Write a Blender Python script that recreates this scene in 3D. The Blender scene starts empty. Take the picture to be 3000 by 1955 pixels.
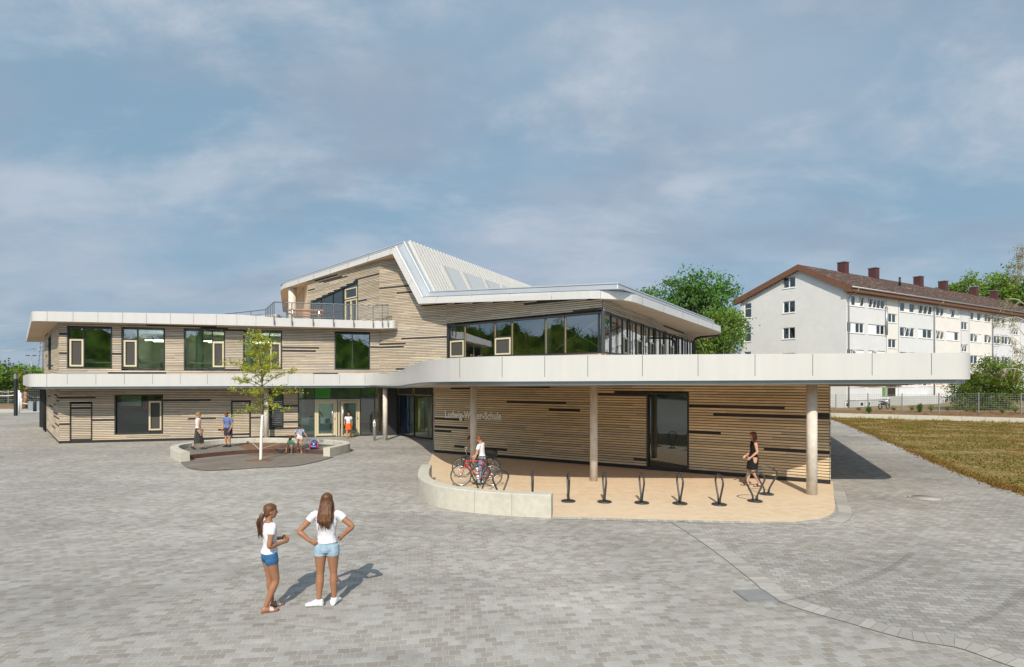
import bpy, bmesh, math, random
from mathutils import Vector, Matrix, noise
from mathutils.geometry import tessellate_polygon
R = math.radians
random.seed(7)
scene = bpy.context.scene
COL = scene.collection
# ------------------------------------------------------------------ survey: turns a bearing measured on the photo into a point of the place
FPX, CX, HY, EYE = 1711.0, 1500.0, 1112.0, 3.4
def G(px, py, z=0.0):
    Y = (EYE - z) * FPX / (py - HY)
    return Vector(((px - CX) / FPX * Y, Y, z))
def at(px, py, Y):
    return Vector(((px - CX) / FPX * Y, Y, EYE + (HY - py) / FPX * Y))
# ------------------------------------------------------------------ mesh builder
class MB:
    def __init__(s):
        s.v, s.f, s.c, s.m, s.sm = [], [], [], [], []
    def add(s, vs, fs, col=(1, 1, 1), mi=0, smooth=False):
        o = len(s.v)
        s.v += [tuple(x) for x in vs]
        for f in fs:
            s.f.append([i + o for i in f]); s.c.append(col); s.m.append(mi); s.sm.append(smooth)
        return s
    def poly(s, pts, col=(1, 1, 1), mi=0):
        return s.add(pts, [list(range(len(pts)))], col, mi)
    def fill(s, pts, col=(1, 1, 1), mi=0, flip=False):
        pts = [Vector(p) for p in pts]
        tri = tessellate_polygon([[Vector((p.x, p.y, 0)) for p in pts]])
        fs = []
        for t in tri:
            a, b, c = [pts[i] for i in t]
            up = (b - a).cross(c - a).z
            fs.append(list(t) if (up > 0) != flip else list(t)[::-1])
        return s.add(pts, fs, col, mi)
    def hexa(s, p, col=(1, 1, 1), mi=0):       # p: 4 bottom, 4 top
        return s.add(p, [[0, 3, 2, 1], [4, 5, 6, 7], [0, 1, 5, 4], [1, 2, 6, 5], [2, 3, 7, 6], [3, 0, 4, 7]], col, mi)
    def box(s, c, d, rz=0.0, col=(1, 1, 1), mi=0, M=None):
        x, y, z = d[0] / 2, d[1] / 2, d[2] / 2
        p = [Vector(q) for q in ((-x, -y, -z), (x, -y, -z), (x, y, -z), (-x, y, -z), (-x, -y, z), (x, -y, z), (x, y, z), (-x, y, z))]
        m = Matrix.Translation(Vector(c)) @ (M.to_4x4() if M is not None else Matrix.Rotation(rz, 4, 'Z'))
        return s.hexa([m @ q for q in p], col, mi)
    def bar(s, a, b, w, h=None, up=(0, 0, 1), col=(1, 1, 1), mi=0):
        a, b = Vector(a), Vector(b); h = h or w
        d = (b - a).normalized(); u = Vector(up)
        r = d.cross(u)
        if r.length < 1e-4: r = d.cross(Vector((0, 1, 0)))
        r.normalize(); u = r.cross(d)
        o = [(-w / 2, -h / 2), (w / 2, -h / 2), (w / 2, h / 2), (-w / 2, h / 2)]
        return s.hexa([a + r * i + u * j for i, j in o] + [b + r * i + u * j for i, j in o], col, mi)
    def loft(s, rings, caps=True, closed=False, col=(1, 1, 1), mi=0, smooth=True):
        n = len(rings[0]); vs = [p for r in rings for p in r]; fs = []
        k = len(rings)
        for i in range(k if closed else k - 1):
            j = (i + 1) % k
            for a in range(n):
                b = (a + 1) % n
                fs.append([i * n + a, i * n + b, j * n + b, j * n + a])
        if caps and not closed:
            fs.append(list(range(n))[::-1]); fs.append([(k - 1) * n + a for a in range(n)])
        return s.add(vs, fs, col, mi, smooth)
    def tube(s, pts, rad, seg=8, closed=False, col=(1, 1, 1), mi=0, smooth=True):
        pts = [Vector(p) for p in pts]; k = len(pts)
        if not hasattr(rad, '__len__'): rad = [rad] * k
        rings = []; ref = None
        for i in range(k):
            if closed: d = pts[(i + 1) % k] - pts[i - 1]
            elif i == 0: d = pts[1] - pts[0]
            elif i == k - 1: d = pts[-1] - pts[-2]
            else: d = (pts[i + 1] - pts[i]).normalized() + (pts[i] - pts[i - 1]).normalized()
            if d.length < 1e-9: d = Vector((0, 0, 1))
            d.normalize()
            if ref is None:
                ref = d.orthogonal().normalized()
            ref = (ref - d * ref.dot(d))
            if ref.length < 1e-6: ref = d.orthogonal()
            ref.normalize(); b = d.cross(ref)
            rings.append([pts[i] + (ref * math.cos(t) + b * math.sin(t)) * rad[i] for t in [2 * math.pi * q / seg for q in range(seg)]])
        return s.loft(rings, True, closed, col, mi, smooth)
    def lathe(s, prof, c=(0, 0, 0), seg=16, col=(1, 1, 1), mi=0, smooth=True):
        c = Vector(c)
        return s.loft([[c + Vector((r * math.cos(2 * math.pi * q / seg), r * math.sin(2 * math.pi * q / seg), z)) for q in range(seg)] for r, z in prof], True, False, col, mi, smooth)
    def ell(s, c, r, seg=12, rows=8, M=None, col=(1, 1, 1), mi=0):
        c = Vector(c); rings = []
        for i in range(rows + 1):
            t = math.pi * (0.02 + 0.96 * i / rows)
            ring = []
            for q in range(seg):
                a = 2 * math.pi * q / seg
                p = Vector((r[0] * math.sin(t) * math.cos(a), r[1] * math.sin(t) * math.sin(a), -r[2] * math.cos(t)))
                ring.append(c + (M @ p if M is not None else p))
            rings.append(ring)
        return s.loft(rings, True, False, col, mi, True)
    def prism(s, pts2, z0, z1, col=(1, 1, 1), mi=0):
        n = len(pts2)
        lo = [Vector((p[0], p[1], z0)) for p in pts2]; hi = [Vector((p[0], p[1], z1)) for p in pts2]
        s.fill(hi, col, mi); s.fill(lo, col, mi, True)
        for i in range(n):
            j = (i + 1) % n
            s.poly([lo[i], lo[j], hi[j], hi[i]], col, mi)
        return s
    def build(s, name, mat, parent=None, world=True):
        me = bpy.data.meshes.new(name)
        me.from_pydata(s.v, [], s.f)
        mats = mat if isinstance(mat, (list, tuple)) else [mat]
        for m in mats: me.materials.append(m)
        if len(mats) > 1: me.polygons.foreach_set('material_index', s.m)
        me.polygons.foreach_set('use_smooth', s.sm)
        if any(c != (1, 1, 1) for c in s.c):
            ca = me.color_attributes.new('Col', 'FLOAT_COLOR', 'CORNER')
            buf = []
            for f, c in zip(s.f, s.c): buf += [c[0], c[1], c[2], 1.0] * len(f)
            ca.data.foreach_set('color', buf)
        me.update()
        return link(bpy.data.objects.new(name, me), parent, world)
def link(o, parent=None, world=True):
    COL.objects.link(o)
    if parent is not None:
        o.parent = parent
        if world:
            b = parent.get('_inv')
            if b: o.matrix_parent_inverse = Matrix.Translation(-parent.location)
    return o
def tag(o, label, cat, group=None, kind=None):
    o['label'] = label; o['category'] = cat
    if group: o['group'] = group
    if kind: o['kind'] = kind
    return o
def thing(name, label, cat, loc=(0, 0, 0), rz=0.0, group=None, world=False):
    o = bpy.data.objects.new(name, None); COL.objects.link(o)
    o.empty_display_size = 0.2
    o.location = loc; o.rotation_euler = (0, 0, rz)
    if world: o['_inv'] = 1
    return tag(o, label, cat, group)
def structure(o):
    o['kind'] = 'structure'; return o
def dup(root, loc, rz=0.0, label=None, scale=None):
    def cp(o, par):
        c = o.copy(); COL.objects.link(c)
        if par is not None:
            c.parent = par; c.matrix_parent_inverse = o.matrix_parent_inverse.copy()
        for ch in [q for q in o.children]: cp(ch, c)
        return c
    c = cp(root, None); c.location = loc; c.rotation_euler = (0, 0, rz)
    if label: c['label'] = label
    if scale: c.scale = (scale,) * 3
    return c
def crom(pts, n=8):
    pts = [Vector(p) for p in pts]; out = []
    for i in range(len(pts) - 1):
        p0 = pts[max(i - 1, 0)]; p1 = pts[i]; p2 = pts[i + 1]; p3 = pts[min(i + 2, len(pts) - 1)]
        for k in range(n):
            t = k / n
            out.append(0.5 * ((2 * p1) + (p2 - p0) * t + (2 * p0 - 5 * p1 + 4 * p2 - p3) * t * t + (3 * p1 - p0 - 3 * p2 + p3) * t ** 3))
    out.append(pts[-1]); return out
def rounded(pts, rad, n=6):
    """round the inner corners of an open polyline"""
    pts = [Vector(p) for p in pts]; out = [pts[0]]
    for i in range(1, len(pts) - 1):
        a, b, c = pts[i - 1], pts[i], pts[i + 1]
        r = rad[i] if hasattr(rad, '__len__') else rad
        if r <= 0: out.append(b); continue
        u = b + (a - b).normalized() * min(r, (a - b).length * .45); w = b + (c - b).normalized() * min(r, (c - b).length * .45)
        for k in range(n + 1):
            t = k / n
            out.append(u * (1 - t) ** 2 + b * 2 * t * (1 - t) + w * t * t)
    out.append(pts[-1]); return out
# ------------------------------------------------------------------ materials
def mat(name, base=(.5, .5, .5), rough=.6, metal=0.0, noise_s=0, noise_a=0.0, attr=False, bump=0.0, bump_s=40, spec=.5, stretch=None, stain=0.0, coat=0.0):
    m = bpy.data.materials.new(name); m.use_nodes = True
    nt = m.node_tree; N = nt.nodes; L = nt.links
    p = N['Principled BSDF']; p.inputs['Roughness'].default_value = rough; p.inputs['Metallic'].default_value = metal
    p.inputs['Specular IOR Level'].default_value = spec; p.inputs['Coat Weight'].default_value = coat
    cur = None
    if attr:
        a = N.new('ShaderNodeAttribute'); a.attribute_name = 'Col'
        mx = N.new('ShaderNodeMix'); mx.data_type = 'RGBA'; mx.blend_type = 'MULTIPLY'; mx.inputs[0].default_value = 1
        mx.inputs[6].default_value = (*base, 1); L.new(a.outputs['Color'], mx.inputs[7]); cur = mx.outputs[2]
    tc = N.new('ShaderNodeTexCoord')
    mp = N.new('ShaderNodeMapping'); L.new(tc.outputs['Object'], mp.inputs[0])
    if stretch: mp.inputs['Scale'].default_value = stretch
    def mul(cur, fac, lo, hi):
        rg = N.new('ShaderNodeMapRange'); rg.inputs[1].default_value = .3; rg.inputs[2].default_value = .7
        rg.inputs[3].default_value = lo; rg.inputs[4].default_value = hi; L.new(fac, rg.inputs[0])
        mx = N.new('ShaderNodeMix'); mx.data_type = 'RGBA'; mx.blend_type = 'MULTIPLY'; mx.inputs[0].default_value = 1
        if cur is None: mx.inputs[6].default_value = (*base, 1)
        else: L.new(cur, mx.inputs[6])
        L.new(rg.outputs[0], mx.inputs[7]); return mx.outputs[2]
    if noise_a > 0:
        n = N.new('ShaderNodeTexNoise'); n.inputs['Scale'].default_value = noise_s; n.inputs['Detail'].default_value = 5
        L.new(mp.outputs[0], n.inputs['Vector']); cur = mul(cur, n.outputs['Fac'], 1 - noise_a, 1 + noise_a * .6)
    if stain > 0:
        n2 = N.new('ShaderNodeTexNoise'); n2.inputs['Scale'].default_value = .45; n2.inputs['Detail'].default_value = 6; n2.inputs['Roughness'].default_value = .65
        L.new(tc.outputs['Object'], n2.inputs['Vector']); cur = mul(cur, n2.outputs['Fac'], 1 - stain, 1 + stain * .5)
    if cur is None: p.inputs['Base Color'].default_value = (*base, 1)
    else: L.new(cur, p.inputs['Base Color'])
    if bump > 0:
        nb = N.new('ShaderNodeTexNoise'); nb.inputs['Scale'].default_value = bump_s; nb.inputs['Detail'].default_value = 4
        L.new(mp.outputs[0], nb.inputs['Vector'])
        b = N.new('ShaderNodeBump'); b.inputs['Strength'].default_value = bump; b.inputs['Distance'].default_value = .02
        L.new(nb.outputs['Fac'], b.inputs['Height']); L.new(b.outputs[0], p.inputs['Normal'])
    return m
def glass(name, tint=(.62, .72, .68), refl=.10, rough=0.0):
    m = bpy.data.materials.new(name); m.use_nodes = True
    nt = m.node_tree; N = nt.nodes; L = nt.links
    for n in list(N):
        if n.type == 'BSDF_PRINCIPLED': N.remove(n)
    out = [n for n in N if n.type == 'OUTPUT_MATERIAL'][0]
    tr = N.new('ShaderNodeBsdfTransparent'); tr.inputs[0].default_value = (*tint, 1)
    gl = N.new('ShaderNodeBsdfGlossy'); gl.inputs['Roughness'].default_value = rough; gl.inputs[0].default_value = (.92, .97, 1, 1)
    fr = N.new('ShaderNodeFresnel'); fr.inputs[0].default_value = 1.52
    rg = N.new('ShaderNodeMapRange'); rg.inputs[1].default_value = 0; rg.inputs[2].default_value = 1; rg.inputs[3].default_value = refl; rg.inputs[4].default_value = 1
    L.new(fr.outputs[0], rg.inputs[0])
    nz = N.new('ShaderNodeTexNoise'); nz.inputs['Scale'].default_value = .9
    tc = N.new('ShaderNodeTexCoord'); L.new(tc.outputs['Object'], nz.inputs['Vector'])
    bp = N.new('ShaderNodeBump'); bp.inputs['Strength'].default_value = .012; bp.inputs['Distance'].default_value = .1; L.new(nz.outputs['Fac'], bp.inputs['Height']); L.new(bp.outputs[0], gl.inputs['Normal'])
    mx = N.new('ShaderNodeMixShader'); L.new(rg.outputs[0], mx.inputs[0]); L.new(tr.outputs[0], mx.inputs[1]); L.new(gl.outputs[0], mx.inputs[2])
    L.new(mx.outputs[0], out.inputs[0]); return m
def leafmat(name, base, trans=.35):
    m = mat(name, base, .55, attr=True, spec=.25)
    nt = m.node_tree; N = nt.nodes; L = nt.links; p = N['Principled BSDF']
    out = [n for n in N if n.type == 'OUTPUT_MATERIAL'][0]
    t = N.new('ShaderNodeBsdfTranslucent'); src = p.inputs['Base Color'].links[0].from_socket
    L.new(src, t.inputs[0])
    mx = N.new('ShaderNodeMixShader'); mx.inputs[0].default_value = trans
    L.new(p.outputs[0], mx.inputs[1]); L.new(t.outputs[0], mx.inputs[2]); L.new(mx.outputs[0], out.inputs[0]); return m
def netmat(name, base, fac):
    m = mat(name, base, .4, .6)
    nt = m.node_tree; N = nt.nodes; L = nt.links; p = N['Principled BSDF']
    out = [n for n in N if n.type == 'OUTPUT_MATERIAL'][0]
    t = N.new('ShaderNodeBsdfTransparent'); mx = N.new('ShaderNodeMixShader'); mx.inputs[0].default_value = fac
    L.new(t.outputs[0], mx.inputs[1]); L.new(p.outputs[0], mx.inputs[2]); L.new(mx.outputs[0], out.inputs[0]); return m
def paver(name, rot, bw, rh, joint=(.38, .37, .345), base=(.318, .307, .285), dark=.78, mortar=.007):
    m = bpy.data.materials.new(name); m.use_nodes = True
    nt = m.node_tree; N = nt.nodes; L = nt.links; p = N['Principled BSDF']; p.inputs['Roughness'].default_value = .85; p.inputs['Specular IOR Level'].default_value = .25
    tc = N.new('ShaderNodeTexCoord'); mp = N.new('ShaderNodeMapping'); mp.inputs['Rotation'].default_value = (0, 0, rot); L.new(tc.outputs['Object'], mp.inputs[0])
    # rows wander a little, as hand-laid rows do
    wn = N.new('ShaderNodeTexNoise'); wn.inputs['Scale'].default_value = .12; wn.inputs['Detail'].default_value = 1; L.new(tc.outputs['Object'], wn.inputs['Vector'])
    wm = N.new('ShaderNodeVectorMath'); wm.operation = 'MULTIPLY_ADD'; wm.inputs[1].default_value = (1.2, 1.2, 0); L.new(wn.outputs['Color'], wm.inputs[0]); L.new(mp.outputs[0], wm.inputs[2])
    def brick(c1, c2, mo):
        b = N.new('ShaderNodeTexBrick'); b.inputs['Scale'].default_value = 1; b.inputs['Brick Width'].default_value = bw; b.inputs['Row Height'].default_value = rh
        b.inputs['Mortar Size'].default_value = mortar; b.inputs['Mortar Smooth'].default_value = .3; b.inputs['Bias'].default_value = 0
        b.inputs['Color1'].default_value = (*c1, 1); b.inputs['Color2'].default_value = (*c2, 1); b.inputs['Mortar'].default_value = (*mo, 1)
        L.new(wm.outputs[0], b.inputs['Vector']); return b
    d = [x * dark for x in base]; hi = [x * 1.16 for x in base]
    d[0] *= 1.06; d[2] *= .93
    b = brick(hi, d, joint)
    # big weathered patches
    def nz(s, det=4, ro=.6, st=None):
        n = N.new('ShaderNodeTexNoise'); n.inputs['Scale'].default_value = s; n.inputs['Detail'].default_value = det; n.inputs['Roughness'].default_value = ro
        if st:
            q = N.new('ShaderNodeMapping'); q.inputs['Scale'].default_value = st; L.new(tc.outputs['Object'], q.inputs[0]); L.new(q.outputs[0], n.inputs['Vector'])
        else: L.new(tc.outputs['Object'], n.inputs['Vector'])
        return n
    cur = b.outputs['Color']
    for s, lo, hi_, st in ((.16, .78, 1.14, None), (.55, .90, 1.08, (.6, 1.6, 1)), (3.0, .9, 1.08, None), (45, .82, 1.14, None)):
        n = nz(s, 4, .6, st); rg = N.new('ShaderNodeMapRange'); rg.inputs[1].default_value = .32; rg.inputs[2].default_value = .68; rg.inputs[3].default_value = lo; rg.inputs[4].default_value = hi_
        L.new(n.outputs['Fac'], rg.inputs[0]); mx = N.new('ShaderNodeMix'); mx.data_type = 'RGBA'; mx.blend_type = 'MULTIPLY'; mx.inputs[0].default_value = 1
        L.new(cur, mx.inputs[6]); L.new(rg.outputs[0], mx.inputs[7]); cur = mx.outputs[2]
    L.new(cur, p.inputs['Base Color'])
    bp = N.new('ShaderNodeBump'); bp.inputs['Strength'].default_value = .5; bp.inputs['Distance'].default_value = .012; bp.invert = True
    L.new(b.outputs['Fac'], bp.inputs['Height']); L.new(bp.outputs[0], p.inputs['Normal'])
    return m
def noisemix(name, cols, scales, rough=.9, bump=.5, bump_s=30, thr=None):
    """blend a list of colours by noise of the given scales"""
    m = bpy.data.materials.new(name); m.use_nodes = True
    nt = m.node_tree; N = nt.nodes; L = nt.links; p = N['Principled BSDF']; p.inputs['Roughness'].default_value = rough; p.inputs['Specular IOR Level'].default_value = .2
    tc = N.new('ShaderNodeTexCoord'); cur = None
    for qi, (c, s) in enumerate(zip(cols[1:], scales)):
        n = N.new('ShaderNodeTexNoise'); n.inputs['Scale'].default_value = s; n.inputs['Detail'].default_value = 6; n.inputs['Roughness'].default_value = .65; L.new(tc.outputs['Object'], n.inputs['Vector'])
        rg = N.new('ShaderNodeMapRange'); rg.inputs[1].default_value, rg.inputs[2].default_value = thr[qi] if thr else (.42, .6); L.new(n.outputs['Fac'], rg.inputs[0])
        mx = N.new('ShaderNodeMix'); mx.data_type = 'RGBA'; L.new(rg.outputs[0], mx.inputs[0])
        if cur is None: mx.inputs[6].default_value = (*cols[0], 1)
        else: L.new(cur, mx.inputs[6])
        mx.inputs[7].default_value = (*c, 1); cur = mx.outputs[2]
    L.new(cur, p.inputs['Base Color'])
    nb = N.new('ShaderNodeTexNoise'); nb.inputs['Scale'].default_value = bump_s; nb.inputs['Detail'].default_value = 5; L.new(tc.outputs['Object'], nb.inputs['Vector'])
    b = N.new('ShaderNodeBump'); b.inputs['Strength'].default_value = bump; b.inputs['Distance'].default_value = .05; L.new(nb.outputs['Fac'], b.inputs['Height']); L.new(b.outputs[0], p.inputs['Normal'])
    return m
M = {}
M['slat'] = mat('larch_slat', (1, 1, 1), .75, attr=True, noise_s=3.0, noise_a=.16, stretch=(1, 1, 12), spec=.2, stain=.12)
M['membrane'] = mat('black_membrane', (.018, .018, .02), .9)
M['anthracite'] = mat('anthracite_metal', (.035, .036, .038), .45, .3)
M['black'] = mat('black_metal', (.02, .021, .023), .45, .2)
M['cream_frame'] = mat('cream_frame', (.52, .45, .29), .45)
M['bronze'] = mat('bronze_frame', (.32, .25, .13), .4, .4)
M['aluminium'] = mat('aluminium', (.55, .56, .57), .35, .8, noise_s=3, noise_a=.06)
M['fascia'] = mat('white_fascia', (.50, .49, .47), .36, noise_s=1.3, noise_a=.035, stretch=(3, 3, .35), stain=.04, bump=.05, bump_s=.9)
M['sheet'] = mat('grey_sheet_metal', (.42, .45, .475), .38, .35, noise_s=.8, noise_a=.05, stain=.05)
M['drip'] = mat('drip_edge_metal', (.30, .34, .37), .3, .7, noise_s=1.5, noise_a=.1)
M['soffit'] = mat('soffit_plaster', (.55, .385, .25), .85, noise_s=.8, noise_a=.04, stain=.05)
M['corrug'] = mat('white_corrugated', (.47, .465, .44), .45, .1, stain=.06)
M['concrete'] = mat('pale_concrete', (.47, .45, .38), .85, noise_s=7, noise_a=.10, stain=.14, bump=.15, bump_s=60)
M['concrete2'] = mat('column_concrete', (.60, .555, .485), .85, noise_s=6, noise_a=.14, stain=.18, bump=.15, bump_s=50)
M['interior'] = mat('interior_plaster', (.46, .49, .44), .9, noise_s=.7, noise_a=.08)
M['intfloor'] = mat('interior_floor', (.22, .21, .19), .6)
def lampmat(n, c, e):
    m = mat(n, c); m.node_tree.nodes['Principled BSDF'].inputs['Emission Color'].default_value = (1, .96, .86, 1); m.node_tree.nodes['Principled BSDF'].inputs['Emission Strength'].default_value = e; return m
M['lamp'] = lampmat('lamp_or_fill_glow', (.8, .8, .78), 3.5)  # shared by the upper-room lamps and the added hall fill strips
M['white'] = mat('white_paint', (.78, .78, .76), .5)
M['glass'] = glass('window_glass', (.74, .84, .72), .19)
M['glass2'] = glass('hall_glass', (.74, .90, .86), .10)
M['glass3'] = glass('side_glass', (.75, .82, .82), .50)
M['glass_band'] = glass('band_glass', (.80, .80, .62), .30)
M['glass_low'] = glass('low_window_glass', (.72, .84, .76), .045)
M['glassw'] = glass('flat_window_glass', (.35, .40, .42), .12)
M['screen'] = mat('insect_screen', (.05, .045, .04), .8)
M['net'] = netmat('railing_net', (.25, .25, .25), .22)
M['brownpanel'] = mat('brown_gravel_panel', (.16, .085, .045), .85, noise_s=9, noise_a=.3)
M['rust'] = mat('corten', (.085, .04, .028), .8, noise_s=4, noise_a=.3)
M['deck'] = mat('deck_boards', (1, 1, 1), .8, attr=True, noise_s=4, noise_a=.15, spec=.2)
M['rail'] = mat('galvanised_rail', (.17, .175, .18), .4, .7)
M['tablewood'] = mat('orange_wood', (.50, .20, .07), .55, noise_s=6, noise_a=.2, stretch=(1, 8, 8))
M['letters'] = mat('pale_letters', (.86, .84, .76), .4)
M['bark'] = mat('bark', (.12, .09, .065), .9, noise_s=12, noise_a=.35, bump=.5, bump_s=25)
M['whitebark'] = mat('limewashed_bark', (.75, .72, .66), .8, noise_s=14, noise_a=.12)
M['birchbark'] = mat('birch_bark', (.50, .46, .40), .8, noise_s=5, noise_a=.45)
M['tyre'] = mat('tyre_rubber', (.02, .02, .02), .8)
M['chrome'] = mat('chrome', (.6, .6, .6), .25, .9)
M['redpaint'] = mat('red_paint', (.50, .02, .03), .3, coat=.5)
M['blackpaint'] = mat('black_paint', (.022, .023, .025), .35, coat=.3)
M['rack'] = mat('rack_paint', (.045, .048, .05), .42, .2, noise_s=5, noise_a=.15)
M['plaster_flat'] = mat('flat_plaster', (1, 1, 1), .9, attr=True, noise_s=2.2, noise_a=.035, stain=.05)
M['rooftile'] = noisemix('brown_fibre_roof', [(.082, .048, .036), (.062, .038, .030), (.38, .35, .31)], [1.2, 3.5], .9, .6, 20, thr=[(.42, .6), (.59, .64)])
M['bargeboard'] = mat('brown_bargeboard', (.15, .065, .035), .7, noise_s=3, noise_a=.15)
M['chimney'] = mat('chimney_cladding', (.075, .022, .02), .6, noise_s=2, noise_a=.1)
M['orange'] = mat('orange_panel', (.62, .27, .16), .7)
M['green'] = mat('green_panel', (.16, .42, .03), .6)
M['zinc'] = mat('zinc_pipe', (.33, .34, .34), .45, .6)
M['wood'] = mat('round_timber', (.30, .16, .075), .8, noise_s=5, noise_a=.25)
M['rope'] = mat('rope', (.55, .50, .40), .9)
# ------------------------------------------------------------------ camera, sky, sun
cam = bpy.data.cameras.new('camera'); co = bpy.data.objects.new('camera', cam); COL.objects.link(co)
co.location = (0, 0, EYE); co.rotation_euler = (R(90), 0, 0)
cam.sensor_width = 36; cam.lens = 36 * FPX / 3000; cam.shift_y = (HY - 977.5) / 3000; cam.clip_start = .1; cam.clip_end = 3000
scene.camera = co
ELEV = 40.7
sd = Vector((.09, 1, 0)).normalized() * math.cos(R(ELEV)) + Vector((0, 0, -math.sin(R(ELEV))))
sun = bpy.data.lights.new('sun', 'SUN'); so = bpy.data.objects.new('sun', sun); COL.objects.link(so)
sun.energy = 5.0; sun.angle = R(.55); sun.color = (1, .91, .78); so.rotation_euler = sd.to_track_quat('-Z', 'Y').to_euler(); so.location = (-4, -30, 40)
w = bpy.data.worlds.new('World'); scene.world = w; w.use_nodes = True
nt = w.node_tree; N = nt.nodes; L = nt.links; bg = N['Background']; bg.inputs[1].default_value = .1
sky = N.new('ShaderNodeTexSky'); sky.sky_type = 'NISHITA'; sky.sun_disc = False; sky.sun_elevation = R(ELEV); sky.sun_rotation = R(180 + 5); sky.air_density = 1.0; sky.dust_density = 1.6; sky.ozone_density = 2.0
tc = N.new('ShaderNodeTexCoord'); sp = N.new('ShaderNodeSeparateXYZ'); L.new(tc.outputs['Generated'], sp.inputs[0])
def wmath(op, a, b=None):
    n = N.new('ShaderNodeMath'); n.operation = op
    for i, q in enumerate((a, b)):
        if q is None: continue
        if isinstance(q, (int, float)): n.inputs[i].default_value = q
        else: L.new(q, n.inputs[i])
    return n.outputs[0]
zz = wmath('ADD', wmath('MAXIMUM', sp.outputs['Z'], 0.0), .28)
cx = wmath('DIVIDE', sp.outputs['X'], zz); cy = wmath('DIVIDE', sp.outputs['Y'], zz)
cb = N.new('ShaderNodeCombineXYZ'); L.new(cx, cb.inputs[0]); L.new(cy, cb.inputs[1])
def wnoise(sc, det, ro, st=(1, 1, 1), off=(0, 0, 0), dist=0.0):
    mp = N.new('ShaderNodeMapping'); mp.inputs['Scale'].default_value = st; mp.inputs['Location'].default_value = off; L.new(cb.outputs[0], mp.inputs[0])
    n = N.new('ShaderNodeTexNoise'); n.inputs['Scale'].default_value = sc; n.inputs['Detail'].default_value = det; n.inputs['Roughness'].default_value = ro; n.inputs['Distortion'].default_value = dist
    L.new(mp.outputs[0], n.inputs['Vector']); return n.outputs['Fac']
def wramp(f, a, b, lo=0.0, hi=1.0):
    r = N.new('ShaderNodeMapRange'); r.interpolation_type = 'SMOOTHSTEP'; r.inputs[1].default_value = a; r.inputs[2].default_value = b; r.inputs[3].default_value = lo; r.inputs[4].default_value = hi
    L.new(f, r.inputs[0]); return r.outputs[0]
def wmix(f, a, b, bt='MIX'):
    m = N.new('ShaderNodeMix'); m.data_type = 'RGBA'; m.blend_type = bt
    if isinstance(f, float): m.inputs[0].default_value = f
    else: L.new(f, m.inputs[0])
    for i, q in ((6, a), (7, b)):
        if isinstance(q, tuple): m.inputs[i].default_value = (*q, 1)
        else: L.new(q, m.inputs[i])
    return m.outputs[2]
base = wmix(.80, sky.outputs[0], (2.75, 4.35, 5.7))
elev = wramp(sp.outputs['Z'], .0, .55)
veil = wmath('MULTIPLY', wramp(wnoise(1.0, 6, .55, (1, 1.3, 1), (3.1, 1.7, 0)), .36, .68), .8)
veil = wmath('MULTIPLY', veil, wramp(sp.outputs['X'], -.1, .6, 1.0, .45))
c1 = wmix(veil, base, (4.6, 5.2, 6.25))
cum = wramp(wnoise(2.0, 9, .60, (1, 1.35, 1), (9.4, 1.2, 0), .2), .42, .72)
cum = wmath('MULTIPLY', cum, wramp(sp.outputs['Z'], .12, .45, .35, .8))
c2 = wmix(cum, c1, (6.2, 6.5, 7.2))
dk = wmath('MULTIPLY', wramp(wnoise(1.6, 7, .58, (1, 1.4, 1), (7.7, 2.2, 0), .4), .44, .72), .75)
c3 = wmix(dk, c2, (3.0, 3.85, 5.0))
# the half of the sky on the sun's side is the brighter one
glow = wramp(wmath('MULTIPLY', sp.outputs['Y'], -1.0), .0, .85, 1.0, 2.3)
gv = N.new('ShaderNodeVectorMath'); gv.operation = 'SCALE'; L.new(c3, gv.inputs[0]); L.new(glow, gv.inputs['Scale']); c3 = gv.outputs[0]
L.new(c3, bg.inputs[0])
scene.view_settings.view_transform = 'Standard'; scene.view_settings.look = 'None'; scene.view_settings.exposure = 0; scene.view_settings.gamma = 1
scene.cycles.use_denoising = True; scene.cycles.max_bounces = 8; scene.cycles.transparent_max_bounces = 16
scene.cycles.use_adaptive_sampling = True; scene.cycles.adaptive_threshold = 0.01; scene.cycles.sample_clamp_indirect = 6
# ------------------------------------------------------------------ ground
M['plaza'] = paver('plaza_pavers', R(-8), .165, .12)
M['plaza2'] = paver('side_pavers', R(10), .18, .12, joint=(.22, .215, .20), base=(.33, .32, .298), dark=.80)
M['band'] = paver('band_pavers', R(4), .26, .17, joint=(.22, .21, .2), base=(.37, .355, .32), dark=.85)
M['earth'] = noisemix('dry_earth', [(.20, .145, .07), (.12, .10, .035), (.26, .19, .11)], [.15, 1.2], .95)
M['grass_ground'] = noisemix('dry_lawn', [(.22, .16, .046), (.135, .135, .028), (.31, .225, .11), (.175, .145, .04)], [.22, .9, 3.5], .95, .8, 18)
M['mulch'] = noisemix('mulch', [(.17, .08, .035), (.09, .045, .02), (.26, .17, .09)], [2.0, 9], .95, .9, 12)
M['sandy'] = noisemix('bark_sand', [(.26, .17, .10), (.17, .10, .06)], [.8], .95)
M['rubber'] = noisemix('beige_resin', [(.565, .445, .305), (.535, .41, .275), (.595, .475, .335)], [.5, 3], .85, .25, 90)
def sheet(name, pts, z, m, kind='structure'):
    b = MB(); P = [Vector((p[0], p[1], z)) for p in pts]; b.fill(P); dn = Vector((0, 0, -.06))
    for i in range(len(P) if z > 0 else 0): j = (i + 1) % len(P); b.poly([P[i], P[i] + dn, P[j] + dn, P[j]])
    o = b.build(name, m); o['kind'] = kind; return o
sheet('ground', [(-900, -400), (900, -400), (900, 1500), (-900, 1500)], -.03, M['earth'])
sheet('plaza_paving', [(-140, -70), (60, -70), (60, 62), (-140, 62)], 0, M['plaza'])
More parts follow.
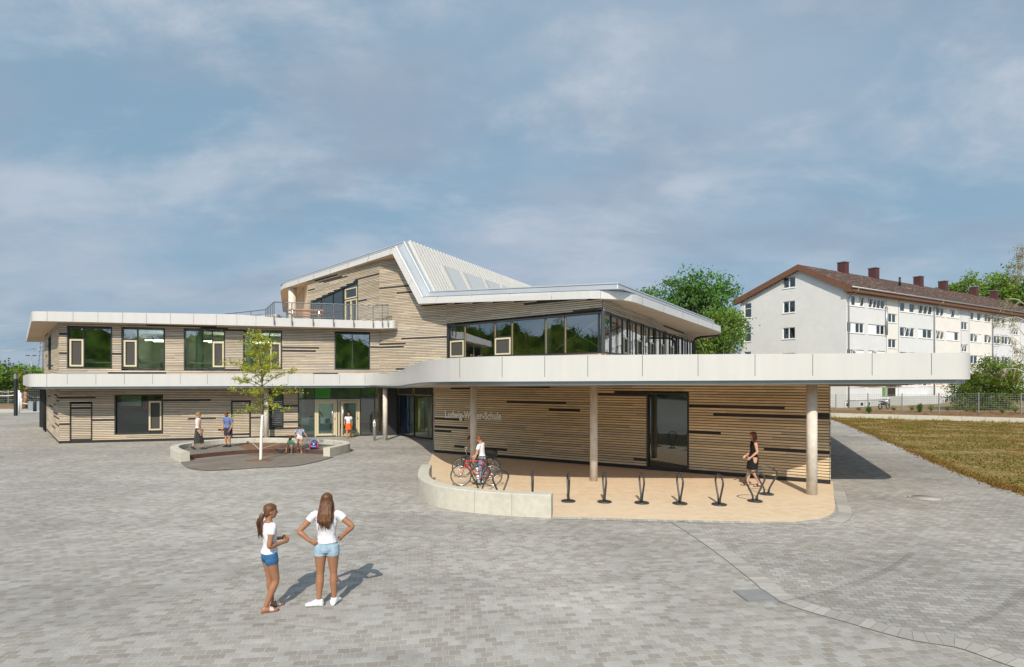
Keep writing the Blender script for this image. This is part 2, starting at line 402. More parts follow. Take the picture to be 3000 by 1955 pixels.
band_c = [G(1985, 1530), G(2065, 1580), G(2150, 1640), G(2235, 1705), G(2310, 1760), G(2526, 1825), G(2671, 1864), G(2816, 1888), G(2985, 1946), Vector((6.6, 6.2, 0)), Vector((7.6, 4.0, 0)), Vector((9, -3, 0))]
bc = crom(band_c, 6)
def offs(line, d):
    out = []
    for i, p in enumerate(line):
        t = (line[min(i + 1, len(line) - 1)] - line[max(i - 1, 0)]); n = Vector((t.y, -t.x, 0)).normalized()
        out.append(p + n * d)
    return out
zone = [p for p in bc] + [Vector((40, -3, 0)), Vector((40, 52, 0)), Vector((14, 52, 0)), G(2425, 1400), G(2447, 1500), G(2400, 1526), G(2200, 1534)]
sheet('side_paving', zone, .005, M['plaza2'])
M['course'] = mat('border_stones', (1, 1, 1), .85, attr=True, noise_s=30, noise_a=.12, stain=.12, spec=.25)
def course(name, line, d0, d1, step, seed, tone=1.0, gap=.012, z=.011):
    """a border of single stones laid along a line"""
    rn = random.Random(seed); b = MB(); L_ = [0]
    for i in range(len(line) - 1): L_.append(L_[-1] + (line[i + 1] - line[i]).length)
    def pos(s_):
        i = max(k for k in range(len(L_) - 1) if L_[k] <= s_ + 1e-9); t = (s_ - L_[i]) / max(L_[i + 1] - L_[i], 1e-6); d = (line[i + 1] - line[i]).normalized(); return line[i].lerp(line[i + 1], t), Vector((d.y, -d.x, 0))
    n = int(L_[-1] / step); dn = Vector((0, 0, -.05))
    for k in range(n):
        (p, n0), (q, n1) = pos(k * step), pos(k * step + step)
        Q = [p + n0 * d0, p + n0 * d1, q + n1 * d1, q + n1 * d0]; c = sum(Q, Vector()) / 4
        b.poly([Vector((v.x, v.y, z - .004)) for v in Q], (.07, .068, .062))
        P = [c + (v - c) * (1 - gap / .15 * .5) for v in Q]; P = [Vector((v.x, v.y, z)) for v in P]; t = rn.uniform(.82, 1.14) * tone; col = (.37 * t, .355 * t, .32 * t)
        b.poly(P, col)
    for k in range(len(line) - 1):
        for d in (d0, d1):
            n0 = pos(L_[k])[1]; n1 = pos(min(L_[k + 1], L_[-1] - .001))[1]; u, v = line[k] + n0 * d, line[k + 1] + n1 * d
            b.poly([Vector((u.x, u.y, z - .004)), Vector((v.x, v.y, z - .004)), Vector((v.x, v.y, -.03)), Vector((u.x, u.y, -.03))], (.2, .19, .17))
    return structure(b.build(name, M['course']))
course('paving_band', bc, -.17, .17, .15, 3, .93, gap=.008)
rub = [G(1268, 1326), G(2440, 1412)] + rounded([G(2440, 1420), G(2449, 1513), G(2330, 1529.5)], [0, 1.2, 0], 8)[1:] + [G(2200, 1528.3), G(2050, 1525), G(1850, 1521), G(1700, 1517), G(1615, 1513), G(1496, 1508), G(1381, 1497), G(1292, 1480), G(1240, 1448), G(1236, 1400), G(1250, 1370), G(1262, 1345)]
sheet('bicycle_parking_surface', rub, .014, M['rubber'])
# stone edging beside the resin surface
eb = crom([G(2433, 1418), G(2444, 1465), G(2452, 1506), G(2420, 1528)], 5)
course('stone_edging_strip', eb, -.02, -.34, .24, 4, .98, gap=.008)
fb = [G(1619, 1514), G(1850, 1521), G(2050, 1525), G(2200, 1528.3), G(2330, 1529.5), G(2400, 1527)]; f2 = offs(fb, .26)
course('stone_edging_strip', fb, .02, .26, .12, 5, 1.05)
# faint tyre marks left by turning vehicles
def tyre(pts, w_):
    c = crom(pts, 10); b = MB(); a, d = offs(c, w_ / 2), offs(c, -w_ / 2)
    for i in range(len(c) - 1): b.poly([Vector((q.x, q.y, .0155)) for q in (a[i], d[i], d[i + 1], a[i + 1])])
    structure(b.build('tyre_mark', M['tyremark']))
M['tyremark'] = netmat('tyre_mark', (.05, .048, .045), .10); M['tyremark'].node_tree.nodes['Principled BSDF'].inputs['Metallic'].default_value = 0; M['tyremark'].node_tree.nodes['Principled BSDF'].inputs['Roughness'].default_value = .9
tyre([G(2270, 1772), G(2370, 1752), G(2480, 1722), G(2580, 1682), G(2640, 1648), G(2672, 1620)], .11)
tyre([G(2300, 1764), G(2390, 1742), G(2500, 1708), G(2600, 1666), G(2660, 1628)], .05)
tyre([G(2780, 1850), G(2880, 1815), G(2970, 1760), G(3040, 1700)], .12)
tyre([G(300, 1880), G(520, 1845), G(760, 1830), G(1000, 1850)], .06)
# lawn with its kerb-like border, raised a little
lawn_e = crom([G(2434, 1227), G(2490, 1247), G(2550, 1272), G(2669, 1323), G(2789, 1375), G(2909, 1418.5), G(3000, 1447), Vector((14.6, 13, 0)), Vector((14.4, 6, 0)), Vector((15, -10, 0))], 6)
lawn = lawn_e + [Vector((70, -10, 0)), Vector((70, 27, 0)), Vector((39.5, 45.1, 0)), Vector((28.2, 51.8, 0))]
o = sheet('grass_field', lawn, .035, M['grass_ground'])
bl = MB(); rnd = random.Random(5)
def inpoly(x, y, P):
    c = False; j = len(P) - 1
    for i in range(len(P)):
        if (P[i].y > y) != (P[j].y > y) and x < (P[j].x - P[i].x) * (y - P[i].y) / (P[j].y - P[i].y) + P[i].x: c = not c
        j = i
    return c
n = 0
while n < 30000:
    y = 14 + (52 - 14) * rnd.random(); x = 14.5 + 32 * rnd.random()
    if x / y > .95 or not inpoly(x, y, lawn): continue
    k = noise.noise(Vector((x * .5, y * .5, 0))) + .5 * noise.noise(Vector((x * 2, y * 2, 3)))
    if k < -.15 and rnd.random() < .75: continue
    n += 1
    h = rnd.uniform(.02, .065) * (1.0 + max(k, 0) * .5); a = rnd.random() * 6.28; wd = rnd.uniform(.015, .03) * 1.5
    t = rnd.random(); g = (.55 + .5 * t, .56 + .3 * t, .5) if k < .12 else (.50 + .25 * t, .72 + .25 * t, .4)
    dx, dy = math.cos(a) * wd, math.sin(a) * wd
    bl.add([(x - dx, y - dy, .03), (x + dx, y + dy, .03), (x + rnd.uniform(-.05, .05), y + rnd.uniform(-.05, .05), .03 + h)], [[0, 1, 2]], g)
for i in range(9000):
    k = rnd.randrange(0, len(lawn_e) - 1); p = lawn_e[k].lerp(lawn_e[k + 1], rnd.random())
    if p.y < 14: continue
    x, y = p.x + rnd.gauss(.12, .16), p.y + rnd.gauss(.05, .1); t = rnd.random(); a = rnd.random() * 6.28; dx, dy = math.cos(a) * .03, math.sin(a) * .03
    g = (.55 + .5 * t, .62 + .35 * t, .45) if noise.noise(Vector((x * .4, y * .4, 9))) > 0 else (.65 + .3 * t, .62 + .25 * t, .55)
    bl.add([(x - dx, y - dy, .0), (x + dx, y + dy, .0), (x + rnd.uniform(-.08, .08), y + rnd.uniform(-.06, .06), rnd.uniform(.04, .11))], [[0, 1, 2]], g)
M['blade'] = leafmat('grass_blade', (.26, .16, .05), .3)
o = bl.build('grass', M['blade']); o['kind'] = 'stuff'; tag(o, 'dry olive and brown grass growing on the field by the path', 'grass')
# bank behind the retaining wall
def bank_z(x, y): return .5
bk = MB()
f0 = [Vector((24, 54.3, .38)), Vector((28.2, 51.95, .40)), Vector((39.5, 45.25, .42)), Vector((72, 25.8, .45))]
f1 = [Vector((26, 57.2, .50)), Vector((30.0, 55.0, .52)), Vector((41.6, 48.2, .66)), Vector((74, 28.8, .75))]
f2 = [Vector((28, 61.5, .55)), Vector((33.0, 58.5, .58)), Vector((46.0, 54.0, .85)), Vector((79, 36, .9))]
f3 = [Vector((40, 90, .6)), Vector((52, 90, .7)), Vector((85, 88, .85)), Vector((140, 80, .9))]
vs = f0 + f1; bk.add(vs, [[i, i + 1, i + 5, i + 4] for i in range(3)], mi=0)
vs = f1 + f2; bk.add(vs, [[i, i + 1, i + 5, i + 4] for i in range(3)], mi=1)
vs = f2 + f3; bk.add(vs, [[i, i + 1, i + 5, i + 4] for i in range(3)], mi=1)
structure(bk.build('planted_bank', [M['mulch'], M['earth']]))
# playground side, far beyond the plaza
sheet('playground_path', [(-140, 60), (-34, 60), (-34, 67), (-140, 67)], .012, M['concrete'])
sheet('playground_sand', [(-160, 67), (-30, 67), (-30, 79), (-160, 79)], .018, M['sandy'])
sheet('far_lawn', [(-200, 79), (-20, 79), (-20, 120), (-200, 120)], .02, noisemix('far_grass', [(.10, .11, .03), (.06, .09, .02)], [.4], .95))
# lids in the paving
def lid(name, label, cat, c, r=None, size=None, rz=0, m=None, z=.012):
    b = MB()
    if r:
        b.lathe([(r, z), (r, z + .006), (r * .86, z + .006), (r * .86, z + .003), (r * .8, z + .003), (r * .8, z + .008), (.01, z + .008)], (c.x, c.y, 0), 28)
    o = b.build(name, m or M['concrete2']); tag(o, label, cat); return o
M['lid'] = mat('lid_concrete', (.34, .32, .285), .9, noise_s=6, noise_a=.15)
lid('manhole_cover', 'round concrete manhole cover set in the paving by the lawn', 'manhole', G(2713, 1460), r=.45, m=M['lid'])
dg = thing('drain_grate', 'square metal drain grate set in the plaza paving beside the paler band', 'drain grate', G(2214, 1747), R(6), world=False)
b = MB()
for sx in (-1, 1): b.box((sx * .24, 0, .011), (.03, .46, .018))
for sy in (-1, 1): b.box((0, sy * .215, .011), (.46, .03, .018))
b.build('frame', M['zinc'], dg, False)
b = MB()
for i in range(11): b.box((-.2 + .04 * i, 0, .012), (.016, .4, .012))
for i in range(9): b.box((0, -.18 + .045 * i, .010), (.44, .012, .008))
b.build('bars', M['aluminium'], dg, False)
b = MB(); b.box((0, 0, .008), (.46, .40, .003)); b.build('sump', M['zinc'], dg, False)
for k, (px, py, lab) in enumerate(((2505, 1277, 'pale rectangular lid in the path farther from the camera than the other lid'), (2603, 1302, 'pale rectangular lid in the path beside the lawn edge'))):
    b = MB(); c = G(px, py); b.box((c.x, c.y, .014), (1.1, .5, .012), R(0)); tag(b.build('utility_cover', M['lid']), lab, 'utility lid', 'lids in the side path')
# ------------------------------------------------------------------ the school
class Wall:
    def __init__(s, a, b):
        s.a = Vector((a[0], a[1], 0)); s.b = Vector((b[0], b[1], 0)); s.L = (s.b - s.a).length; s.d = (s.b - s.a) / s.L
        s.n = Vector((s.d.y, -s.d.x, 0))
        if s.n.dot(-(s.a + s.b) / 2) < 0: s.n = -s.n
    def p(s, u, z, o=0.0): return s.a + s.d * u + s.n * o + Vector((0, 0, z))
    def sz(s, px, py=None):
        r = Vector(((px - CX) / FPX, 1, 0))          # ray (cam at origin): t*r = a + u*d
        det = -r.x * s.d.y + s.d.x * r.y
        t = (-s.a.x * s.d.y + s.d.x * s.a.y) / det
        u = (r.x * s.a.y - s.a.x * r.y) / det
        u = (Vector((r.x * t, t, 0)) - s.a).dot(s.d)
        return (u, None if py is None else EYE + (HY - py) / FPX * t)
    def box(s, mb, u0, u1, z0, z1, o0, o1, col=(1, 1, 1), mi=0):
        return mb.hexa([s.p(u0, z0, o0), s.p(u1, z0, o0), s.p(u1, z0, o1), s.p(u0, z0, o1), s.p(u0, z1, o0), s.p(u1, z1, o0), s.p(u1, z1, o1), s.p(u0, z1, o1)], col, mi)
    def rect(s, x0, y0, x1, y1):
        """pixel box -> (u0,u1,z0,z1)"""
        u0, za = s.sz(x0, y0); u1, zb = s.sz(x1, y1); _, zc = s.sz(x1, y0); _, zd = s.sz(x0, y1)
        return (u0, u1, (zb + zd) / 2, (za + zc) / 2)
school = thing('school_building', 'long school building with timber slat facades, white roof bands and curving white canopy', 'school', (-4, 30, 0), world=True)
SLAT = [tuple(c * f for c, f in zip(q, (1.0, .985, .955))) for q in [(.47, .395, .30), (.44, .375, .29), (.50, .425, .33), (.40, .345, .275), (.45, .395, .325), (.52, .445, .345), (.42, .375, .315), (.48, .395, .29)]]
DARKS = [(.055, .048, .045), (.07, .06, .055), (.045, .042, .042)]
def clad(wall, ok, z0, z1, name='timber_cladding', pitch=.094, h=.069, depth=.032, seed=1, shear=lambda u: 0.0, pd=.042, tone=(1, 1, 1), label=None):
    rn = random.Random(seed); mb = MB(); step = .025; nu = int(wall.L / step)
    rows = int((z1 - z0) / pitch)
    for r in range(rows):
        zb = z0 + r * pitch
        runs = []; cur = None
        for k in range(nu + 1):
            u = min(k * step, wall.L); zc = zb + shear(u)
            good = ok(u, zc + .004) and ok(u, zc + pitch - .004)
            if good and cur is None: cur = u
            if (not good or k == nu) and cur is not None:
                if u - cur > .04: runs.append((cur, u if good else u - step * .5))
                cur = None
        off = rn.uniform(0, 3.0)
        for u0, u1 in runs:
            mb.poly([wall.p(u0, zb + shear(u0), 0), wall.p(u1, zb + shear(u1), 0), wall.p(u1, zb + pitch + shear(u1), 0), wall.p(u0, zb + pitch + shear(u0), 0)], (.018, .018, .02), 1)
            x = u0
            while x < u1 - .01:
                ln = rn.choice((1.4, 2.1, 2.8, 2.8, 3.5)); x2 = x + ln * (rn.uniform(.3, 1) if x == u0 else 1)
                if u1 - x2 < .35: x2 = u1
                x2 = min(x2, u1)
                if rn.random() < pd: c = rn.choice(DARKS)
                else:
                    c = rn.choice(SLAT); q = rn.uniform(.86, 1.12); c = tuple(i * q * t for i, t in zip(c, tone))
                a0, a1 = shear(x), shear(x2 - .006); zz0 = zb + (pitch - h) / 2
                mb.hexa([wall.p(x, zz0 + a0, .004), wall.p(x2 - .006, zz0 + a1, .004), wall.p(x2 - .006, zz0 + a1, depth), wall.p(x, zz0 + a0, depth),
                         wall.p(x, zz0 + h + a0, .004), wall.p(x2 - .006, zz0 + h + a1, .004), wall.p(x2 - .006, zz0 + h + a1, depth), wall.p(x, zz0 + h + a0, depth)], c, 0)
                x = x2
    o = mb.build(name, [M['slat'], M['membrane']], school)
    if label: o['label'] = label
    return o
def lin(x0, v0, x1, v1): return lambda x: v0 + (v1 - v0) * (x - x0) / (x1 - x0)
def inrect(u, z, r): return r[0] < u < r[1] and r[2] < z < r[3]
def window(wall, r, mullions=(), casements=(), transoms=(), rev=.12, fw=.06, name='window', glassm='glass', framem='anthracite', parent=None, top=None, sill=True):
    """dark frame with mullions > pane, cream casement (> screen)"""
    u0, u1, z0, z1 = r; f = MB()
    tz = top or (lambda u: z1)
    wall.box(f, u0, u0 + fw, z0, tz(u0), -rev, .045); wall.box(f, u1 - fw, u1, z0, tz(u1), -rev, .045)
    wall.box(f, u0 + fw, u1 - fw, z0, z0 + fw, -rev, .05 if sill else .02)
    f.hexa([wall.p(u0 + fw, tz(u0) - fw, -rev), wall.p(u1 - fw, tz(u1) - fw, -rev), wall.p(u1 - fw, tz(u1) - fw, .045), wall.p(u0 + fw, tz(u0) - fw, .045),
            wall.p(u0 + fw, tz(u0), -rev), wall.p(u1 - fw, tz(u1), -rev), wall.p(u1 - fw, tz(u1), .045), wall.p(u0 + fw, tz(u0), .045)])
    for m_ in mullions: wall.box(f, m_ - .028, m_ + .028, z0 + fw, tz(m_) - fw, -rev + .01, -.03)
    for t in transoms:
        ta, tb = (t[1], t[2]) if isinstance(t, tuple) else (u0 + fw, u1 - fw); th = t[0] if isinstance(t, tuple) else t
        wall.box(f, ta, tb, th - .03, th + .03, -rev + .012, -.028)
    fo = f.build(name, M[framem], parent or school)
    g = MB(); e = .01
    g.poly([wall.p(u0 + e, z0 + e, -.075), wall.p(u1 - e, z0 + e, -.075), wall.p(u1 - e, tz(u1) - e, -.075), wall.p(u0 + e, tz(u0) - e, -.075)])
    g.build('pane', M[glassm], fo)
    for c in casements:
        q = MB(); w_ = .085
        for a0, a1, b0, b1 in ((c[0], c[1], c[2], c[2] + w_), (c[0], c[1], c[3] - w_, c[3]), (c[0], c[0] + w_, c[2] + w_, c[3] - w_), (c[1] - w_, c[1], c[2] + w_, c[3] - w_)):
            wall.box(q, a0, a1, b0, b1, -.07, -.012)
        # thin rebate line inside the cream frame
        for a0, a1, b0, b1 in ((c[0] + w_, c[1] - w_, c[2] + w_, c[2] + w_ + .02), (c[0] + w_, c[1] - w_, c[3] - w_ - .02, c[3] - w_), (c[0] + w_, c[0] + w_ + .02, c[2] + w_, c[3] - w_), (c[1] - w_ - .02, c[1] - w_, c[2] + w_, c[3] - w_)):
            wall.box(q, a0, a1, b0, b1, -.068, -.03, mi=1)
        wall.box(q, c[0] + w_, c[1] - w_, c[2] + w_, c[3] - w_, -.066, -.06, mi=2)
        q.build('casement', [M['cream_frame'], M['anthracite'], M['screen']], fo)
    return fo
# --- plan
A_ = lambda X: 30.94 + .277 * (X + 23.98)
def onA(px):
    k = (px - CX) / FPX; Y = (30.94 + .277 * 23.98) / (1 - .277 * k); return (k * Y, Y)
A = Wall((-23.98, 30.94), onA(1112))
pB = (-32.8, 41.0)
B = Wall(pB, (-23.98, 30.94))
CJ = A.b.copy()
pD0 = (-3.67, 33.04); pD1 = (4.03, 25.84); pG1 = (12.96, 41.3)
C = Wall((CJ.x, CJ.y), pD0); D = Wall(pD0, pD1); Gw = Wall(pD1, pG1)
F = Wall((-14.9, 42.7), (CJ.x, CJ.y))
pE0 = (-3.57, 27.06); pE1 = (10.28, 18.9)
E = Wall(pE0, pE1)
# --- wall A (two storeys)
upW = [(197, 960, 329, 1080, 245, (203, 994, 244, 1074)), (356.5, 962.5, 483, 1081.5, 402.5, (362, 997, 400, 1074.5)), (539, 967, 659.5, 1082, 622, (623, 1002, 656, 1076)), (713, 972, 826, 1082, 790, (791.5, 1004.5, 822, 1077)), (981, 977, 1084, 1083.5, 1032, None)]
lowW = [(336, 1157, 477, 1272, 437, (435.5, 1175.5, 474.5, 1261))]
doors = [(206, 1181.5, 271, 1294), (678, 1176, 734, 1281)]
openA = []
for x0, y0, x1, y1, mu, ca in upW + lowW:
    r = A.rect(x0, y0, x1, y1); openA.append(r)
    ms = [A.sz(mu)[0]]; cs = []
    if ca:
        c = A.rect(*ca); c = (max(c[0], r[0] + .065), min(c[1], r[1] - .065), c[2], c[3]); cs = [c]
    window(A, r, ms, cs, glassm='glass_low' if y0 > 1112 else 'glass', transoms=[(cs[0][3] + .04, cs[0][0], cs[0][1])] if cs else ())
lv = A.rect(786, 1144, 830, 1258); openA.append(lv)
lw = window(A, lv, name='blind_window')
q = MB(); n = 18
for i in range(n):
    z = lv[2] + .1 + (lv[3] - lv[2] - .2) * i / (n - 1); A.box(q, lv[0] + .07, lv[1] - .07, z - .03, z + .02, -.06, -.02)
q.build('blind', M['anthracite'], lw)
for dr in doors:
    r = A.rect(*dr); r = (r[0], r[1], .13, r[3]); openA.append(r)
    f = MB(); A.box(f, r[0], r[0] + .05, r[2], r[3], -.05, .045); A.box(f, r[1] - .05, r[1], r[2], r[3], -.05, .045); A.box(f, r[0] + .05, r[1] - .05, r[3] - .05, r[3], -.05, .045)
    do = f.build('clad_door', M['black'], school)
    rn = random.Random(int(dr[0])); q = MB(); k = 0; z = r[2]
    A.box(q, r[0] + .05, r[1] - .05, r[2], r[3] - .05, -.04, 0.002, (.02, .02, .02))
    while z + .07 < r[3] - .05:
        c = rn.choice(SLAT) if rn.random() > .06 else DARKS[0]; A.box(q, r[0] + .065, r[1] - .065, z + .014, z + .08, .004, .032, c); z += .094
    q.build('door_leaf', M['slat'], do)
sEnt = A.sz(873)[0]; sEntR = A.sz(1126)[0]
clad(A, lambda u, z: (z > 3.12 or u < sEnt) and not any(inrect(u, z, r) for r in openA), .13, 6.62, seed=3, pd=.07)
b = MB(); A.box(b, -.01, sEnt, 0, .13, -.1, .012); B.box(b, 0, B.L + .01, 0, .13, -.1, .012)
b.build('plinth', M['black'], school)
# --- wall B (end wall seen at a slant)
bw = B.rect(144, 988, 151.5, 1090); bw = (bw[0], bw[1], 4.0, 6.1)
bl_ = (0, 1.6, .1, 2.95)
clad(B, lambda u, z: not inrect(u, z, bw) and not inrect(u, z, bl_) and z > .0, .13, 6.62, seed=4, pd=.05)
window(B, bw); window(B, bl_, [.8])
# --- wall F (above the terrace) with its stepped glazing
uF1 = F.sz(1050)[0]; uF0 = F.sz(911)[0]
fT = lin(uF0, 9.0, uF1, 9.72)
clad(F, lambda u, z: not (uF0 < u < uF1 and z < fT(u)) and z < 10.62, 6.55, 10.75, seed=5, pd=.05)
dF = F.sz(1008)[0]
window(F, (uF0, uF1, 6.6, 9.72), [F.sz(x)[0] for x in (938, 973, 1002, 1006)], name='terrace_glazing', top=fT, glassm='glass2', transoms=[(8.0, uF0, F.sz(1002)[0])])
f = MB(); du0, du1 = F.sz(1010)[0], F.sz(1045)[0]; dm = (du0 + du1) / 2
for a0, a1 in ((du0, du0 + .09), (dm - .06, dm + .06), (du1 - .09, du1)): F.box(f, a0, a1, 6.66, 8.6, -.07, .0)
for z in (6.66, 8.52): F.box(f, du0 + .09, du1 - .09, z, z + .08, -.068, -.002)
for a0, a1 in ((du0, du0 + .07), (du1 - .07, du1)): F.box(f, a0, a1, 8.68, 9.35, -.07, .0)
for z in (8.68, 9.28): F.box(f, du0 + .07, du1 - .07, z, z + .07, -.068, -.002)
to = f.build('terrace_door', M['cream_frame'], school)
f = MB(); F.box(f, dm + .03, dm + .05, 7.5, 7.62, 0, .05); f.build('handle', M['chrome'], to)
# --- wall C (the tall faceted wall)
uC1 = C.sz(1166)[0]; uC2 = C.sz(1234)[0]
def cTop(u):
    if u < uC1: return 10.66
    if u < uC2: return 10.66 + (7.72 - 10.66) * (u - uC1) / (uC2 - uC1)
    return 7.72
clad(C, lambda u, z: z < cTop(u), 3.5, 10.8, seed=6, pd=.06)
# --- wall D with its window band
dTop = lin(0, 7.72, D.L, 7.0); dW = lin(0, 6.48, D.L, 6.42)
clad(D, lambda u, z: z > 6.46 and z < dTop(u) - .0, 6.46, 7.8, seed=7, pd=.06, shear=lambda u: -.06 * u / D.L)
b = MB(); D.box(b, 0, D.L, 3.5, 4.56, -.2, .02); Gw.box(b, 0, Gw.L, 3.5, 4.56, -.2, .02); b.build('plinth', M['soffit'], school)
X = lambda z3: 1150 + z3 * .42017
Yy = lambda z3: 680 + z3 * .42017
dr = (.03, D.L - .02, 4.56, 6.44)
ms = [D.sz(X(x))[0] for x in (497, 706, 825, 1060, 1195, 1432)]
cs = []
for x0, x1, y0, y1 in ((400, 494, 757, 875), (712, 820, 737, 860)):
    c = D.rect(X(x0), Yy(y0), X(x1), Yy(y1)); cs.append((max(c[0], .1), c[1], c[2] + .03, c[3]))
wD = window(D, dr, ms, cs, transoms=[(c[3] + .04, c[0], c[1]) for c in cs], name='window_band', top=lambda u: dW(u) - .02, fw=.07, glassm='glass_band')
for m_ in ms[:5]: q = MB(); D.box(q, m_ + .03, m_ + .062, 4.64, 6.36, -.1, -.035); q.build('mullion_cover', M['bronze'], wD)
q = MB(); e0, e1 = D.sz(X(1072))[0], D.sz(X(1425))[0]
q.bar(D.p(e0, 4.75, -.5), D.p(e1, 6.25, -.5), .04); q.bar(D.p(e0, 6.25, -.58), D.p(e1, 4.75, -.58), .04); q.build('wind_brace', M['aluminium'], school)
# --- wall G (side glazing with many dark posts)
gTop = lin(0, 7.0, Gw.L, 6.36); gW = lin(0, 6.42, Gw.L, 6.02)
clad(Gw, lambda u, z: True, 6.44, 6.44 + 6 * .094, seed=8, pd=.07, shear=lambda u: -.42 * u / Gw.L)
gr = (.06, Gw.L - .05, 4.56, 6.4)
gm = [Gw.sz(X(x))[0] for x in (1533, 1612, 1647, 1707, 1745, 1797, 1828, 1873, 1898, 1940, 1962, 1990, 2003, 2030, 2047, 2065, 2082)]
gcs = []
for a, b_ in ((1613, 1646), (1709, 1744), (1800, 1827), (1875, 1898), (1941, 1961)):
    gcs.append((Gw.sz(X(a))[0] + .05, Gw.sz(X(b_))[0] - .05, 4.64, 5.45))
wG = window(Gw, gr, gm, gcs, name='window_band', top=lambda u: gW(u), fw=.07, glassm='glass3')
q = MB()
for x in (1480, 1612, 1622, 1707, 1719, 1797, 1808, 1873, 1881, 1940, 1948, 1990, 1997, 2030, 2065, 2088):
    q = MB(); u = Gw.sz(X(x))[0]; q.tube([Gw.p(u, 3.9, .22), Gw.p(u, gW(u) - .02, .22)], .022, 6); q.build('shade_guide_rod', M['black'], wG)
q = MB(); up = Gw.sz(X(2042))[0]
pd_ = [Gw.p(up, 3.9, .5), Gw.p(up, 5.7, .5), Gw.p(up, 6.05, .62), Gw.p(up - .2, 6.16, .9), Gw.p(up - .25, 6.22, 2.3)]
q.tube(rounded(pd_, .3, 5), .07, 8); q.build('downpipe', M['black'], school)
q = MB(); q.bar((pD1[0], pD1[1], 4.56), (pD1[0], pD1[1], 6.44), .16); q.build('corner_post', M['anthracite'], school)
# --- wall E (ground floor, right)
eW = E.rect(1895, 1151, 2019, 1389); eW = (eW[0], eW[1], .06, eW[3])
E2 = Wall(pE1, (12.6, 27.2))
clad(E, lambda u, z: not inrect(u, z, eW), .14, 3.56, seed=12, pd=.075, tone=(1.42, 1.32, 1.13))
E3 = Wall(pE0, (-4.4, 32.72))
for wl, sd_ in ((E2, 13), (E3, 14)):
    wl.n = -wl.n if (wl is E2) == (wl.n.x < 0) else wl.n
    if wl is E3 and wl.n.x > 0: wl.n = -wl.n
    clad(wl, lambda u, z: True, .14, 3.56, seed=sd_, pd=.06)
b = MB(); E.box(b, -.02, E.L + .02, 0, .14, -.1, .016); E2.box(b, .0, E2.L, 0, .14, -.1, .016); E3.box(b, 0, E3.L, 0, .14, -.1, .016); b.build('plinth', M['black'], school)
window(E, eW, fw=.065, name='glazed_door', glassm='glass2', sill=False)
# lettering
cu = bpy.data.curves.new('lettering', 'FONT'); cu.body = 'Ludwig-Weber-Schule'; cu.size = .40; cu.extrude = .008; cu.offset = .010; cu.space_character = 1.04
tmp = bpy.data.objects.new('lettering_curve', cu); COL.objects.link(tmp)
bpy.context.view_layer.update(); dg_ = bpy.context.evaluated_depsgraph_get()
me = bpy.data.meshes.new_from_object(tmp.evaluated_get(dg_)); bpy.data.objects.remove(tmp)
xs = [v.co.x for v in me.vertices]; x0, x1 = min(xs), max(xs)
ua, za = E.sz(1307, 1228); ub, zb_ = E.sz(1471, 1228)
zc0 = E.sz(1307, 1223.5)[1]; zc1 = E.sz(1307, 1203)[1]
for v in me.vertices:
    u = ua + (v.co.x - x0) / (x1 - x0) * (ub - ua); z = zc0 + v.co.y * (zc1 - zc0) / .285
    v.co = E.p(u, z, .065 + v.co.z)
me.materials.clear(); me.materials.append(M['letters'])
link(bpy.data.objects.new('sign_lettering', me), school)
# --- entrance glazing H1 (flush with A) and H2
H1u0, H1u1 = sEnt, sEntR
hz = 3.1
d1 = A.rect(922, 1171, 988, 1279); d2 = A.rect(991, 1170, 1053.5, 1278)
tr = A.sz(950, 1168.5)[1]
h1 = window(A, (H1u0, H1u1, .02, hz), [A.sz(x)[0] for x in (921.5, 989.5, 1056, 1098, 1118)], transoms=[(tr, H1u0 + .06, A.sz(1056)[0])], name='entrance_glazing', glassm='glass2', sill=False, rev=.1)
def entrance_door(u0, u1, ztop, leaf_angle):
    f = MB(); w_ = .075
    for a0, a1, z0, z1 in ((u0, u0 + w_, .03, ztop), (u1 - w_, u1, .03, ztop), (u0 + w_, u1 - w_, ztop - w_, ztop)): A.box(f, a0, a1, z0, z1, -.09, .03)
    do = f.build('entrance_door', M['cream_frame'], school)
    lw_ = u1 - u0 - 2 * w_ - .02; q = MB(); hinge = A.p(u1 - w_ - .01, 0, -.02)
    dirv = -A.d; rot = Matrix.Rotation(leaf_angle, 3, 'Z'); dv = rot @ dirv; nv = rot @ A.n
    def lp(a, z, o): return hinge + dv * a + nv * o + Vector((0, 0, z))
    def lbox(mb, a0, a1, z0, z1, o0, o1, mi=0): mb.hexa([lp(a0, z0, o0), lp(a1, z0, o0), lp(a1, z0, o1), lp(a0, z0, o1), lp(a0, z1, o0), lp(a1, z1, o0), lp(a1, z1, o1), lp(a0, z1, o1)], mi=mi)
    s_ = .13
    for a0, a1, z0, z1 in ((0, s_, .05, ztop - w_ - .02), (lw_ - s_, lw_, .05, ztop - w_ - .02), (s_, lw_ - s_, .05, .05 + s_ * 1.1), (s_, lw_ - s_, ztop - w_ - .02 - s_, ztop - w_ - .02)): lbox(q, a0, a1, z0, z1, -.035, .03)
    q.build('door_leaf', M['cream_frame'], do)
    g = MB(); g.poly([lp(s_ - .01, .15, 0), lp(lw_ - s_ + .01, .15, 0), lp(lw_ - s_ + .01, ztop - .2, 0), lp(s_ - .01, ztop - .2, 0)]); g.build('pane', M['glass2'], do)
    hb = MB(); ha = s_ * 1.5 if leaf_angle == 0 else lw_ - s_ * .5
    hb.tube([lp(ha, .18, .09), lp(ha, ztop - .25, .09)], .022, 8)
    for z in (.35, ztop - .4): hb.tube([lp(ha, z, .03), lp(ha, z, .09)], .012, 6)
    hb.build('handle', M['chrome'], do)
    lk = MB(); lbox(lk, .03, .07, 1.0, 1.12, .03, .04); lk.build('lock', M['black'], do)
entrance_door(d1[0], d1[1], d1[3], 0)
entrance_door(d2[0], d2[1], d2[3], R(24))
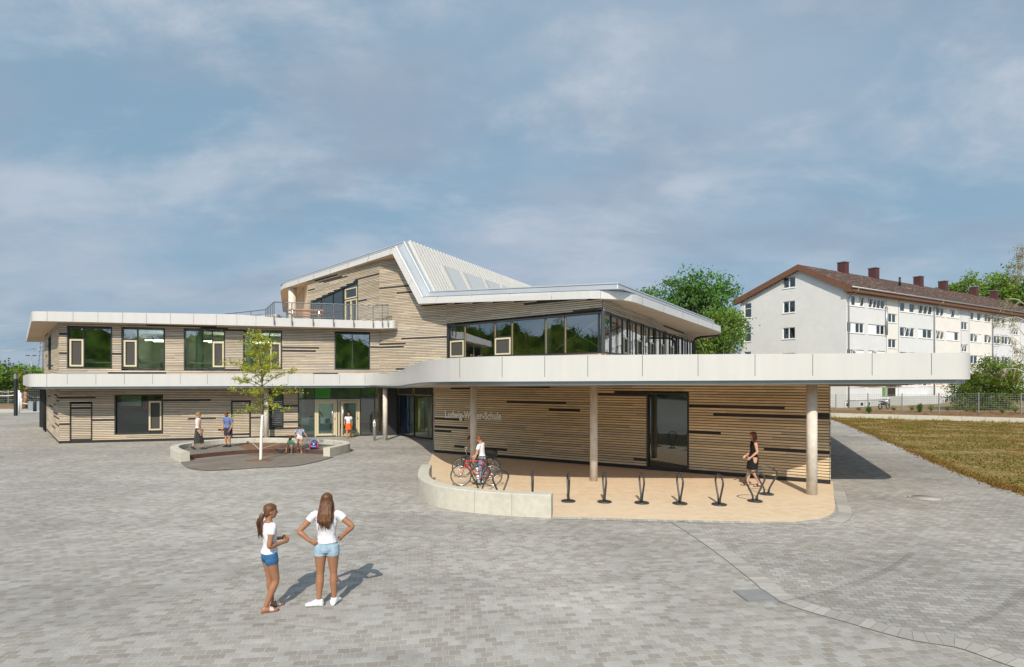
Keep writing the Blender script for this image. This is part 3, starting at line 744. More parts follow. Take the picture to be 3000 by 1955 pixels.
H2 = Wall(tuple(A.p(sEntR + .75, 0))[:2], (-4.42, 32.72))
hm = H2.sz(1211.5)[0]; tz_ = 2.42
h2 = window(H2, (0, H2.L, .02, hz), [hm], transoms=[tz_], name='entrance_glazing', glassm='glass2', framem='anthracite', sill=False, rev=.1)
q = MB()
for a, b_ in ((.07, hm - .04), (hm + .04, H2.L - .07)):
    for u0, u1, z0, z1 in ((a, b_, tz_ + .04, tz_ + .11), (a, b_, hz - .13, hz - .06), (a, a + .07, tz_ + .11, hz - .13), (b_ - .07, b_, tz_ + .11, hz - .13)): H2.box(q, u0, u1, z0, z1, -.06, -.01)
    H2.box(q, a + .07, b_ - .07, tz_ + .11, hz - .13, -.055, -.05, mi=1)
q.build('vent_frame', [M['bronze'], M['screen']], h2)
q = MB(); A.box(q, sEntR, sEntR + .76, .0, hz + .02, -.12, .0); q.build('entrance_pier', M['anthracite'], school)
# --- interiors (what shows through the glass)
def inner(wall, u0, u1, z0, z1, deep, name='interior_wall', floor=True, m='interior'):
    q = MB(); P = lambda u, z, o: wall.p(u, z, -o)
    q.poly([P(u0, z0, deep), P(u1, z0, deep), P(u1, z1, deep), P(u0, z1, deep)])
    q.poly([P(u0, z0, .2), P(u0, z0, deep), P(u0, z1, deep), P(u0, z1, .2)]); q.poly([P(u1, z0, .2), P(u1, z0, deep), P(u1, z1, deep), P(u1, z1, .2)])
    q.poly([P(u0, z1, .2), P(u1, z1, .2), P(u1, z1, deep), P(u0, z1, deep)], mi=0)
    if floor: q.poly([P(u0, z0, .2), P(u1, z0, .2), P(u1, z0, deep), P(u0, z0, deep)], mi=1)
    return q.build(name, [M[m], M['intfloor']], school)
M['teal'] = mat('teal_wall', (.08, .30, .26), .8)
cuts = [0.1, A.sz(345)[0], A.sz(515)[0], A.sz(690)[0], A.sz(900)[0], A.L - .3]
for i in range(5): inner(A, cuts[i] + .02, cuts[i + 1] - .02, 3.6, 6.25, 6, m='teal' if i == 4 else 'interior')
inner(A, .1, sEnt - .05, .03, 3.0, 5)
q = MB()
for px in (408, 440, 590, 622, 745, 770):
    u = A.sz(px)[0]
    for a_, b_, o_ in ((-.7, .7, 3.4), (-.6, .8, 4.6)): q = MB(); A.box(q, u + a_, u + b_, 5.72, 5.78, -o_, -o_ + .2); q.build('ceiling_lamp_or_fill', M['lamp'], school)
q = MB(); c_ = A.p(A.sz(573)[0], 3.6, -.9); q.tube([c_, c_ + Vector((0, 0, 2.6))], .2, 14); q.build('interior_column', M['interior'], school)
q = MB()
for px, w_ in ((405, .9), (600, 1.0), (260, .9)):
    q = MB(); u = A.sz(px)[0]; A.box(q, u - w_, u + w_, 4.3, 4.36, -1.6, -.6); A.box(q, u - w_ * .95, u - w_ * .9, 3.6, 4.3, -1.5, -.7); A.box(q, u + w_ * .9, u + w_ * .95, 3.6, 4.3, -1.5, -.7); A.box(q, u - w_ * .7, u - w_ * .2, 4.36, 4.52, -1.3, -1.0); q.build('desk', M['white'], school)
hall = MB()
hp = [A.p(sEnt, 0, -.2), A.p(sEntR + .8, 0, -.2), Vector((-4.8, 33.2, 0)), Vector((-1, 40, 0)), Vector((-11, 46, 0)), A.p(sEnt - .2, 0, -9)]
for z, mi, fl in ((.02, 1, False), (3.06, 0, True)): hall.fill([p + Vector((0, 0, z)) for p in hp], mi=mi, flip=fl)
for i in range(2, len(hp) ): hall.poly([hp[i] + Vector((0, 0, .02)), hp[(i + 1) % len(hp)] + Vector((0, 0, .02)), hp[(i + 1) % len(hp)] + Vector((0, 0, 3.06)), hp[i] + Vector((0, 0, 3.06))])
for u, o_ in ((sEnt + 1.0, 1.6), (sEnt + 3.2, 1.6), (sEnt + 1.2, 3.6), (sEnt + 3.4, 3.6), (sEnt + 6.0, 1.8), (sEnt + 6.4, 3.6)):  # glowing strips added to brighten the hall, which has no visible lamps
    q = MB(); A.box(q, u - .8, u + .8, 2.96, 3.02, -o_, -o_ + .22); q.build('ceiling_lamp_or_fill', M['lamp'], school)
hall.build('entrance_hall', [M['interior'], M['intfloor']], school)
for nm, c_, x0, dx in (('yellow_panel', (.45, .36, .03), 1228, .7), ('blue_panel', (.02, .12, .40), 1185, .6), ('red_panel', (.25, .03, .02), 1158, .4), ('orange_panel', (.5, .2, .03), 1110, .25), ('green_panel', (.08, .35, .05), 945, 1.0)):
    p0 = at(x0, 1112, 37.3 if x0 < 1100 else 36.3); q = MB(); q.box((p0.x, p0.y, 1.5), (dx, .12, 2.9), R(-10)); o = q.build('hall_panel', mat(nm, c_, .7), school)
q = MB(); p0 = A.p(A.sz(900)[0], 0, -2.2); q.box((p0.x, p0.y, .5), (2.4, .7, 1.0), R(15)); q.build('reception_desk', M['white'], school)
# upper room behind D and G
q = MB(); U = lambda x, y, z: Vector((x, y, z))
rp = [(pD0[0] + .3, pD0[1] + .2), (pD1[0], pD1[1] + .3), (pG1[0] - .3, pG1[1]), (6, 45), (-2.5, 39)]
q.fill([U(x, y, 4.2) for x, y in rp], mi=1); q.fill([U(x, y, 6.9) for x, y in rp], flip=True)
for i in (3, 4): a, c = rp[i], rp[(i + 1) % 5]; q.poly([U(*a, 4.2), U(*c, 4.2), U(*c, 6.9), U(*a, 6.9)])
a, c = rp[2], rp[3]; q.poly([U(*a, 4.2), U(*c, 4.2), U(*c, 6.9), U(*a, 6.9)])
q.build('upper_room', [mat('olive_interior', (.50, .50, .36), .9), M['intfloor']], school)
M['mint'] = mat('mint_column', (.35, .50, .42), .7)
for px in (1444, 1590, 1745): q = MB(); c_ = D.p(D.sz(px)[0], 4.2, -.5); q.tube([c_, c_ + Vector((0, 0, 2.3))], .13, 12); q.build('interior_column', M['mint'], school)
inner(E, eW[0] - 1.5, eW[1] + 1.5, .03, 3.2, 5)
for k, (px, z0, z1, w_, c_) in enumerate(((356, 1.9, 2.75, .5, (.62, .64, .55)), (410, 1.6, 2.3, .35, (.30, .03, .03)), (372, .9, 1.5, .7, (.04, .12, .14)), (430, .75, 1.0, .5, (.5, .5, .48)))):
    q = MB(); u = A.sz(px)[0]; A.box(q, u - w_, u + w_, z0, z1, -1.5 - .3 * k, -1.4 - .3 * k); q.build(('roller_blind', 'poster', 'cupboard', 'desk')[k], mat('room_item', c_, .8), school)
inner(F, .3, uF1 + .3, 6.62, 10.2, 5, m='teal')
# ------------------------------------------------------------------ canopy and roofs
def ribbon(mb, line, zb, zt, inset=0.0, mi=0, side=1):
    n = len(line)
    mb.add([(p.x, p.y, z) for p, z in zip(line, zb)] + [(p.x, p.y, z) for p, z in zip(line, zt)], [[i, i + 1, n + i + 1, n + i] for i in range(n - 1)], mi=mi, smooth=True)
def normals(line):
    out = []
    for i in range(len(line)):
        t = line[min(i + 1, len(line) - 1)] - line[max(i - 1, 0)]; out.append(Vector((t.y, -t.x, 0)).normalized())
    return out
def find_px(line, px, front=True):
    for i in range(len(line) - 1):
        f = lambda p: CX + p.x / p.y * FPX - px
        a, b = f(line[i]), f(line[i + 1])
        if a <= 0 < b: t = a / (a - b); return i, t
    return None
# front edge line of the canopy, left to right
off = 1.8
fl = lambda X: (X, A_(X) - off)
left_corner = Vector((-24.05, 29.05, 0))
front = [Vector((-34.5, 41.2, 0)), left_corner, Vector((*fl(-8.6), 0))]
front = rounded(front, [0, .9, 0], 6)
curve = crom([Vector((*fl(-10.5), 0)), Vector((*fl(-8.6), 0)), Vector((-6.75, 31.2, 0)), Vector((-5.35, 27.6, 0)), Vector((-3.95, 22.8, 0)), Vector((-2.6, 19.1, 0)), Vector((-.6, 17.0, 0)), Vector((2.2, 16.35, 0)), Vector((6, 16.15, 0)), Vector((9.6, 16.0, 0)), Vector((11.4, 15.95, 0))], 8)[8:]
tip = rounded([Vector((11.4, 15.95, 0)), Vector((12.72, 15.9, 0)), Vector((20.0, 34.6, 0))], [0, 1.1, 0], 9)
line = front[:-1] + curve + tip[1:]
# densify the long straight bit so heights vary smoothly
dense = []
for i in range(len(line) - 1):
    k = max(1, int((line[i + 1] - line[i]).length / .6))
    for j in range(k): dense.append(line[i].lerp(line[i + 1], j / k))
dense.append(line[-1]); line = dense
def zbot(p):
    t = min(max((30.5 - p.y) / 14.0, 0), 1); s_ = t * t * (3 - 2 * t)
    if p.x < -8: return 3.03 + .02 * (p.x + 24) / 16
    r = 3.07 + .27 * s_
    return r + .06 * min(max(p.x / 12, 0), 1)
def hgt(p):
    if p.x < -8: return .65
    t = min(max((33 - p.y) / 12, 0), 1); return .65 + .08 * t
zb = [zbot(p) for p in line]; zt = [zbot(p) + hgt(p) for p in line]
nm = normals(line)
f = MB(); ribbon(f, line, zb, zt)
# return lip at top and bottom so the fascia has thickness
inn = [p - n * .10 for p, n in zip(line, nm)]
for i in range(len(line) - 1):
    f.add([(line[i].x, line[i].y, zt[i]), (line[i + 1].x, line[i + 1].y, zt[i + 1]), (inn[i + 1].x, inn[i + 1].y, zt[i + 1]), (inn[i].x, inn[i].y, zt[i])], [[0, 1, 2, 3]])
    f.add([(line[i].x, line[i].y, zb[i]), (inn[i].x, inn[i].y, zb[i]), (inn[i + 1].x, inn[i + 1].y, zb[i + 1]), (line[i + 1].x, line[i + 1].y, zb[i + 1])], [[0, 1, 2, 3]])
cano = f.build('canopy_fascia', M['fascia'], school)
jl = [137, 197, 281, 364.5, 447, 528, 608, 688, 766, 844, 919, 995, 1070, 1347, 1471, 1596, 1722, 1882, 2045, 2212, 2381, 2555, 2729]
def joints(px_list, line, zlo, zhi, name, full, w_=.013):
    for px in px_list:
        r = find_px(line, px)
        if not r: continue
        q = MB()
        i, t = r; c = line[i].lerp(line[i + 1], t); d = (line[i + 1] - line[i]).normalized(); n = Vector((d.y, -d.x, 0))
        a, b = zlo[i], zhi[i]; a2 = a if full(px) else a + (b - a) * .17
        q.hexa([c - d * w_ / 2 - n * .003 + Vector((0, 0, a2)), c + d * w_ / 2 - n * .003 + Vector((0, 0, a2)), c + d * w_ / 2 + n * .003 + Vector((0, 0, a2)), c - d * w_ / 2 + n * .003 + Vector((0, 0, a2)),
                c - d * w_ / 2 - n * .003 + Vector((0, 0, b - .01)), c + d * w_ / 2 - n * .003 + Vector((0, 0, b - .01)), c + d * w_ / 2 + n * .003 + Vector((0, 0, b - .01)), c - d * w_ / 2 + n * .003 + Vector((0, 0, b - .01))])
        q.build(name, M['anthracite'], school)
joints(jl, line, zb, zt, 'panel_joint', lambda px: px < 150)
l2 = [p - n * .11 for p, n in zip(line, nm)]
q = MB(); zd = [z - .115 for z in zb]; ribbon(q, l2, zd, [z + .002 for z in zb]); l3 = [p - n * .17 for p, n in zip(line, nm)]
for i in range(len(line) - 1): q.add([(l2[i].x, l2[i].y, zd[i]), (l3[i].x, l3[i].y, zd[i]), (l3[i + 1].x, l3[i + 1].y, zd[i + 1]), (l2[i + 1].x, l2[i + 1].y, zd[i + 1])], [[0, 1, 2, 3]])
q.build('canopy_drip_edge', M['drip'], school)
back = [Vector((13.4, 42.0, 0)), Vector((12.4, 41.0, 0)), Vector((3.9, 26.6, 0)), Vector((-3.6, 33.5, 0)), Vector((-7.9, 35.7, 0)), Vector((-23.7, 31.35, 0)), Vector((-32.6, 41.6, 0))]
zbk = [3.4, 3.4, 3.38, 3.2, 3.08, 3.04, 3.04]
q = MB(); pts = [Vector((p.x, p.y, z - .10)) for p, z in zip(l3, zb)] + [Vector((p.x, p.y, z - .10)) for p, z in zip(back, zbk)]
q.fill(pts, flip=True); q.build('canopy_soffit', M['soffit'], school)
q = MB(); pts = [Vector((p.x, p.y, z - .02)) for p, z in zip(inn, zt)] + [Vector((p.x, p.y, z + .66)) for p, z in zip(back, zbk)]
q.fill(pts); q.build('canopy_roof', M['sheet'], school)
# columns under the canopy
for x, y, r_, zt_ in ((-.93 * 1.55, 22.0, .13, 3.2), (2.73, 19.5, .128, 3.25), (8.83, 17.2, .148, 3.3), (-7.1, 32.7, .13, 3.05), (-13.9, 33.05, .13, 3.05)):
    q = MB(); q.lathe([(r_, -.01), (r_, zt_)], (x, y, 0), 26); q.build('column', M['concrete2'], school)
for px, Y in ((120.5, 41.6), (126, 41.2)):
    p0 = at(px, 1112, Y); q = MB(); q.bar((p0.x, p0.y, 0), (p0.x, p0.y, 3.05), .14); q.build('steel_post', M['black'], school)
for px in (137.5, 142):
    u = B.sz(px)[0]; q = MB(); q.tube([B.p(u, 0, .15), B.p(u, 2.4, .15), B.p(u, 2.75, .2), B.p(u, 3.0, .5)], .05, 8); q.build('downpipe', M['black'], school)
# --- upper roof over the long wing
rl = rounded([Vector((-39.0, 46.9, 0)), Vector((-24.62, 29.93, 0)), Vector((-23.6, 30.15, 0)), Vector((-7.9, A_(-7.9) - .9, 0)), Vector((-6.9, 34.1, 0)), Vector((-6.75, 34.8, 0))], [0, .35, 0, .5, .3, 0], 5)
dense = []
for i in range(len(rl) - 1):
    k = max(1, int((rl[i + 1] - rl[i]).length / .6))
    for j in range(k): dense.append(rl[i].lerp(rl[i + 1], j / k))
dense.append(rl[-1]); rl = dense
def rh(p):
    px = CX + p.x / p.y * FPX
    if px < 130: return .50
    if px < 700: return .50 + .12 * (px - 130) / 570
    if px < 800: return .62 - .12 * (px - 700) / 100
    return .50 - .05 * (px - 800) / 330
z0_ = [6.40] * len(rl); z1_ = [6.40 + rh(p) for p in rl]; nr = normals(rl)
f = MB(); ribbon(f, rl, z0_, z1_); inr = [p - n * .14 for p, n in zip(rl, nr)]
for i in range(len(rl) - 1):
    f.add([(rl[i].x, rl[i].y, z1_[i]), (rl[i + 1].x, rl[i + 1].y, z1_[i + 1]), (inr[i + 1].x, inr[i + 1].y, z1_[i + 1]), (inr[i].x, inr[i].y, z1_[i])], [[0, 1, 2, 3]])
o = f.build('roof_fascia', M['fascia'], school)
joints([138, 214, 287, 359, 429, 499, 567, 634, 694, 750, 855, 917, 977, 1036, 1093], rl, z0_, z1_, 'panel_joint', lambda px: True, .012)
wb = [A.p(A.L, 0, -.05), A.p(0, 0, -.05), Vector((pB[0], pB[1], 0)), Vector((-33.5, 47.2, 0))]
q = MB(); q.fill([Vector((p.x, p.y, 6.405)) for p in rl] + [Vector((p.x, p.y, 6.405)) for p in wb], flip=True); q.build('roof_soffit', M['soffit'], school)
q = MB(); q.fill([Vector((p.x, p.y, z - .03)) for p, z in zip(inr, z1_)] + [Vector((-7.5, 36, 6.8)), Vector((-12, 46, 6.8)), Vector((-30, 62, 6.8)), Vector((-38.4, 50, 6.8))]); q.build('terrace_deck', M['concrete'], school)
# --- railing round the terrace
rail_px = [803, 855, 917, 977, 1036, 1093, 1121, 1138]
rp_ = []
for px in rail_px:
    i, t = find_px(rl, px) or (len(rl) - 2, .5); p = rl[i].lerp(rl[i + 1], t); rp_.append(p + nr[i] * .05)
RT = 7.76
rail = MB(); post = []
lp_ = [at(778, 1112, 36.5), at(735, 1112, 37.4), at(690, 1112, 38.3), at(650, 1112, 39.2)]
lret = [rp_[0].lerp(Vector((lp_[0].x, lp_[0].y, 0)), t) for t in (0, .2, .4, .6, .8, 1)]
lret = [Vector((p.x, p.y, 0)) for p in lret] + [Vector((p.x, p.y, 0)) for p in lp_[1:]]
U3 = lambda p, z: Vector((p.x, p.y, z))
rail.tube([U3(p, RT) for p in rp_], .028, 8); rail.tube([U3(p, 6.95) for p in rp_], .014, 6)
rail.tube([U3(p, RT) for p in lret], .028, 8); rail.tube([U3(p, 6.95) for p in lret], .014, 6); rail.tube([U3(p, 7.5) for p in lret[5:]], .016, 6)
rr = rail.build('terrace_railing', M['rail'], school)
for k, p in enumerate(rp_):
    q = MB(); q.bar(U3(p, 6.5), U3(p, RT), .03, .06); q.bar(U3(p, 6.5) + Vector((.02, 0, 0)), U3(p, 6.72) + Vector((.02, 0, 0)), .07, .05); q.build('railing_post', M['rail'], rr)
for p in lret[1:]:
    q = MB(); q.bar(U3(p, 6.8), U3(p, RT), .03, .05); q.build('railing_post', M['rail'], rr)
q = MB()
for a, b in zip(rp_[:-1], rp_[1:]): q.poly([U3(a, 6.95), U3(b, 6.95), U3(b, RT - .05), U3(a, RT - .05)])
for a, b in zip(lret[:5], lret[1:6]): q.poly([U3(a, 6.95), U3(b, 6.95), U3(b, RT - .05), U3(a, RT - .05)])
q.build('railing_net', M['net'], rr)
p0 = at(857, 1112, 45.5); q = MB(); q.lathe([(.3, 6.7), (.3, 10.55)], (p0.x, p0.y, 0), 24); q.build('column', M['concrete2'], school)
# --- folded roof band
T = [Vector((-24.2, 61.7, 10.5)), Vector((-18.3, 46.1, 10.5)), Vector((-6.88, 33.6, 10.63)), Vector((-5.26, 32.85, 7.66)), Vector((4.66, 24.75, 6.86)), Vector((13.1, 36.5, 6.34)), Vector((14.2, 41.9, 6.34))]
nT = len(T)
segn = []
for i in range(nT - 1):
    d = T[i + 1] - T[i]; dh = Vector((d.x, d.y, 0)); out = Vector((d.y, -d.x, 0)).normalized()
    segn.append(((Vector((0, 0, 1)) * dh.length - dh.normalized() * d.z).normalized(), out))
def miter(i):
    a = segn[max(i - 1, 0)]; b = segn[min(i, nT - 2)]
    up = (a[0] + b[0]); k = up.dot(a[0]); up = up / max(k, .25)
    o = (a[1] + b[1]); o = o / max(o.dot(a[1]), .3)
    return up, o
frames = [miter(i) for i in range(nT)]
# the free corners are slightly rounded in plan: sample the band with extra points
def band_pts(du, do):
    return [T[i] + frames[i][0] * du + frames[i][1] * do for i in range(nT)]
def rnd_line(pts, k=1.0):
    return rounded(pts, [0, 1.2 * k, .001, .001, 1.6 * k, .5 * k, 0], 6)
prof = [(0, 0, 0), (.36, 0, 0), (.36, -.05, 2), (.385, -.05, 2), (.385, -.01, 1), (.41, -.03, 1), (.44, -.40, 1), (.67, -.43, 1), (.69, -.42, 2), (.71, -.41, 1), (.76, -.43, 1), (.78, -1.0, 1)]
rows = [rnd_line(band_pts(u, o), 1.0 if i < 4 else .03) for i, (u, o, m_) in enumerate(prof)]
f = MB()
def band_part(name, idx, m_):
    q = MB()
    for k in idx:
        a, b = rows[k], rows[k + 1]
        for i in range(len(a) - 1):
            if (a[i + 1] - a[i]).length > 1e-4 or (b[i + 1] - b[i]).length > 1e-4: q.poly([a[i], a[i + 1], b[i + 1], b[i]])
    return q.build(name, m_, school)
band_part('roof_fascia', [0], M['fascia'])
band_part('shadow_gap', [1, 2, 7], M['anthracite'])
band_part('roof_edge_sheet', [3, 4, 5, 6, 8, 9, 10], M['sheet'])
# fine joints in the fascia
q = MB(); r0, r1 = rows[0], rows[1]
tot = [0]
for i in range(len(r0) - 1): tot.append(tot[-1] + (r0[i + 1] - r0[i]).length)
sdist = 2.0
while sdist < tot[-1]:
    i = max(k for k in range(len(tot)) if tot[k] <= sdist)
    if i < len(r0) - 1:
        t = (sdist - tot[i]) / max(tot[i + 1] - tot[i], 1e-6); a = r0[i].lerp(r0[i + 1], t); b = r1[i].lerp(r1[i + 1], t)
        d = (r0[i + 1] - r0[i]).normalized(); n = Vector((d.y, -d.x, 0)).normalized()
        q = MB(); q.bar(a + n * .001, b + n * .001, .012, .006, up=n); q.build('panel_joint', M['anthracite'], school)
    sdist += 2.6
Lr = rows[0]
def soff(pts):
    q = MB(); q.fill(pts, flip=True); return q
c1 = C.p(uC1, 10.64, -.03); c2 = C.p(uC2, 7.70, -.03); cj = C.p(0, 10.6, -.03)
k2 = min(range(len(Lr)), key=lambda i: (Lr[i] - T[2]).length); k3 = min(range(len(Lr)), key=lambda i: (Lr[i] - T[3]).length)
q = MB()
q.fill(Lr[:k2 + 1] + [c1, cj, F.p(0, 10.56, -.03), Vector((-19, 62, 10.5))], flip=True)
q.poly([Lr[k2], Lr[k3], c2, c1][::-1])
q.fill(Lr[k3:] + [Vector((pG1[0] + .6, pG1[1] + .4, 6.36)), Vector((pG1[0], pG1[1], 6.37)), Vector((pD1[0], pD1[1], 7.02)), Vector((pD0[0], pD0[1], 7.72)), c2], flip=True)
q.build('roof_soffit', M['soffit'], school)
# back wall under the high roof, beyond the terrace
q = MB(); q.poly([Vector((-14.9, 42.7, 6.6)), Vector((-22, 58, 6.6)), Vector((-22, 58, 10.52)), Vector((-14.9, 42.7, 10.52))]); q.build('rendered_wall', M['soffit'], school)
q = MB(); w2 = rounded([Vector((-30, 60, 0)), at(770, 1112, 54), at(815, 1112, 52), at(826, 1112, 56)], [0, 0, 2, 0], 6)
ribbon(q, w2, [7.9] * len(w2), [9.3] * len(w2)); q.build('roof_fascia', M['fascia'], school)
# --- the corrugated slope behind the ridge
tl = rows[-1]; pk = T[2] + frames[2][0] * .80 + frames[2][1] * -.6; vl = T[3] + frames[3][0] * .74 + frames[3][1] * -.6
rd = Vector((.457, 1.0, 0)); LEN = 17.5
sl = (vl - pk); nrm = sl.cross(rd).normalized()
if nrm.z < 0: nrm = -nrm
q = MB(); nrib = 52; prof_ = [(0, 0), (.34, 0), (.42, .16), (.80, .16), (.88, 0)]
us = []
for i in range(nrib):
    for a, h_ in prof_: us.append(((i + a) / nrib, h_))
us.append((1, 0))
top = [pk + rd * (LEN * u) + nrm * h_ for u, h_ in us]; bot = [vl + sl * .15 + rd * (LEN * u) + nrm * h_ for u, h_ in us]
k = len(us); q.add(top + bot, [[i, i + 1, k + i + 1, k + i] for i in range(k - 1)])
q.build('corrugated_roof', M['corrug'], school)
for a, b_ in ((.13, .24), (.26, .40), (.42, .55), (.57, .70), (.72, .86)):
    q = MB(); lo_, hi_ = .98, .36
    P = lambda u, v, h_: pk + rd * (LEN * u) + sl * v + nrm * h_
    q.hexa([P(a, lo_, .0), P(b_, lo_, .0), P(b_, hi_, .0), P(a, hi_, .0), P(a, lo_, .24), P(b_, lo_, .24), P(b_, hi_, .24), P(a, hi_, .24)])
    so_ = q.build('skylight', M['corrug'], school)
    q = MB(); e = .015; q.poly([P(a + e, lo_ - .02, .26), P(b_ - e, lo_ - .02, .26), P(b_ - e, hi_ + .03, .26), P(a + e, hi_ + .03, .26)]); q.build('pane', mat('skylight_sheet', (.50, .51, .50), .35, .2), so_)
# roof sheets that close the volumes from above
q = MB(); tl3 = rows[-1]; kk3 = min(range(len(tl3)), key=lambda i: (tl3[i] - (T[3] + frames[3][0] * .78 - frames[3][1])).length)
q.fill([p + Vector((0, 0, -.02)) for p in tl3[kk3:]] + [Vector((12, 52, 7.4)), Vector((2, 52, 7.6)), vl + Vector((0, 0, -.3))]); q.build('roof_covering', M['sheet'], school)
q = MB(); kk2 = min(range(len(tl3)), key=lambda i: (tl3[i] - pk).length)
q.fill([p + Vector((0, 0, -.02)) for p in tl3[:kk2 + 1]] + [pk + Vector((0, 0, -.03)), pk + rd * LEN + Vector((0, 0, -.03)), Vector((-10, 62, 11.2))]); q.build('roof_covering', M['sheet'], school)
q = MB(); q.poly([Vector((1.2, 52, 6)), Vector((-24, 62, 6)), Vector((-24, 62, 11.0)), pk + rd * LEN]); q.poly([pk + rd * LEN, vl + rd * LEN, Vector((12, 52, 7.2)), Vector((12, 52, 4))]); q.build('rear_wall', M['interior'], school)
# ------------------------------------------------------------------ apartment block
ac = Vector((33.2, 58, 0)); AZ0 = .2
Gab = Wall((33.2 - .614 * 10.47, 58 + 10.47), (33.2, 58)); Fac = Wall((33.2, 58), (33.2 + 1.63 * 27, 58 + 27))
apt = thing('apartment_block', 'white four-storey apartment block with brown pitched roof behind the wire fence', 'apartment block', (50, 70, 0), world=True)
GRID = (.60, .61, .61); CREAM = (.67, .65, .605); COOL = (.60, .60, .605)
X6 = lambda x: 2100 + x * .38693; Y6 = lambda y: 700 + y * .38693
EAV = 12.5; PK = Gab.L / 2; RIDGE = EAV + 2.65
ridge_u = Gab.sz(2344)[0]
gtop = lambda u: EAV + .35 + (RIDGE - EAV - .25) * (u / ridge_u if u < ridge_u else (Gab.L - u) / (Gab.L - ridge_u))
gwin = [(500, 290, 594, 372), (500, 472, 592, 560), (498, 672, 592, 758), (207, 488, 261, 598), (205, 673, 258, 780), (205, 855, 258, 962), (498, 865, 592, 955)]
def wallgrid(mb, wall, rects, z0, z1, u0, u1, col, th=.0, topf=None):
    us = sorted(set([u0, u1] + [r[0] for r in rects] + [r[1] for r in rects])); zs = sorted(set([z0, z1] + [r[2] for r in rects] + [r[3] for r in rects]))
    us = [u for u in us if u0 <= u <= u1]; zs = [z for z in zs if z0 <= z <= z1]
    for i in range(len(us) - 1):
        for j in range(len(zs) - 1):
            uc, zc = (us[i] + us[i + 1]) / 2, (zs[j] + zs[j + 1]) / 2
            if any(inrect(uc, zc, r) for r in rects): continue
            mb.poly([wall.p(us[i], zs[j], 0), wall.p(us[i + 1], zs[j], 0), wall.p(us[i + 1], zs[j + 1], 0), wall.p(us[i], zs[j + 1], 0)], col(uc) if callable(col) else col)
    for r in rects:   # reveals
        a, b, c, d = r; e = -.14
        for p, q_ in (((a, c), (b, c)), ((b, c), (b, d)), ((b, d), (a, d)), ((a, d), (a, c))):
            mb.poly([wall.p(*p, 0), wall.p(*q_, 0), wall.p(*q_, e), wall.p(*p, e)], (.6, .6, .58))
grect = []
for i, g_ in enumerate(gwin):
    r = Gab.rect(X6(g_[0]), Y6(g_[1]), X6(g_[2]), Y6(g_[3])); grect.append(r)
mb = MB(); wallgrid(mb, Gab, grect[1:], AZ0, EAV, 0, Gab.L, (.63, .625, .605))
r0 = grect[0]; r0 = (r0[0], r0[1], max(r0[2], EAV + .05), min(r0[3], gtop(r0[0]) - .1)); grect[0] = r0
# gable triangle
mb.poly([Gab.p(0, EAV, 0), Gab.p(r0[0], EAV, 0), Gab.p(r0[0], gtop(r0[0]), 0), Gab.p(0, gtop(0), 0)], (.63, .625, .605))
mb.poly([Gab.p(r0[0], EAV, 0), Gab.p(r0[1], EAV, 0), Gab.p(r0[1], r0[2], 0), Gab.p(r0[0], r0[2], 0)], (.63, .625, .605))
mb.poly([Gab.p(r0[0], r0[3], 0), Gab.p(r0[1], r0[3], 0), Gab.p(r0[1], gtop(r0[1]), 0), Gab.p(r0[0], gtop(r0[0]), 0)], (.63, .625, .605))
mb.poly([Gab.p(r0[1], EAV, 0), Gab.p(Gab.L, EAV, 0), Gab.p(Gab.L, gtop(Gab.L), 0), Gab.p(ridge_u, gtop(ridge_u), 0), Gab.p(r0[1], gtop(r0[1]), 0)], (.63, .625, .605))
# facade columns of windows, from bearings along the top row
cols = [(987, 1118, 4), (1147, 1275, 4), (1387, 1500, 3), (1525, 1633, 3), (1660, 1720, 2), (1740, 1835, 3), (1920, 2003, 3), (2027, 2080, 2), (2098, 2148, 2), (2157, 2232, 3)]
stairs = [(1298, 1362), (1852, 1900), (2247, 2288)]
fc = [(Fac.sz(X6(a))[0], Fac.sz(X6(b))[0], n) for a, b, n in cols]; fs_ = [(Fac.sz(X6(a))[0], Fac.sz(X6(b))[0]) for a, b in stairs]
per = fs_[1][0] - fs_[0][0]
last = fc[-1][1]
for a, b, n in list(fc[2:6]):
    a2, b2 = a + 2 * per, b + 2 * per
    if a2 > fs_[2][1] + .3 and b2 < Fac.L - .5: fc.append((a2, b2, n))
ROWZ = [10.82 - 2.72 * k for k in range(4)]
frect = []
for k, z in enumerate(ROWZ):
    for a, b, n in fc: frect.append((a, b, z, z + (1.02 if k < 3 else 1.05), n, k))
srect = []
for a, b in fs_:
    for k in range(3):
        z = ROWZ[k] - 1.32; srect.append((a, b, z, z + .95, 2, 9))
secs = [0] + [Fac.sz(X6(x))[0] for x in (1283, 1374, 1645, 1848, 1910, 2088, 2240, 2296)] + [Fac.L]
secc = [COOL, CREAM, GRID, CREAM, COOL, CREAM, COOL, CREAM, GRID]
door_a = (Fac.sz(2600)[0], Fac.sz(2628)[0], 1.55, 3.6)
for i in range(len(secs) - 1):
    rs = [r[:4] for r in frect + srect if secs[i] - .01 <= r[0] < secs[i + 1]] + ([door_a] if secs[i] <= door_a[0] < secs[i + 1] else [])
    rs = [(r[0], min(r[1], secs[i + 1] - .02), r[2], r[3]) for r in rs]
    wallgrid(mb, Fac, rs, 1.3, EAV, secs[i], secs[i + 1], secc[i])
mb.poly([Fac.p(Fac.L, AZ0, 0), Fac.p(Fac.L, AZ0, -Gab.L), Fac.p(Fac.L, EAV, -Gab.L), Fac.p(Fac.L, EAV, 0)], GRID)
mb.poly([Fac.p(0, AZ0, -Gab.L), Fac.p(Fac.L, AZ0, -Gab.L), Fac.p(Fac.L, EAV, -Gab.L), Fac.p(0, EAV, -Gab.L)], GRID)
mb.build('wall', M['plaster_flat'], apt)
q = MB()
for u in secs[1:-1]: Fac.box(q, u - .03, u + .03, 1.3, EAV, .0, .02)
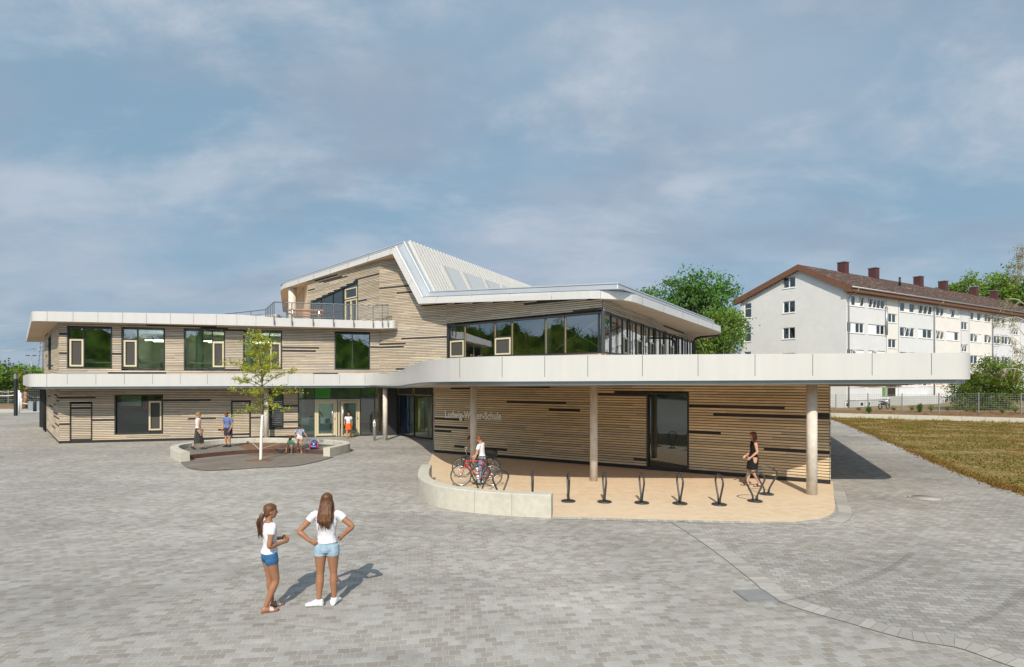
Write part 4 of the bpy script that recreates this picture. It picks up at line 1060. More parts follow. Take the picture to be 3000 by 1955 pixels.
q.build('expansion_joints', M['zinc'], apt)
q = MB(); Fac.box(q, 0, Fac.L, AZ0 - .3, 1.3, -.2, -.06, (.42, .43, .42))
q.build('plinth', M['plaster_flat'], apt)
CURT = [(.5, .5, .48), (.08, .09, .10), (.10, .12, .12), (.35, .36, .35), (.06, .07, .08)]
M['curtain'] = mat('room_behind_window', (1, 1, 1), .9, attr=True)
def aptwin(wall, r, n, rn, orange=False, split=None, tilt=True):
    u0, u1, z0, z1 = r[:4]; f = MB(); w_ = .07
    for a, b, c, d in ((u0, u0 + w_, z0, z1), (u1 - w_, u1, z0, z1), (u0 + w_, u1 - w_, z0, z0 + w_), (u0 + w_, u1 - w_, z1 - w_, z1)): wall.box(f, a, b, c, d, -.14, -.07)
    wd = (u1 - u0 - 2 * w_) / n
    for i in range(1, n): wall.box(f, u0 + w_ + wd * i - .045, u0 + w_ + wd * i + .045, z0 + w_, z1 - w_, -.139, -.072)
    wall.box(f, u0 - .06, u1 + .06, z0 - .07, z0, -.1, .06)
    if split: wall.box(f, u0 + w_, u1 - w_, z0 + (z1 - z0) * split - .03, z0 + (z1 - z0) * split + .03, -.138, -.074)
    fo = f.build('window', M['white'], apt)
    bk = MB(); g = MB(); pn = MB(); nb = npn = 0
    for i in range(n):
        a, b = u0 + w_ + wd * i + .04, u0 + w_ + wd * (i + 1) - .04
        infill = (n >= 3 and rn.random() < .30) or (orange and i in (0, n - 1))
        if infill: pn = MB(); wall.box(pn, a, b, z0 + w_, z1 - w_, -.13, -.085); pn.build('infill_panel', M['orange'] if orange else M['white'], fo)
        else:
            nb += 1
            wall_q = [wall.p(a, z0 + w_, -.24), wall.p(b, z0 + w_, -.24), wall.p(b, z1 - w_, -.24), wall.p(a, z1 - w_, -.24)]
            bk.poly(wall_q, rn.choice(CURT))
            g.poly([wall.p(a, z0 + w_, -.11), wall.p(b, z0 + w_, -.11), wall.p(b, z1 - w_, -.11), wall.p(a, z1 - w_, -.11)])
            if tilt and rn.random() < .28:   # a tilted sash
                t = MB()
                for p_, q__ in (((a + .03, z0 + w_), (a + .03, z1 - w_)), ((b - .03, z0 + w_), (b - .03, z1 - w_))):
                    t.bar(wall.p(p_[0], p_[1], -.09), wall.p(q__[0], q__[1], .10), .05, .05)
                t.bar(wall.p(a, z1 - w_, .10), wall.p(b, z1 - w_, .10), .05, .05); t.build('tilted_sash', M['white'], fo)
    if nb: bk.build('curtain', M['curtain'], fo); g.build('pane', M['glassw'], fo)
rn = random.Random(21)
for r in frect: aptwin(Fac, r, r[4], rn, orange=r[5] == 3)
for r in srect: aptwin(Fac, r, 2, rn)
for i, r in enumerate(grect): aptwin(Gab, r, 1 if 3 <= i <= 5 else 2, rn, split=.62 if 3 <= i <= 5 else None, tilt=False)
# entrance with green panels
q = MB(); u0, u1, z0, z1 = door_a; Fac.box(q, u0 - 1.1, u0, z0, z0 + 1.0, -.12, .0); Fac.box(q, u0 - 1.2, u1 + .3, z1, z1 + .35, -.1, 1.0); q.build('entrance_canopy', M['green'], apt)
q = MB(); Fac.box(q, u0, u0 + .1, z0, z1, -.14, -.05); Fac.box(q, u1 - .1, u1, z0, z1, -.14, -.05); Fac.box(q, u0 + .1, u1 - .1, z1 - .1, z1, -.14, -.05); Fac.box(q, u0 + .1, u1 - .1, z0 + .95, z0 + 1.05, -.14, -.05)
dd = q.build('door', M['white'], apt); q = MB(); q.poly([Fac.p(u0, z0, -.1), Fac.p(u1, z0, -.1), Fac.p(u1, z1, -.1), Fac.p(u0, z1, -.1)]); q.build('pane', M['glassw'], dd)
q = MB(); q.poly([Fac.p(u0, z0, -.4), Fac.p(u1, z0, -.4), Fac.p(u1, z1, -.4), Fac.p(u0, z1, -.4)], (.06, .07, .08)); q.build('hallway', M['curtain'], dd)
ua_, ub_ = Fac.sz(2606)[0], Fac.sz(2720)[0]
q = MB(); Fac.box(q, ua_, ub_, .3, 1.6, .05, 1.3, (.45, .45, .43)); q.build('entrance_ramp', M['plaster_flat'], apt)
for px in (2484, 2526, 2546, 2724, 2742, 2772):
    u = Fac.sz(px)[0]; q = MB(); Fac.box(q, u - .35, u + .35, .62, 1.12, -.08, -.04); cw = q.build('cellar_window', M['white'], apt); q = MB(); Fac.box(q, u - .27, u + .27, .7, 1.05, -.07, -.035); q.build('pane', M['black'], cw)
# roof
eo, go = .75, .45
def RP(u, o, z): return Gab.p(u, z, o)
q = MB(); su = (RIDGE - EAV) / ridge_u
zE = lambda u: EAV + .45 + (RIDGE - EAV) * (u / ridge_u if u <= ridge_u else (Gab.L - u) / (Gab.L - ridge_u))
LN = Fac.L + .5
for o0 in (0,):
    a = [RP(-eo, go, zE(-eo)), RP(ridge_u, go, zE(ridge_u)), RP(Gab.L + eo, go, zE(Gab.L + eo))]
    b = [p - Gab.n * (LN + go) for p in a]
    q.poly([a[0], a[1], b[1], b[0]]); q.poly([a[1], a[2], b[2], b[1]])
q.build('roof', M['rooftile'], apt)
q = MB(); dn = Vector((0, 0, -.62)); up_ = Vector((0, 0, -.01))
for p0, p1 in ((a[0], a[1]), (a[1], a[2])):
    q.hexa([p0 + dn, p1 + dn, p1 + dn - Gab.n * .12, p0 + dn - Gab.n * .12, p0 + up_, p1 + up_, p1 + up_ - Gab.n * .12, p0 + up_ - Gab.n * .12])
    q.poly([p0 + dn * .9, p1 + dn * .9, p1 + dn * .9 - Gab.n * .5, p0 + dn * .9 - Gab.n * .5])
q.build('bargeboard', M['bargeboard'], apt)
q = MB(); e_ = a[2]; fe = b[2]; q.hexa([e_ + Vector((0, 0, -.5)) , fe + Vector((0, 0, -.5)), fe + Vector((0, 0, -.5)) - Fac.n * .75, e_ + Vector((0, 0, -.5)) - Fac.n * .75, e_ + Vector((0, 0, -.04)), fe + Vector((0, 0, -.04)), fe + Vector((0, 0, .0)) - Fac.n * .6, e_ + Vector((0, 0, .0)) - Fac.n * .6]); q.build('eaves_board', M['bargeboard'], apt)
q = MB(); gl0 = e_ + Fac.n * .07 + Vector((0, 0, -.08)); q.tube([gl0, fe + Fac.n * .07 + Vector((0, 0, -.08))], .09, 8); q.build('gutter', M['zinc'], apt)
for px in (2484, 2735, 2906):
    u = Fac.sz(px)[0]; q = MB(); q.tube(rounded([Fac.p(u + .5, EAV - .05, .8), Fac.p(u + .45, EAV - .3, .75), Fac.p(u, EAV - .9, .1), Fac.p(u, .4, .1)], .2, 4), .065, 8); q.build('downpipe', M['zinc'], apt)
q = MB(); u = Fac.sz(2594)[0]; q.tube([Fac.p(u, 8.1, .1), Fac.p(u, 11.1, .1)], .14, 8); q.build('flue', M['zinc'], apt)
for px, w_ in ((2470, 1.0), (2560, 1.0), (2691, 1.0), (2763, 1.0), (2853, 1.0), (2912, 1.0)):
    ridge_line = Wall(tuple(RP(ridge_u, 0, 0))[:2], tuple(RP(ridge_u, -LN, 0))[:2]); u = ridge_line.sz(px)[0]; c = ridge_line.p(u, 0)
    ang = math.atan2(Fac.d.y, Fac.d.x)
    q = MB(); q.box((c.x, c.y, RIDGE + .75), (.85, .85, 1.55), ang); ch = q.build('chimney', M['chimney'], apt)
    q = MB(); q.box((c.x, c.y, RIDGE + 1.56), (1.0, 1.0, .09), ang); q.build('cap', M['zinc'], ch)
c = RP(ridge_u, -16.7, 0) + Fac.n * 2.0; q = MB(); q.tube([Vector((c.x, c.y, RIDGE - .7)), Vector((c.x, c.y, RIDGE + .35))], .12, 8); q.build('vent_pipe', M['black'], apt)
# ------------------------------------------------------------------ retaining wall, fence and its planting
rw = thing('retaining_wall', 'low pale concrete retaining wall along the far edge of the lawn', 'retaining wall', (34, 48.5, 0), world=True)
p0, p1 = Vector((27.2, 52.4, 0)), Vector((52, 37.75, 0)); RWl = Wall(tuple(p0)[:2], tuple(p1)[:2])
n = int(RWl.L / 1.5)
for i in range(n):
    q = MB(); RWl.box(q, i * 1.5, i * 1.5 + 1.485, -.1, .42, -.25, 0); q.build('block', M['concrete'], rw)
fence = thing('wire_fence', 'thin grey wire mesh fence in front of the apartment block', 'fence', (34, 51, .5), world=True)
fp = [(2380, 1204, 56.6), (2449, 1204, 55.0), (2543, 1204, 53.4), (2643, 1206, 51.6), (2751, 1206.5, 50.0), (2867, 1206, 48.6), (2991, 1210, 47.2), (3120, 1212, 45.8)]
FP = [at(px, py, Y) for px, py, Y in fp]
for p in FP:
    q = MB(); q.bar(p + Vector((0, 0, -.1)), p + Vector((0, 0, 1.6)), .07); q.build('post', M['zinc'], fence)
for a, b in zip(FP[:-1], FP[1:]):
    q = MB()
    for k in range(9):
        z = Vector((0, 0, .1 + k * .175)); q.bar(a + z, b + z, .012)
    L_ = (b - a).length; k = int(L_ / .16)
    for i in range(1, k):
        c = a.lerp(b, i / k); q.bar(c + Vector((0, 0, .05)), c + Vector((0, 0, 1.55)), .008)
    q.build('mesh_panel', M['zinc'], fence)
# ------------------------------------------------------------------ plants
M['leaf'] = leafmat('leaf_green', (.13, .21, .03), .4); M['leaf_y'] = leafmat('leaf_yellow_green', (.42, .46, .06), .45); M['leaf_d'] = leafmat('leaf_dark', (.075, .165, .028), .35)
def leafquad(mb, p, s, rn, col, up=.35):
    n = Vector((rn.gauss(0, 1), rn.gauss(0, 1), rn.gauss(0, 1) + up)).normalized(); t = n.orthogonal().normalized(); t = (Matrix.Rotation(rn.random() * 6.28, 3, n) @ t); b = n.cross(t)
    mb.add([p - t * s * .5, p + b * s * .28 + n * s * .06, p + t * s * .5, p - b * s * .28 + n * s * .06], [[0, 1, 2, 3]], col)
def tree(name, label, cat, base, trunk, blobs, nclump, per, ls, lm, seed, tr=.18, group=None, bark='bark', crad=.75, tone=1.0, kind=None, limbs=True, tint=None):
    rn = random.Random(seed); root = thing(name, label, cat, base, world=True, group=group)
    base = Vector(base); tp = [base + Vector(t) for t in trunk]
    q = MB(); tp_ = crom(tp, 5); q.tube(tp_, [tr * (1 - .75 * i / (len(tp_) - 1)) for i in range(len(tp_))], 8)
    lf = MB(); vol = [b[3] * b[4] * b[5] for b in blobs]
    zmin = min(b[2] - b[5] for b in blobs); zmax = max(b[2] + b[5] for b in blobs)
    for i in range(nclump):
        b = rn.choices(blobs, vol)[0]
        while True:
            d = Vector((rn.uniform(-1, 1), rn.uniform(-1, 1), rn.uniform(-1, 1)))
            if .25 < d.length < 1: break
        c = base + Vector((b[0] + d.x * b[3], b[1] + d.y * b[4], b[2] + d.z * b[5]))
        if limbs and i % 2 == 0:
            j = min(range(len(tp_)), key=lambda k: (tp_[k] - (c - Vector((0, 0, (c - base).length * .3)))).length); s_ = tp_[j]; m_ = s_.lerp(c, .55) + Vector((0, 0, -.08 * (c - s_).length))
            q.tube([s_, m_, c], [tr * .28, tr * .16, tr * .05], 5)
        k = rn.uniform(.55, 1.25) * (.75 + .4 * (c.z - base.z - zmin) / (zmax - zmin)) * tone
        r_ = crad * rn.uniform(.6, 1.25); hue = rn.uniform(-.12, .12)
        for _ in range(int(per * rn.uniform(.6, 1.3))):
            v = Vector((rn.gauss(0, .5), rn.gauss(0, .5), rn.gauss(0, .32))) * r_
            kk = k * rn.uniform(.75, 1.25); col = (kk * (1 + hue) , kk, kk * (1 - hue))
            if tint and rn.random() < tint[0]: col = tuple(a * b for a, b in zip(col, tint[1]))
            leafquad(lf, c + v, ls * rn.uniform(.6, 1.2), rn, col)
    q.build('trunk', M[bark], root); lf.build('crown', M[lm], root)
    return root
b1 = at(2003, 1112, 60); b1.z = 0
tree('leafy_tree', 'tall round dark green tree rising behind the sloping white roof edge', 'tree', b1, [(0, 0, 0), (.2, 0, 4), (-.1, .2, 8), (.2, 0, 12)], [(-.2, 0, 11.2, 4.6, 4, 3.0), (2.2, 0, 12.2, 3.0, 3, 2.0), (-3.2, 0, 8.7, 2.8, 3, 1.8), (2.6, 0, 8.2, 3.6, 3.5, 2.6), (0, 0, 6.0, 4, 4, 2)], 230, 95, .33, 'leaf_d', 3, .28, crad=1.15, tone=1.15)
b2 = at(2075, 1112, 56); b2.z = 0
tree('birch_tree', 'light green birch with leaning pale trunk beside the round dark tree', 'tree', b2, [(-.5, 0, 0), (.3, 0, 2.5), (1.1, 0, 4.4), (2.0, 0, 6.6)], [(.5, 0, 7.5, 2.6, 2.2, 2.6), (1.9, 0, 8.0, 1.6, 1.6, 2.0), (-1.8, 0, 5.2, 2.0, 2, 2.2), (.6, 0, 3.0, 3.0, 2, 2.4)], 190, 85, .25, 'leaf', 8, .14, bark='birchbark', crad=.95, tone=1.25)
b2 = at(2118, 1112, 60); b2.z = 0
tree('birch_tree', 'light green birch between the school roof and the white gable', 'tree', b2, [(0, 0, 0), (-.3, 0, 3), (-.2, 0, 6), (.1, 0, 8.5)], [(0, 0, 8.2, 1.5, 1.6, 2.6), (-.5, 0, 5.2, 2.0, 2, 2.6), (.8, 0, 3.5, 1.6, 1.6, 2.4)], 130, 80, .25, 'leaf', 9, .12, bark='birchbark', crad=.9, tone=1.2)
for k, (px, Y, h_, r_, lab) in enumerate(((2790, 100, 19.6, 1.9, 'small pale green tree top showing over the apartment roof ridge'), (2870, 96, 21.5, 4.6, 'broad green tree rising behind the middle chimneys of the apartment block'), (2975, 92, 21.5, 4.2, 'olive green tree behind the far end of the apartment roof'))):
    b_ = at(px, 1112, Y); b_.z = 0
    tree('leafy_tree', lab, 'tree', b_, [(0, 0, 0), (.3, 0, 8), (0, 0, 15), (.2, 0, h_ - 2)], [(0, 0, h_ - r_ * .7, r_ * .75, r_, r_ * .7), (r_ * .3, 0, h_ - r_ * 1.5, r_, r_, r_ * .8), (-r_ * .3, 0, h_ - r_ * 1.7, r_ * .9, r_, r_ * .7)], 30 + int(r_ * 22), 60, .5, 'leaf', 30 + k, .3, group='trees behind the apartment block', crad=1.3, tone=1.3)
b4 = at(2885, 1112, 51.6); b4.z = .7
tree('leafy_bush', 'big spreading green bush with reddish tips behind the wire fence', 'bush', b4, [(0, 0, 0), (.1, 0, 1.2), (0, 0, 2.4)], [(0, 0, 2.0, 2.7, 1.4, 1.2), (-.9, 0, 3.2, 1.3, 1.2, 1.0), (1.4, 0, 3.0, 1.5, 1.2, 1.1), (2.6, 0, 1.8, 1.6, 1.2, 1.0), (-2.2, 0, 1.5, 1.2, 1, 1.0), (.6, 0, 4.0, 1.0, .9, .7), (2.2, 0, 3.4, 1.3, 1, 1.0), (-1.0, 0, .8, 1.6, 1.1, .8), (1.2, 0, .8, 1.8, 1.1, .8)], 300, 85, .17, 'leaf', 51, .07, crad=.6, tone=1.15, tint=(.10, (2.2, .8, .6)))
# the almost bare birch at the edge of the picture
bb = at(3010, 1112, 46); bb.z = .7
birch = thing('bare_birch', 'half-bare birch with thin drooping twigs in front of the apartment facade', 'tree', bb, world=True)
rn = random.Random(77); q = MB(); lf = MB()
tk = [bb + Vector(t) for t in ((.9, 0, 0), (.6, 0, 2.6), (.3, 0, 5.0), (.35, 0, 8.0), (.2, 0, 11.0), (.05, 0, 13.6))]; tk = crom(tk, 6); q.tube(tk, [.13 * (1 - .85 * i / (len(tk) - 1)) for i in range(len(tk))], 8)
def droop(s_, e, r_, lv):
    m_ = s_.lerp(e, .5) + Vector((0, 0, (e - s_).length * .18)); pts = crom([s_, m_, e], 5); q.tube(pts, [r_ * (1 - .7 * i / (len(pts) - 1)) for i in range(len(pts))], 5)
    if lv == 0:
        for p in pts[3:]:
            for _ in range(3):
                if rn.random() < .6: leafquad(lf, p + Vector((rn.gauss(0, .07), rn.gauss(0, .07), rn.gauss(0, .1))), .085, rn, (rn.uniform(.9, 1.6), .7, .3))
        return
    for i in range(5):
        p = pts[rn.randrange(3, len(pts))]; d = (e - s_).normalized() * rn.uniform(.2, .6) + Vector((rn.uniform(-.4, .4), rn.uniform(-.3, .3), -rn.uniform(.1, .9)))
        droop(p, p + d * (.9 if lv == 2 else .7), r_ * .45, lv - 1)
for z, dx, dz in ((2.6, -2.2, .9), (4.6, -2.6, 1.7), (5.6, -3.0, 2.2), (7.0, -2.0, .5), (8.2, -2.2, 1.0), (9.4, -1.5, 1.8), (10.4, -1.4, 1.4), (11.6, -1.0, 1.2), (12.6, -.9, .5), (6.2, .9, 1.2), (9.0, 1.2, 1.3), (3.4, -1.5, 1.6)):
    j = min(range(len(tk)), key=lambda k: abs(tk[k].z - bb.z - z)); droop(tk[j], tk[j] + Vector((dx, rn.uniform(-.6, .6), dz)), .045, 2)
q.build('trunk', M['birchbark'], birch); lf.build('crown', M['leaf'], birch)
# low planting on the bank
pl = [(2546, 1211, .62, .55, 'd', 'small dark bush by the second fence post from the school'), (2694, 1210, .85, .5, 'd', 'upright dark bush, tallest of the bank plants'), (2727, 1206, .62, .8, 'l', 'spreading feathery shrub next to the tall dark bush'), (2672, 1203, .4, .5, 'l', 'small wispy shrub close before the tall dark bush'), (2775, 1204, .5, .4, 'l', 'small shrub just past the middle fence post'), (2805, 1203, .62, .7, 'l', 'feathery shrub midway between two fence posts'), (2831, 1206, .42, .45, 'l', 'low round shrub beneath the green bush'), (2856, 1208, .55, .5, 'l', 'shrub touching the fence post by the green bush'), (2885, 1204, .42, .4, 'l', 'tiny shrub behind the fence under the green bush'), (2937, 1212, .5, .7, 'l', 'pale straggly shrub on the mulch, last but one along the bank'), (2975, 1209, .55, .6, 'l', 'straggly shrub beside the last fence post'), (2620, 1203, .35, .6, 'l', 'dry low shrub beside the parked motorbike'), (2515, 1203, .3, .5, 'l', 'dry low shrub nearest the corner of the block')]
for k, (px, py, h_, w_, t, lab) in enumerate(pl):
    Y = 50.6 if px < 2700 else 48.5 - (px - 2700) * .006; z0 = EYE - (py - HY) / FPX * Y; c = at(px, py, Y); rn = random.Random(200 + k)
    root = thing('bank_shrub', lab, 'shrub', c, world=True, group='shrubs on the planted bank'); q = MB(); lf = MB()
    for i in range(16 if t == 'd' else 12):
        a = rn.random() * 6.28; e = c + Vector((math.cos(a) * w_ * .5 * rn.random(), math.sin(a) * w_ * .4 * rn.random(), h_ * rn.uniform(.5, 1.0))); q.tube([c, c.lerp(e, .5) + Vector((0, 0, .03)), e], [.012, .008, .004], 4)
        for _ in range(36 if t == 'd' else 16):
            p = c.lerp(e, rn.uniform(.3, 1.05)) + Vector((rn.gauss(0, .07), rn.gauss(0, .07), rn.gauss(0, .05))); kk = rn.uniform(.6, 1.3); leafquad(lf, p, .10 if t == 'd' else .08, rn, (kk, kk, kk) if t == 'd' else (kk * 1.15, kk, kk * 1.2))
    q.build('stems', M['bark'], root); lf.build('foliage', M['leaf_d'] if t == 'd' else M['leaf'], root)
# weeds along the foot of the retaining wall
q = MB(); rn = random.Random(99)
for i in range(420):
    u = rn.uniform(0, RWl.L * .8); c = RWl.p(u, .035, .04 + abs(rn.gauss(0, .12))); h_ = rn.uniform(.05, .3) * (.5 + noise.noise(Vector((u * .6, 0, 0))) + .3)
    for _ in range(4):
        a = rn.random() * 6.28; q.add([c + Vector((math.cos(a) * .02, 0, 0)), c - Vector((math.cos(a) * .02, 0, 0)), c + Vector((rn.gauss(0, .08), rn.gauss(0, .06), max(h_, .04)))], [[0, 1, 2]], (rn.uniform(.8, 1.3), rn.uniform(1.2, 1.8), .9))
o = q.build('weeds', M['blade'], None); o['kind'] = 'stuff'; tag(o, 'tall weeds growing along the foot of the concrete retaining wall', 'weeds')
# ------------------------------------------------------------------ far side beyond the plaza: trees, mast, pylon
for k, (px, Y, h_, r_, tn, lab) in enumerate(((-40, 84, 5.6, 4.6, 1.0, 'broad dark tree beyond the play area, outermost of its row'), (18, 88, 6.0, 3.2, 1.0, 'dark leafy tree beyond the play area with pale blossoms'), (105, 98, 5.9, 3.2, 1.5, 'bright green tree beside the end wall of the school'), (70, 92, 4.8, 3.2, 1.05, 'lower bushy tree filling the gap between two taller trees'), (140, 104, 5.5, 3.6, 1.4, 'green tree half hidden behind the school end wall'))):
    b_ = at(px, 1112, Y); b_.z = 0
    tree('leafy_tree', lab, 'tree', b_, [(0, 0, 0), (.2, 0, 2), (0, 0, h_ * .7)], [(0, 0, h_ - r_ * .55, r_ * .8, r_ * .8, r_ * .55), (0, 0, h_ * .42, r_, r_, h_ * .4), (r_ * .5, 0, h_ * .55, r_ * .6, r_, r_ * .5)], 80, 70, .42, 'leaf', 60 + k, .2, group='trees beyond the play area', crad=1.0, tone=tn)
o = None
q = MB(); rn = random.Random(4)
for i in range(5200):
    x = rn.uniform(-190, -45); y = rn.uniform(108, 122); z = rn.random() ** 1.3 * (3.4 + 2 * noise.noise(Vector((x * .08, 0, 0)))); kk = rn.uniform(.5, 1.1); leafquad(q, Vector((x, y, z)), .9, rn, (kk, kk, kk * .9))
for i in range(3500):
    x = rn.uniform(30, 150); y = rn.uniform(112, 120); z = rn.random() * 5; kk = rn.uniform(.5, 1.1); leafquad(q, Vector((x, y, z)), .9, rn, (kk, kk, kk * .9))
o = q.build('distant_hedge', M['leaf']); o['kind'] = 'stuff'; tag(o, 'dense green hedge mass along the far edge of the grounds', 'hedge')
lamp = at(92, 1112, 130); q = MB(); L0 = Vector((lamp.x, lamp.y, 0)); fl_ = thing('floodlight_mast', 'thin floodlight mast with two lamp heads far behind the trees', 'floodlight', L0)
q.tube([(0, 0, 0), (0, 0, 8.6)], [.16, .09], 8); q.build('pole', M['zinc'], fl_, False)
q = MB(); q.bar((-.7, 0, 8.55), (.7, 0, 8.55), .08); q.build('crossbar', M['zinc'], fl_, False)
for s_ in (-1, 1):
    q = MB(); q.box((s_ * .75, -.1, 8.75), (.7, .35, .16), 0); q.build('lamp_head', M['anthracite'], fl_, False)
pc = at(126, 1112, 420); py_ = thing('power_pylon', 'lattice power pylon with two crossarm levels on the horizon', 'pylon', (pc.x, pc.y, 0))
q = MB()
for sx in (-1, 1):
    for sy in (-1, 1): q.tube([(sx * 3, sy * 3, 0), (sx * 1.6, sy * 1.6, 16), (sx * .9, sy * .9, 30), (sx * .2, sy * .2, 43)], .24, 4)
for z in range(2, 40, 3):
    r_ = 3 - 2.4 * z / 43; r2 = 3 - 2.4 * (z + 3) / 43
    for sy in (-1, 1): q.tube([(-r_, sy * r_, z), (r2, sy * r2, z + 3)], .14, 4); q.tube([(r_, sy * r_, z), (-r2, sy * r2, z + 3)], .14, 4)
q.build('lattice_tower', M['zinc'], py_, False)
for z, w_ in ((25, 8.5), (34, 7)):
    q = MB()
    for s_ in (-1, 1):
        q.tube([(0, 0, z + 1.2), (s_ * w_, 0, z + .6)], .2, 4); q.tube([(0, 0, z - .6), (s_ * w_, 0, z + .5)], .2, 4)
        for k in (.35, .7): q.tube([(s_ * w_ * k, 0, z - .6 + 1.1 * k), (s_ * w_ * k, 0, z + 1.2 - .6 * k)], .12, 4); q.tube([(s_ * w_ * k, 0, z - .6 + 1.1 * k), (s_ * w_ * k, 0, z - 2)], .1, 4)
    q.build('crossarm', M['zinc'], py_, False)
for k, (z, x_) in enumerate(((25, -8.3), (25, -5), (34, -6.8), (43, 0))):
    q = MB(); s_ = Vector((pc.x + x_, pc.y, z)); e = Vector((pc.x - 150, pc.y - 60, z - 2)); q.tube([s_.lerp(e, t / 12) + Vector((0, 0, -12 * (t / 12) * (1 - t / 12))) for t in range(13)], .07, 4)
    o = q.build('power_line', M['zinc']); tag(o, 'thin power line strung from the pylon across the sky', 'power line', 'power lines of the pylon')
# surroundings on the camera's own side (they show in the windows)
q = MB(); rn = random.Random(12)
def hm(x, y): return 11.3 + 3.5 * noise.noise(Vector((x * .06, y * .06, 0))) + 2.0 * noise.noise(Vector((x * .25, y * .25, 0))) + 1.0 * noise.noise(Vector((x * .9, y * .9, 2))) + .5 * noise.noise(Vector((x * 2.5, y * 2.5, 4)))
def core(p0, p1, n):
    for i in range(n):
        a, b = p0.lerp(p1, i / n), p0.lerp(p1, (i + 1) / n); ha, hb = hm(a.x, a.y), hm(b.x, b.y)
        for k in range(40):
            t0, t1 = k / 40, (k + 1) / 40; kk = .35 + 1.0 * max(0, noise.noise(Vector((a.x * .5, a.y * .5, ha * t0 * .6))) + .2) + .6 * max(0, noise.noise(Vector((a.x * 1.6, a.y * 1.6, ha * t0 * 1.8)))) + rn.uniform(-.2, .2)
            br = (3.4, 1.9, 1.5) if a.x < -55 and noise.noise(Vector((a.y * .12, 3, 1))) > -.1 else (2.3, 1.8, 1.5); q.poly([(a.x, a.y, ha * t0), (b.x, b.y, hb * t0), (b.x, b.y, hb * t1), (a.x, a.y, ha * t1)], tuple(kk * z_ for z_ in br))
core(Vector((-75, -46, 0)), Vector((75, -46, 0)), 560); core(Vector((-60, -42, 0)), Vector((-60, 48, 0)), 360)
for i in range(46000):
    x, y = (rn.uniform(-75, 75), -45.6 + rn.random() * .5) if i % 2 else (-59.7 + rn.random() * .5, rn.uniform(-42, 48)); z = hm(x, y) + rn.gauss(-.3, .6) if i % 3 == 0 else hm(x, y) * rn.random(); kk = rn.uniform(.5, 1.3); leafquad(q, Vector((x + rn.gauss(0, .15), y, z)), .26, rn, (kk, kk, kk))
o = q.build('treeline', M['leaf_d']); o['kind'] = 'stuff'; tag(o, 'row of dark trees across the street, mirrored in the school windows', 'trees')
# ------------------------------------------------------------------ seating island with its young tree
ring = crom([(-13.55, 23.9, 0), (-14.6, 25.1, 0), (-15.3, 26.2, 0), (-15.45, 27.4, 0), (-14.75, 29.1, 0), (-13.1, 29.95, 0), (-11.2, 29.8, 0), (-9.6, 29.35, 0), (-8.3, 28.6, 0), (-7.62, 27.5, 0), (-7.7, 26.5, 0), (-7.95, 25.5, 0)], 8)
def normal_in(line, i):
    t = line[min(i + 1, len(line) - 1)] - line[max(i - 1, 0)]; return Vector((t.y, -t.x, 0)).normalized()
ins = [p + normal_in(ring, i) * .33 for i, p in enumerate(ring)]
bench = thing('curved_concrete_bench', 'curved pale concrete bench wall wrapping the timber deck round the young tree', 'bench', (-11.5, 27.5, 0), world=True)
segs = list(range(0, len(ring) - 1, 8)) + [len(ring) - 1]
for a, b in zip(segs[:-1], segs[1:]):
    q = MB(); rings = []
    for i in range(a, b + 1):
        o_, n_ = ring[i], ins[i]
        if i == b and b != len(ring) - 1: o_ = ring[i].lerp(ring[i - 1], .06); n_ = ins[i].lerp(ins[i - 1], .06)
        e = .018; d = (n_ - o_).normalized() * e
        rings.append([o_ + Vector((0, 0, -.02)), n_ + Vector((0, 0, -.02)), n_ + Vector((0, 0, .415 - e)), n_ - d + Vector((0, 0, .415)), o_ + d + Vector((0, 0, .415)), o_ + Vector((0, 0, .415 - e))])
    q.loft(rings, True, False, smooth=False); q.build('block', M['concrete'], bench)
deck = thing('timber_deck', 'two-step grey-brown timber deck inside the curved concrete bench', 'deck', (-11, 25, 0), world=True)
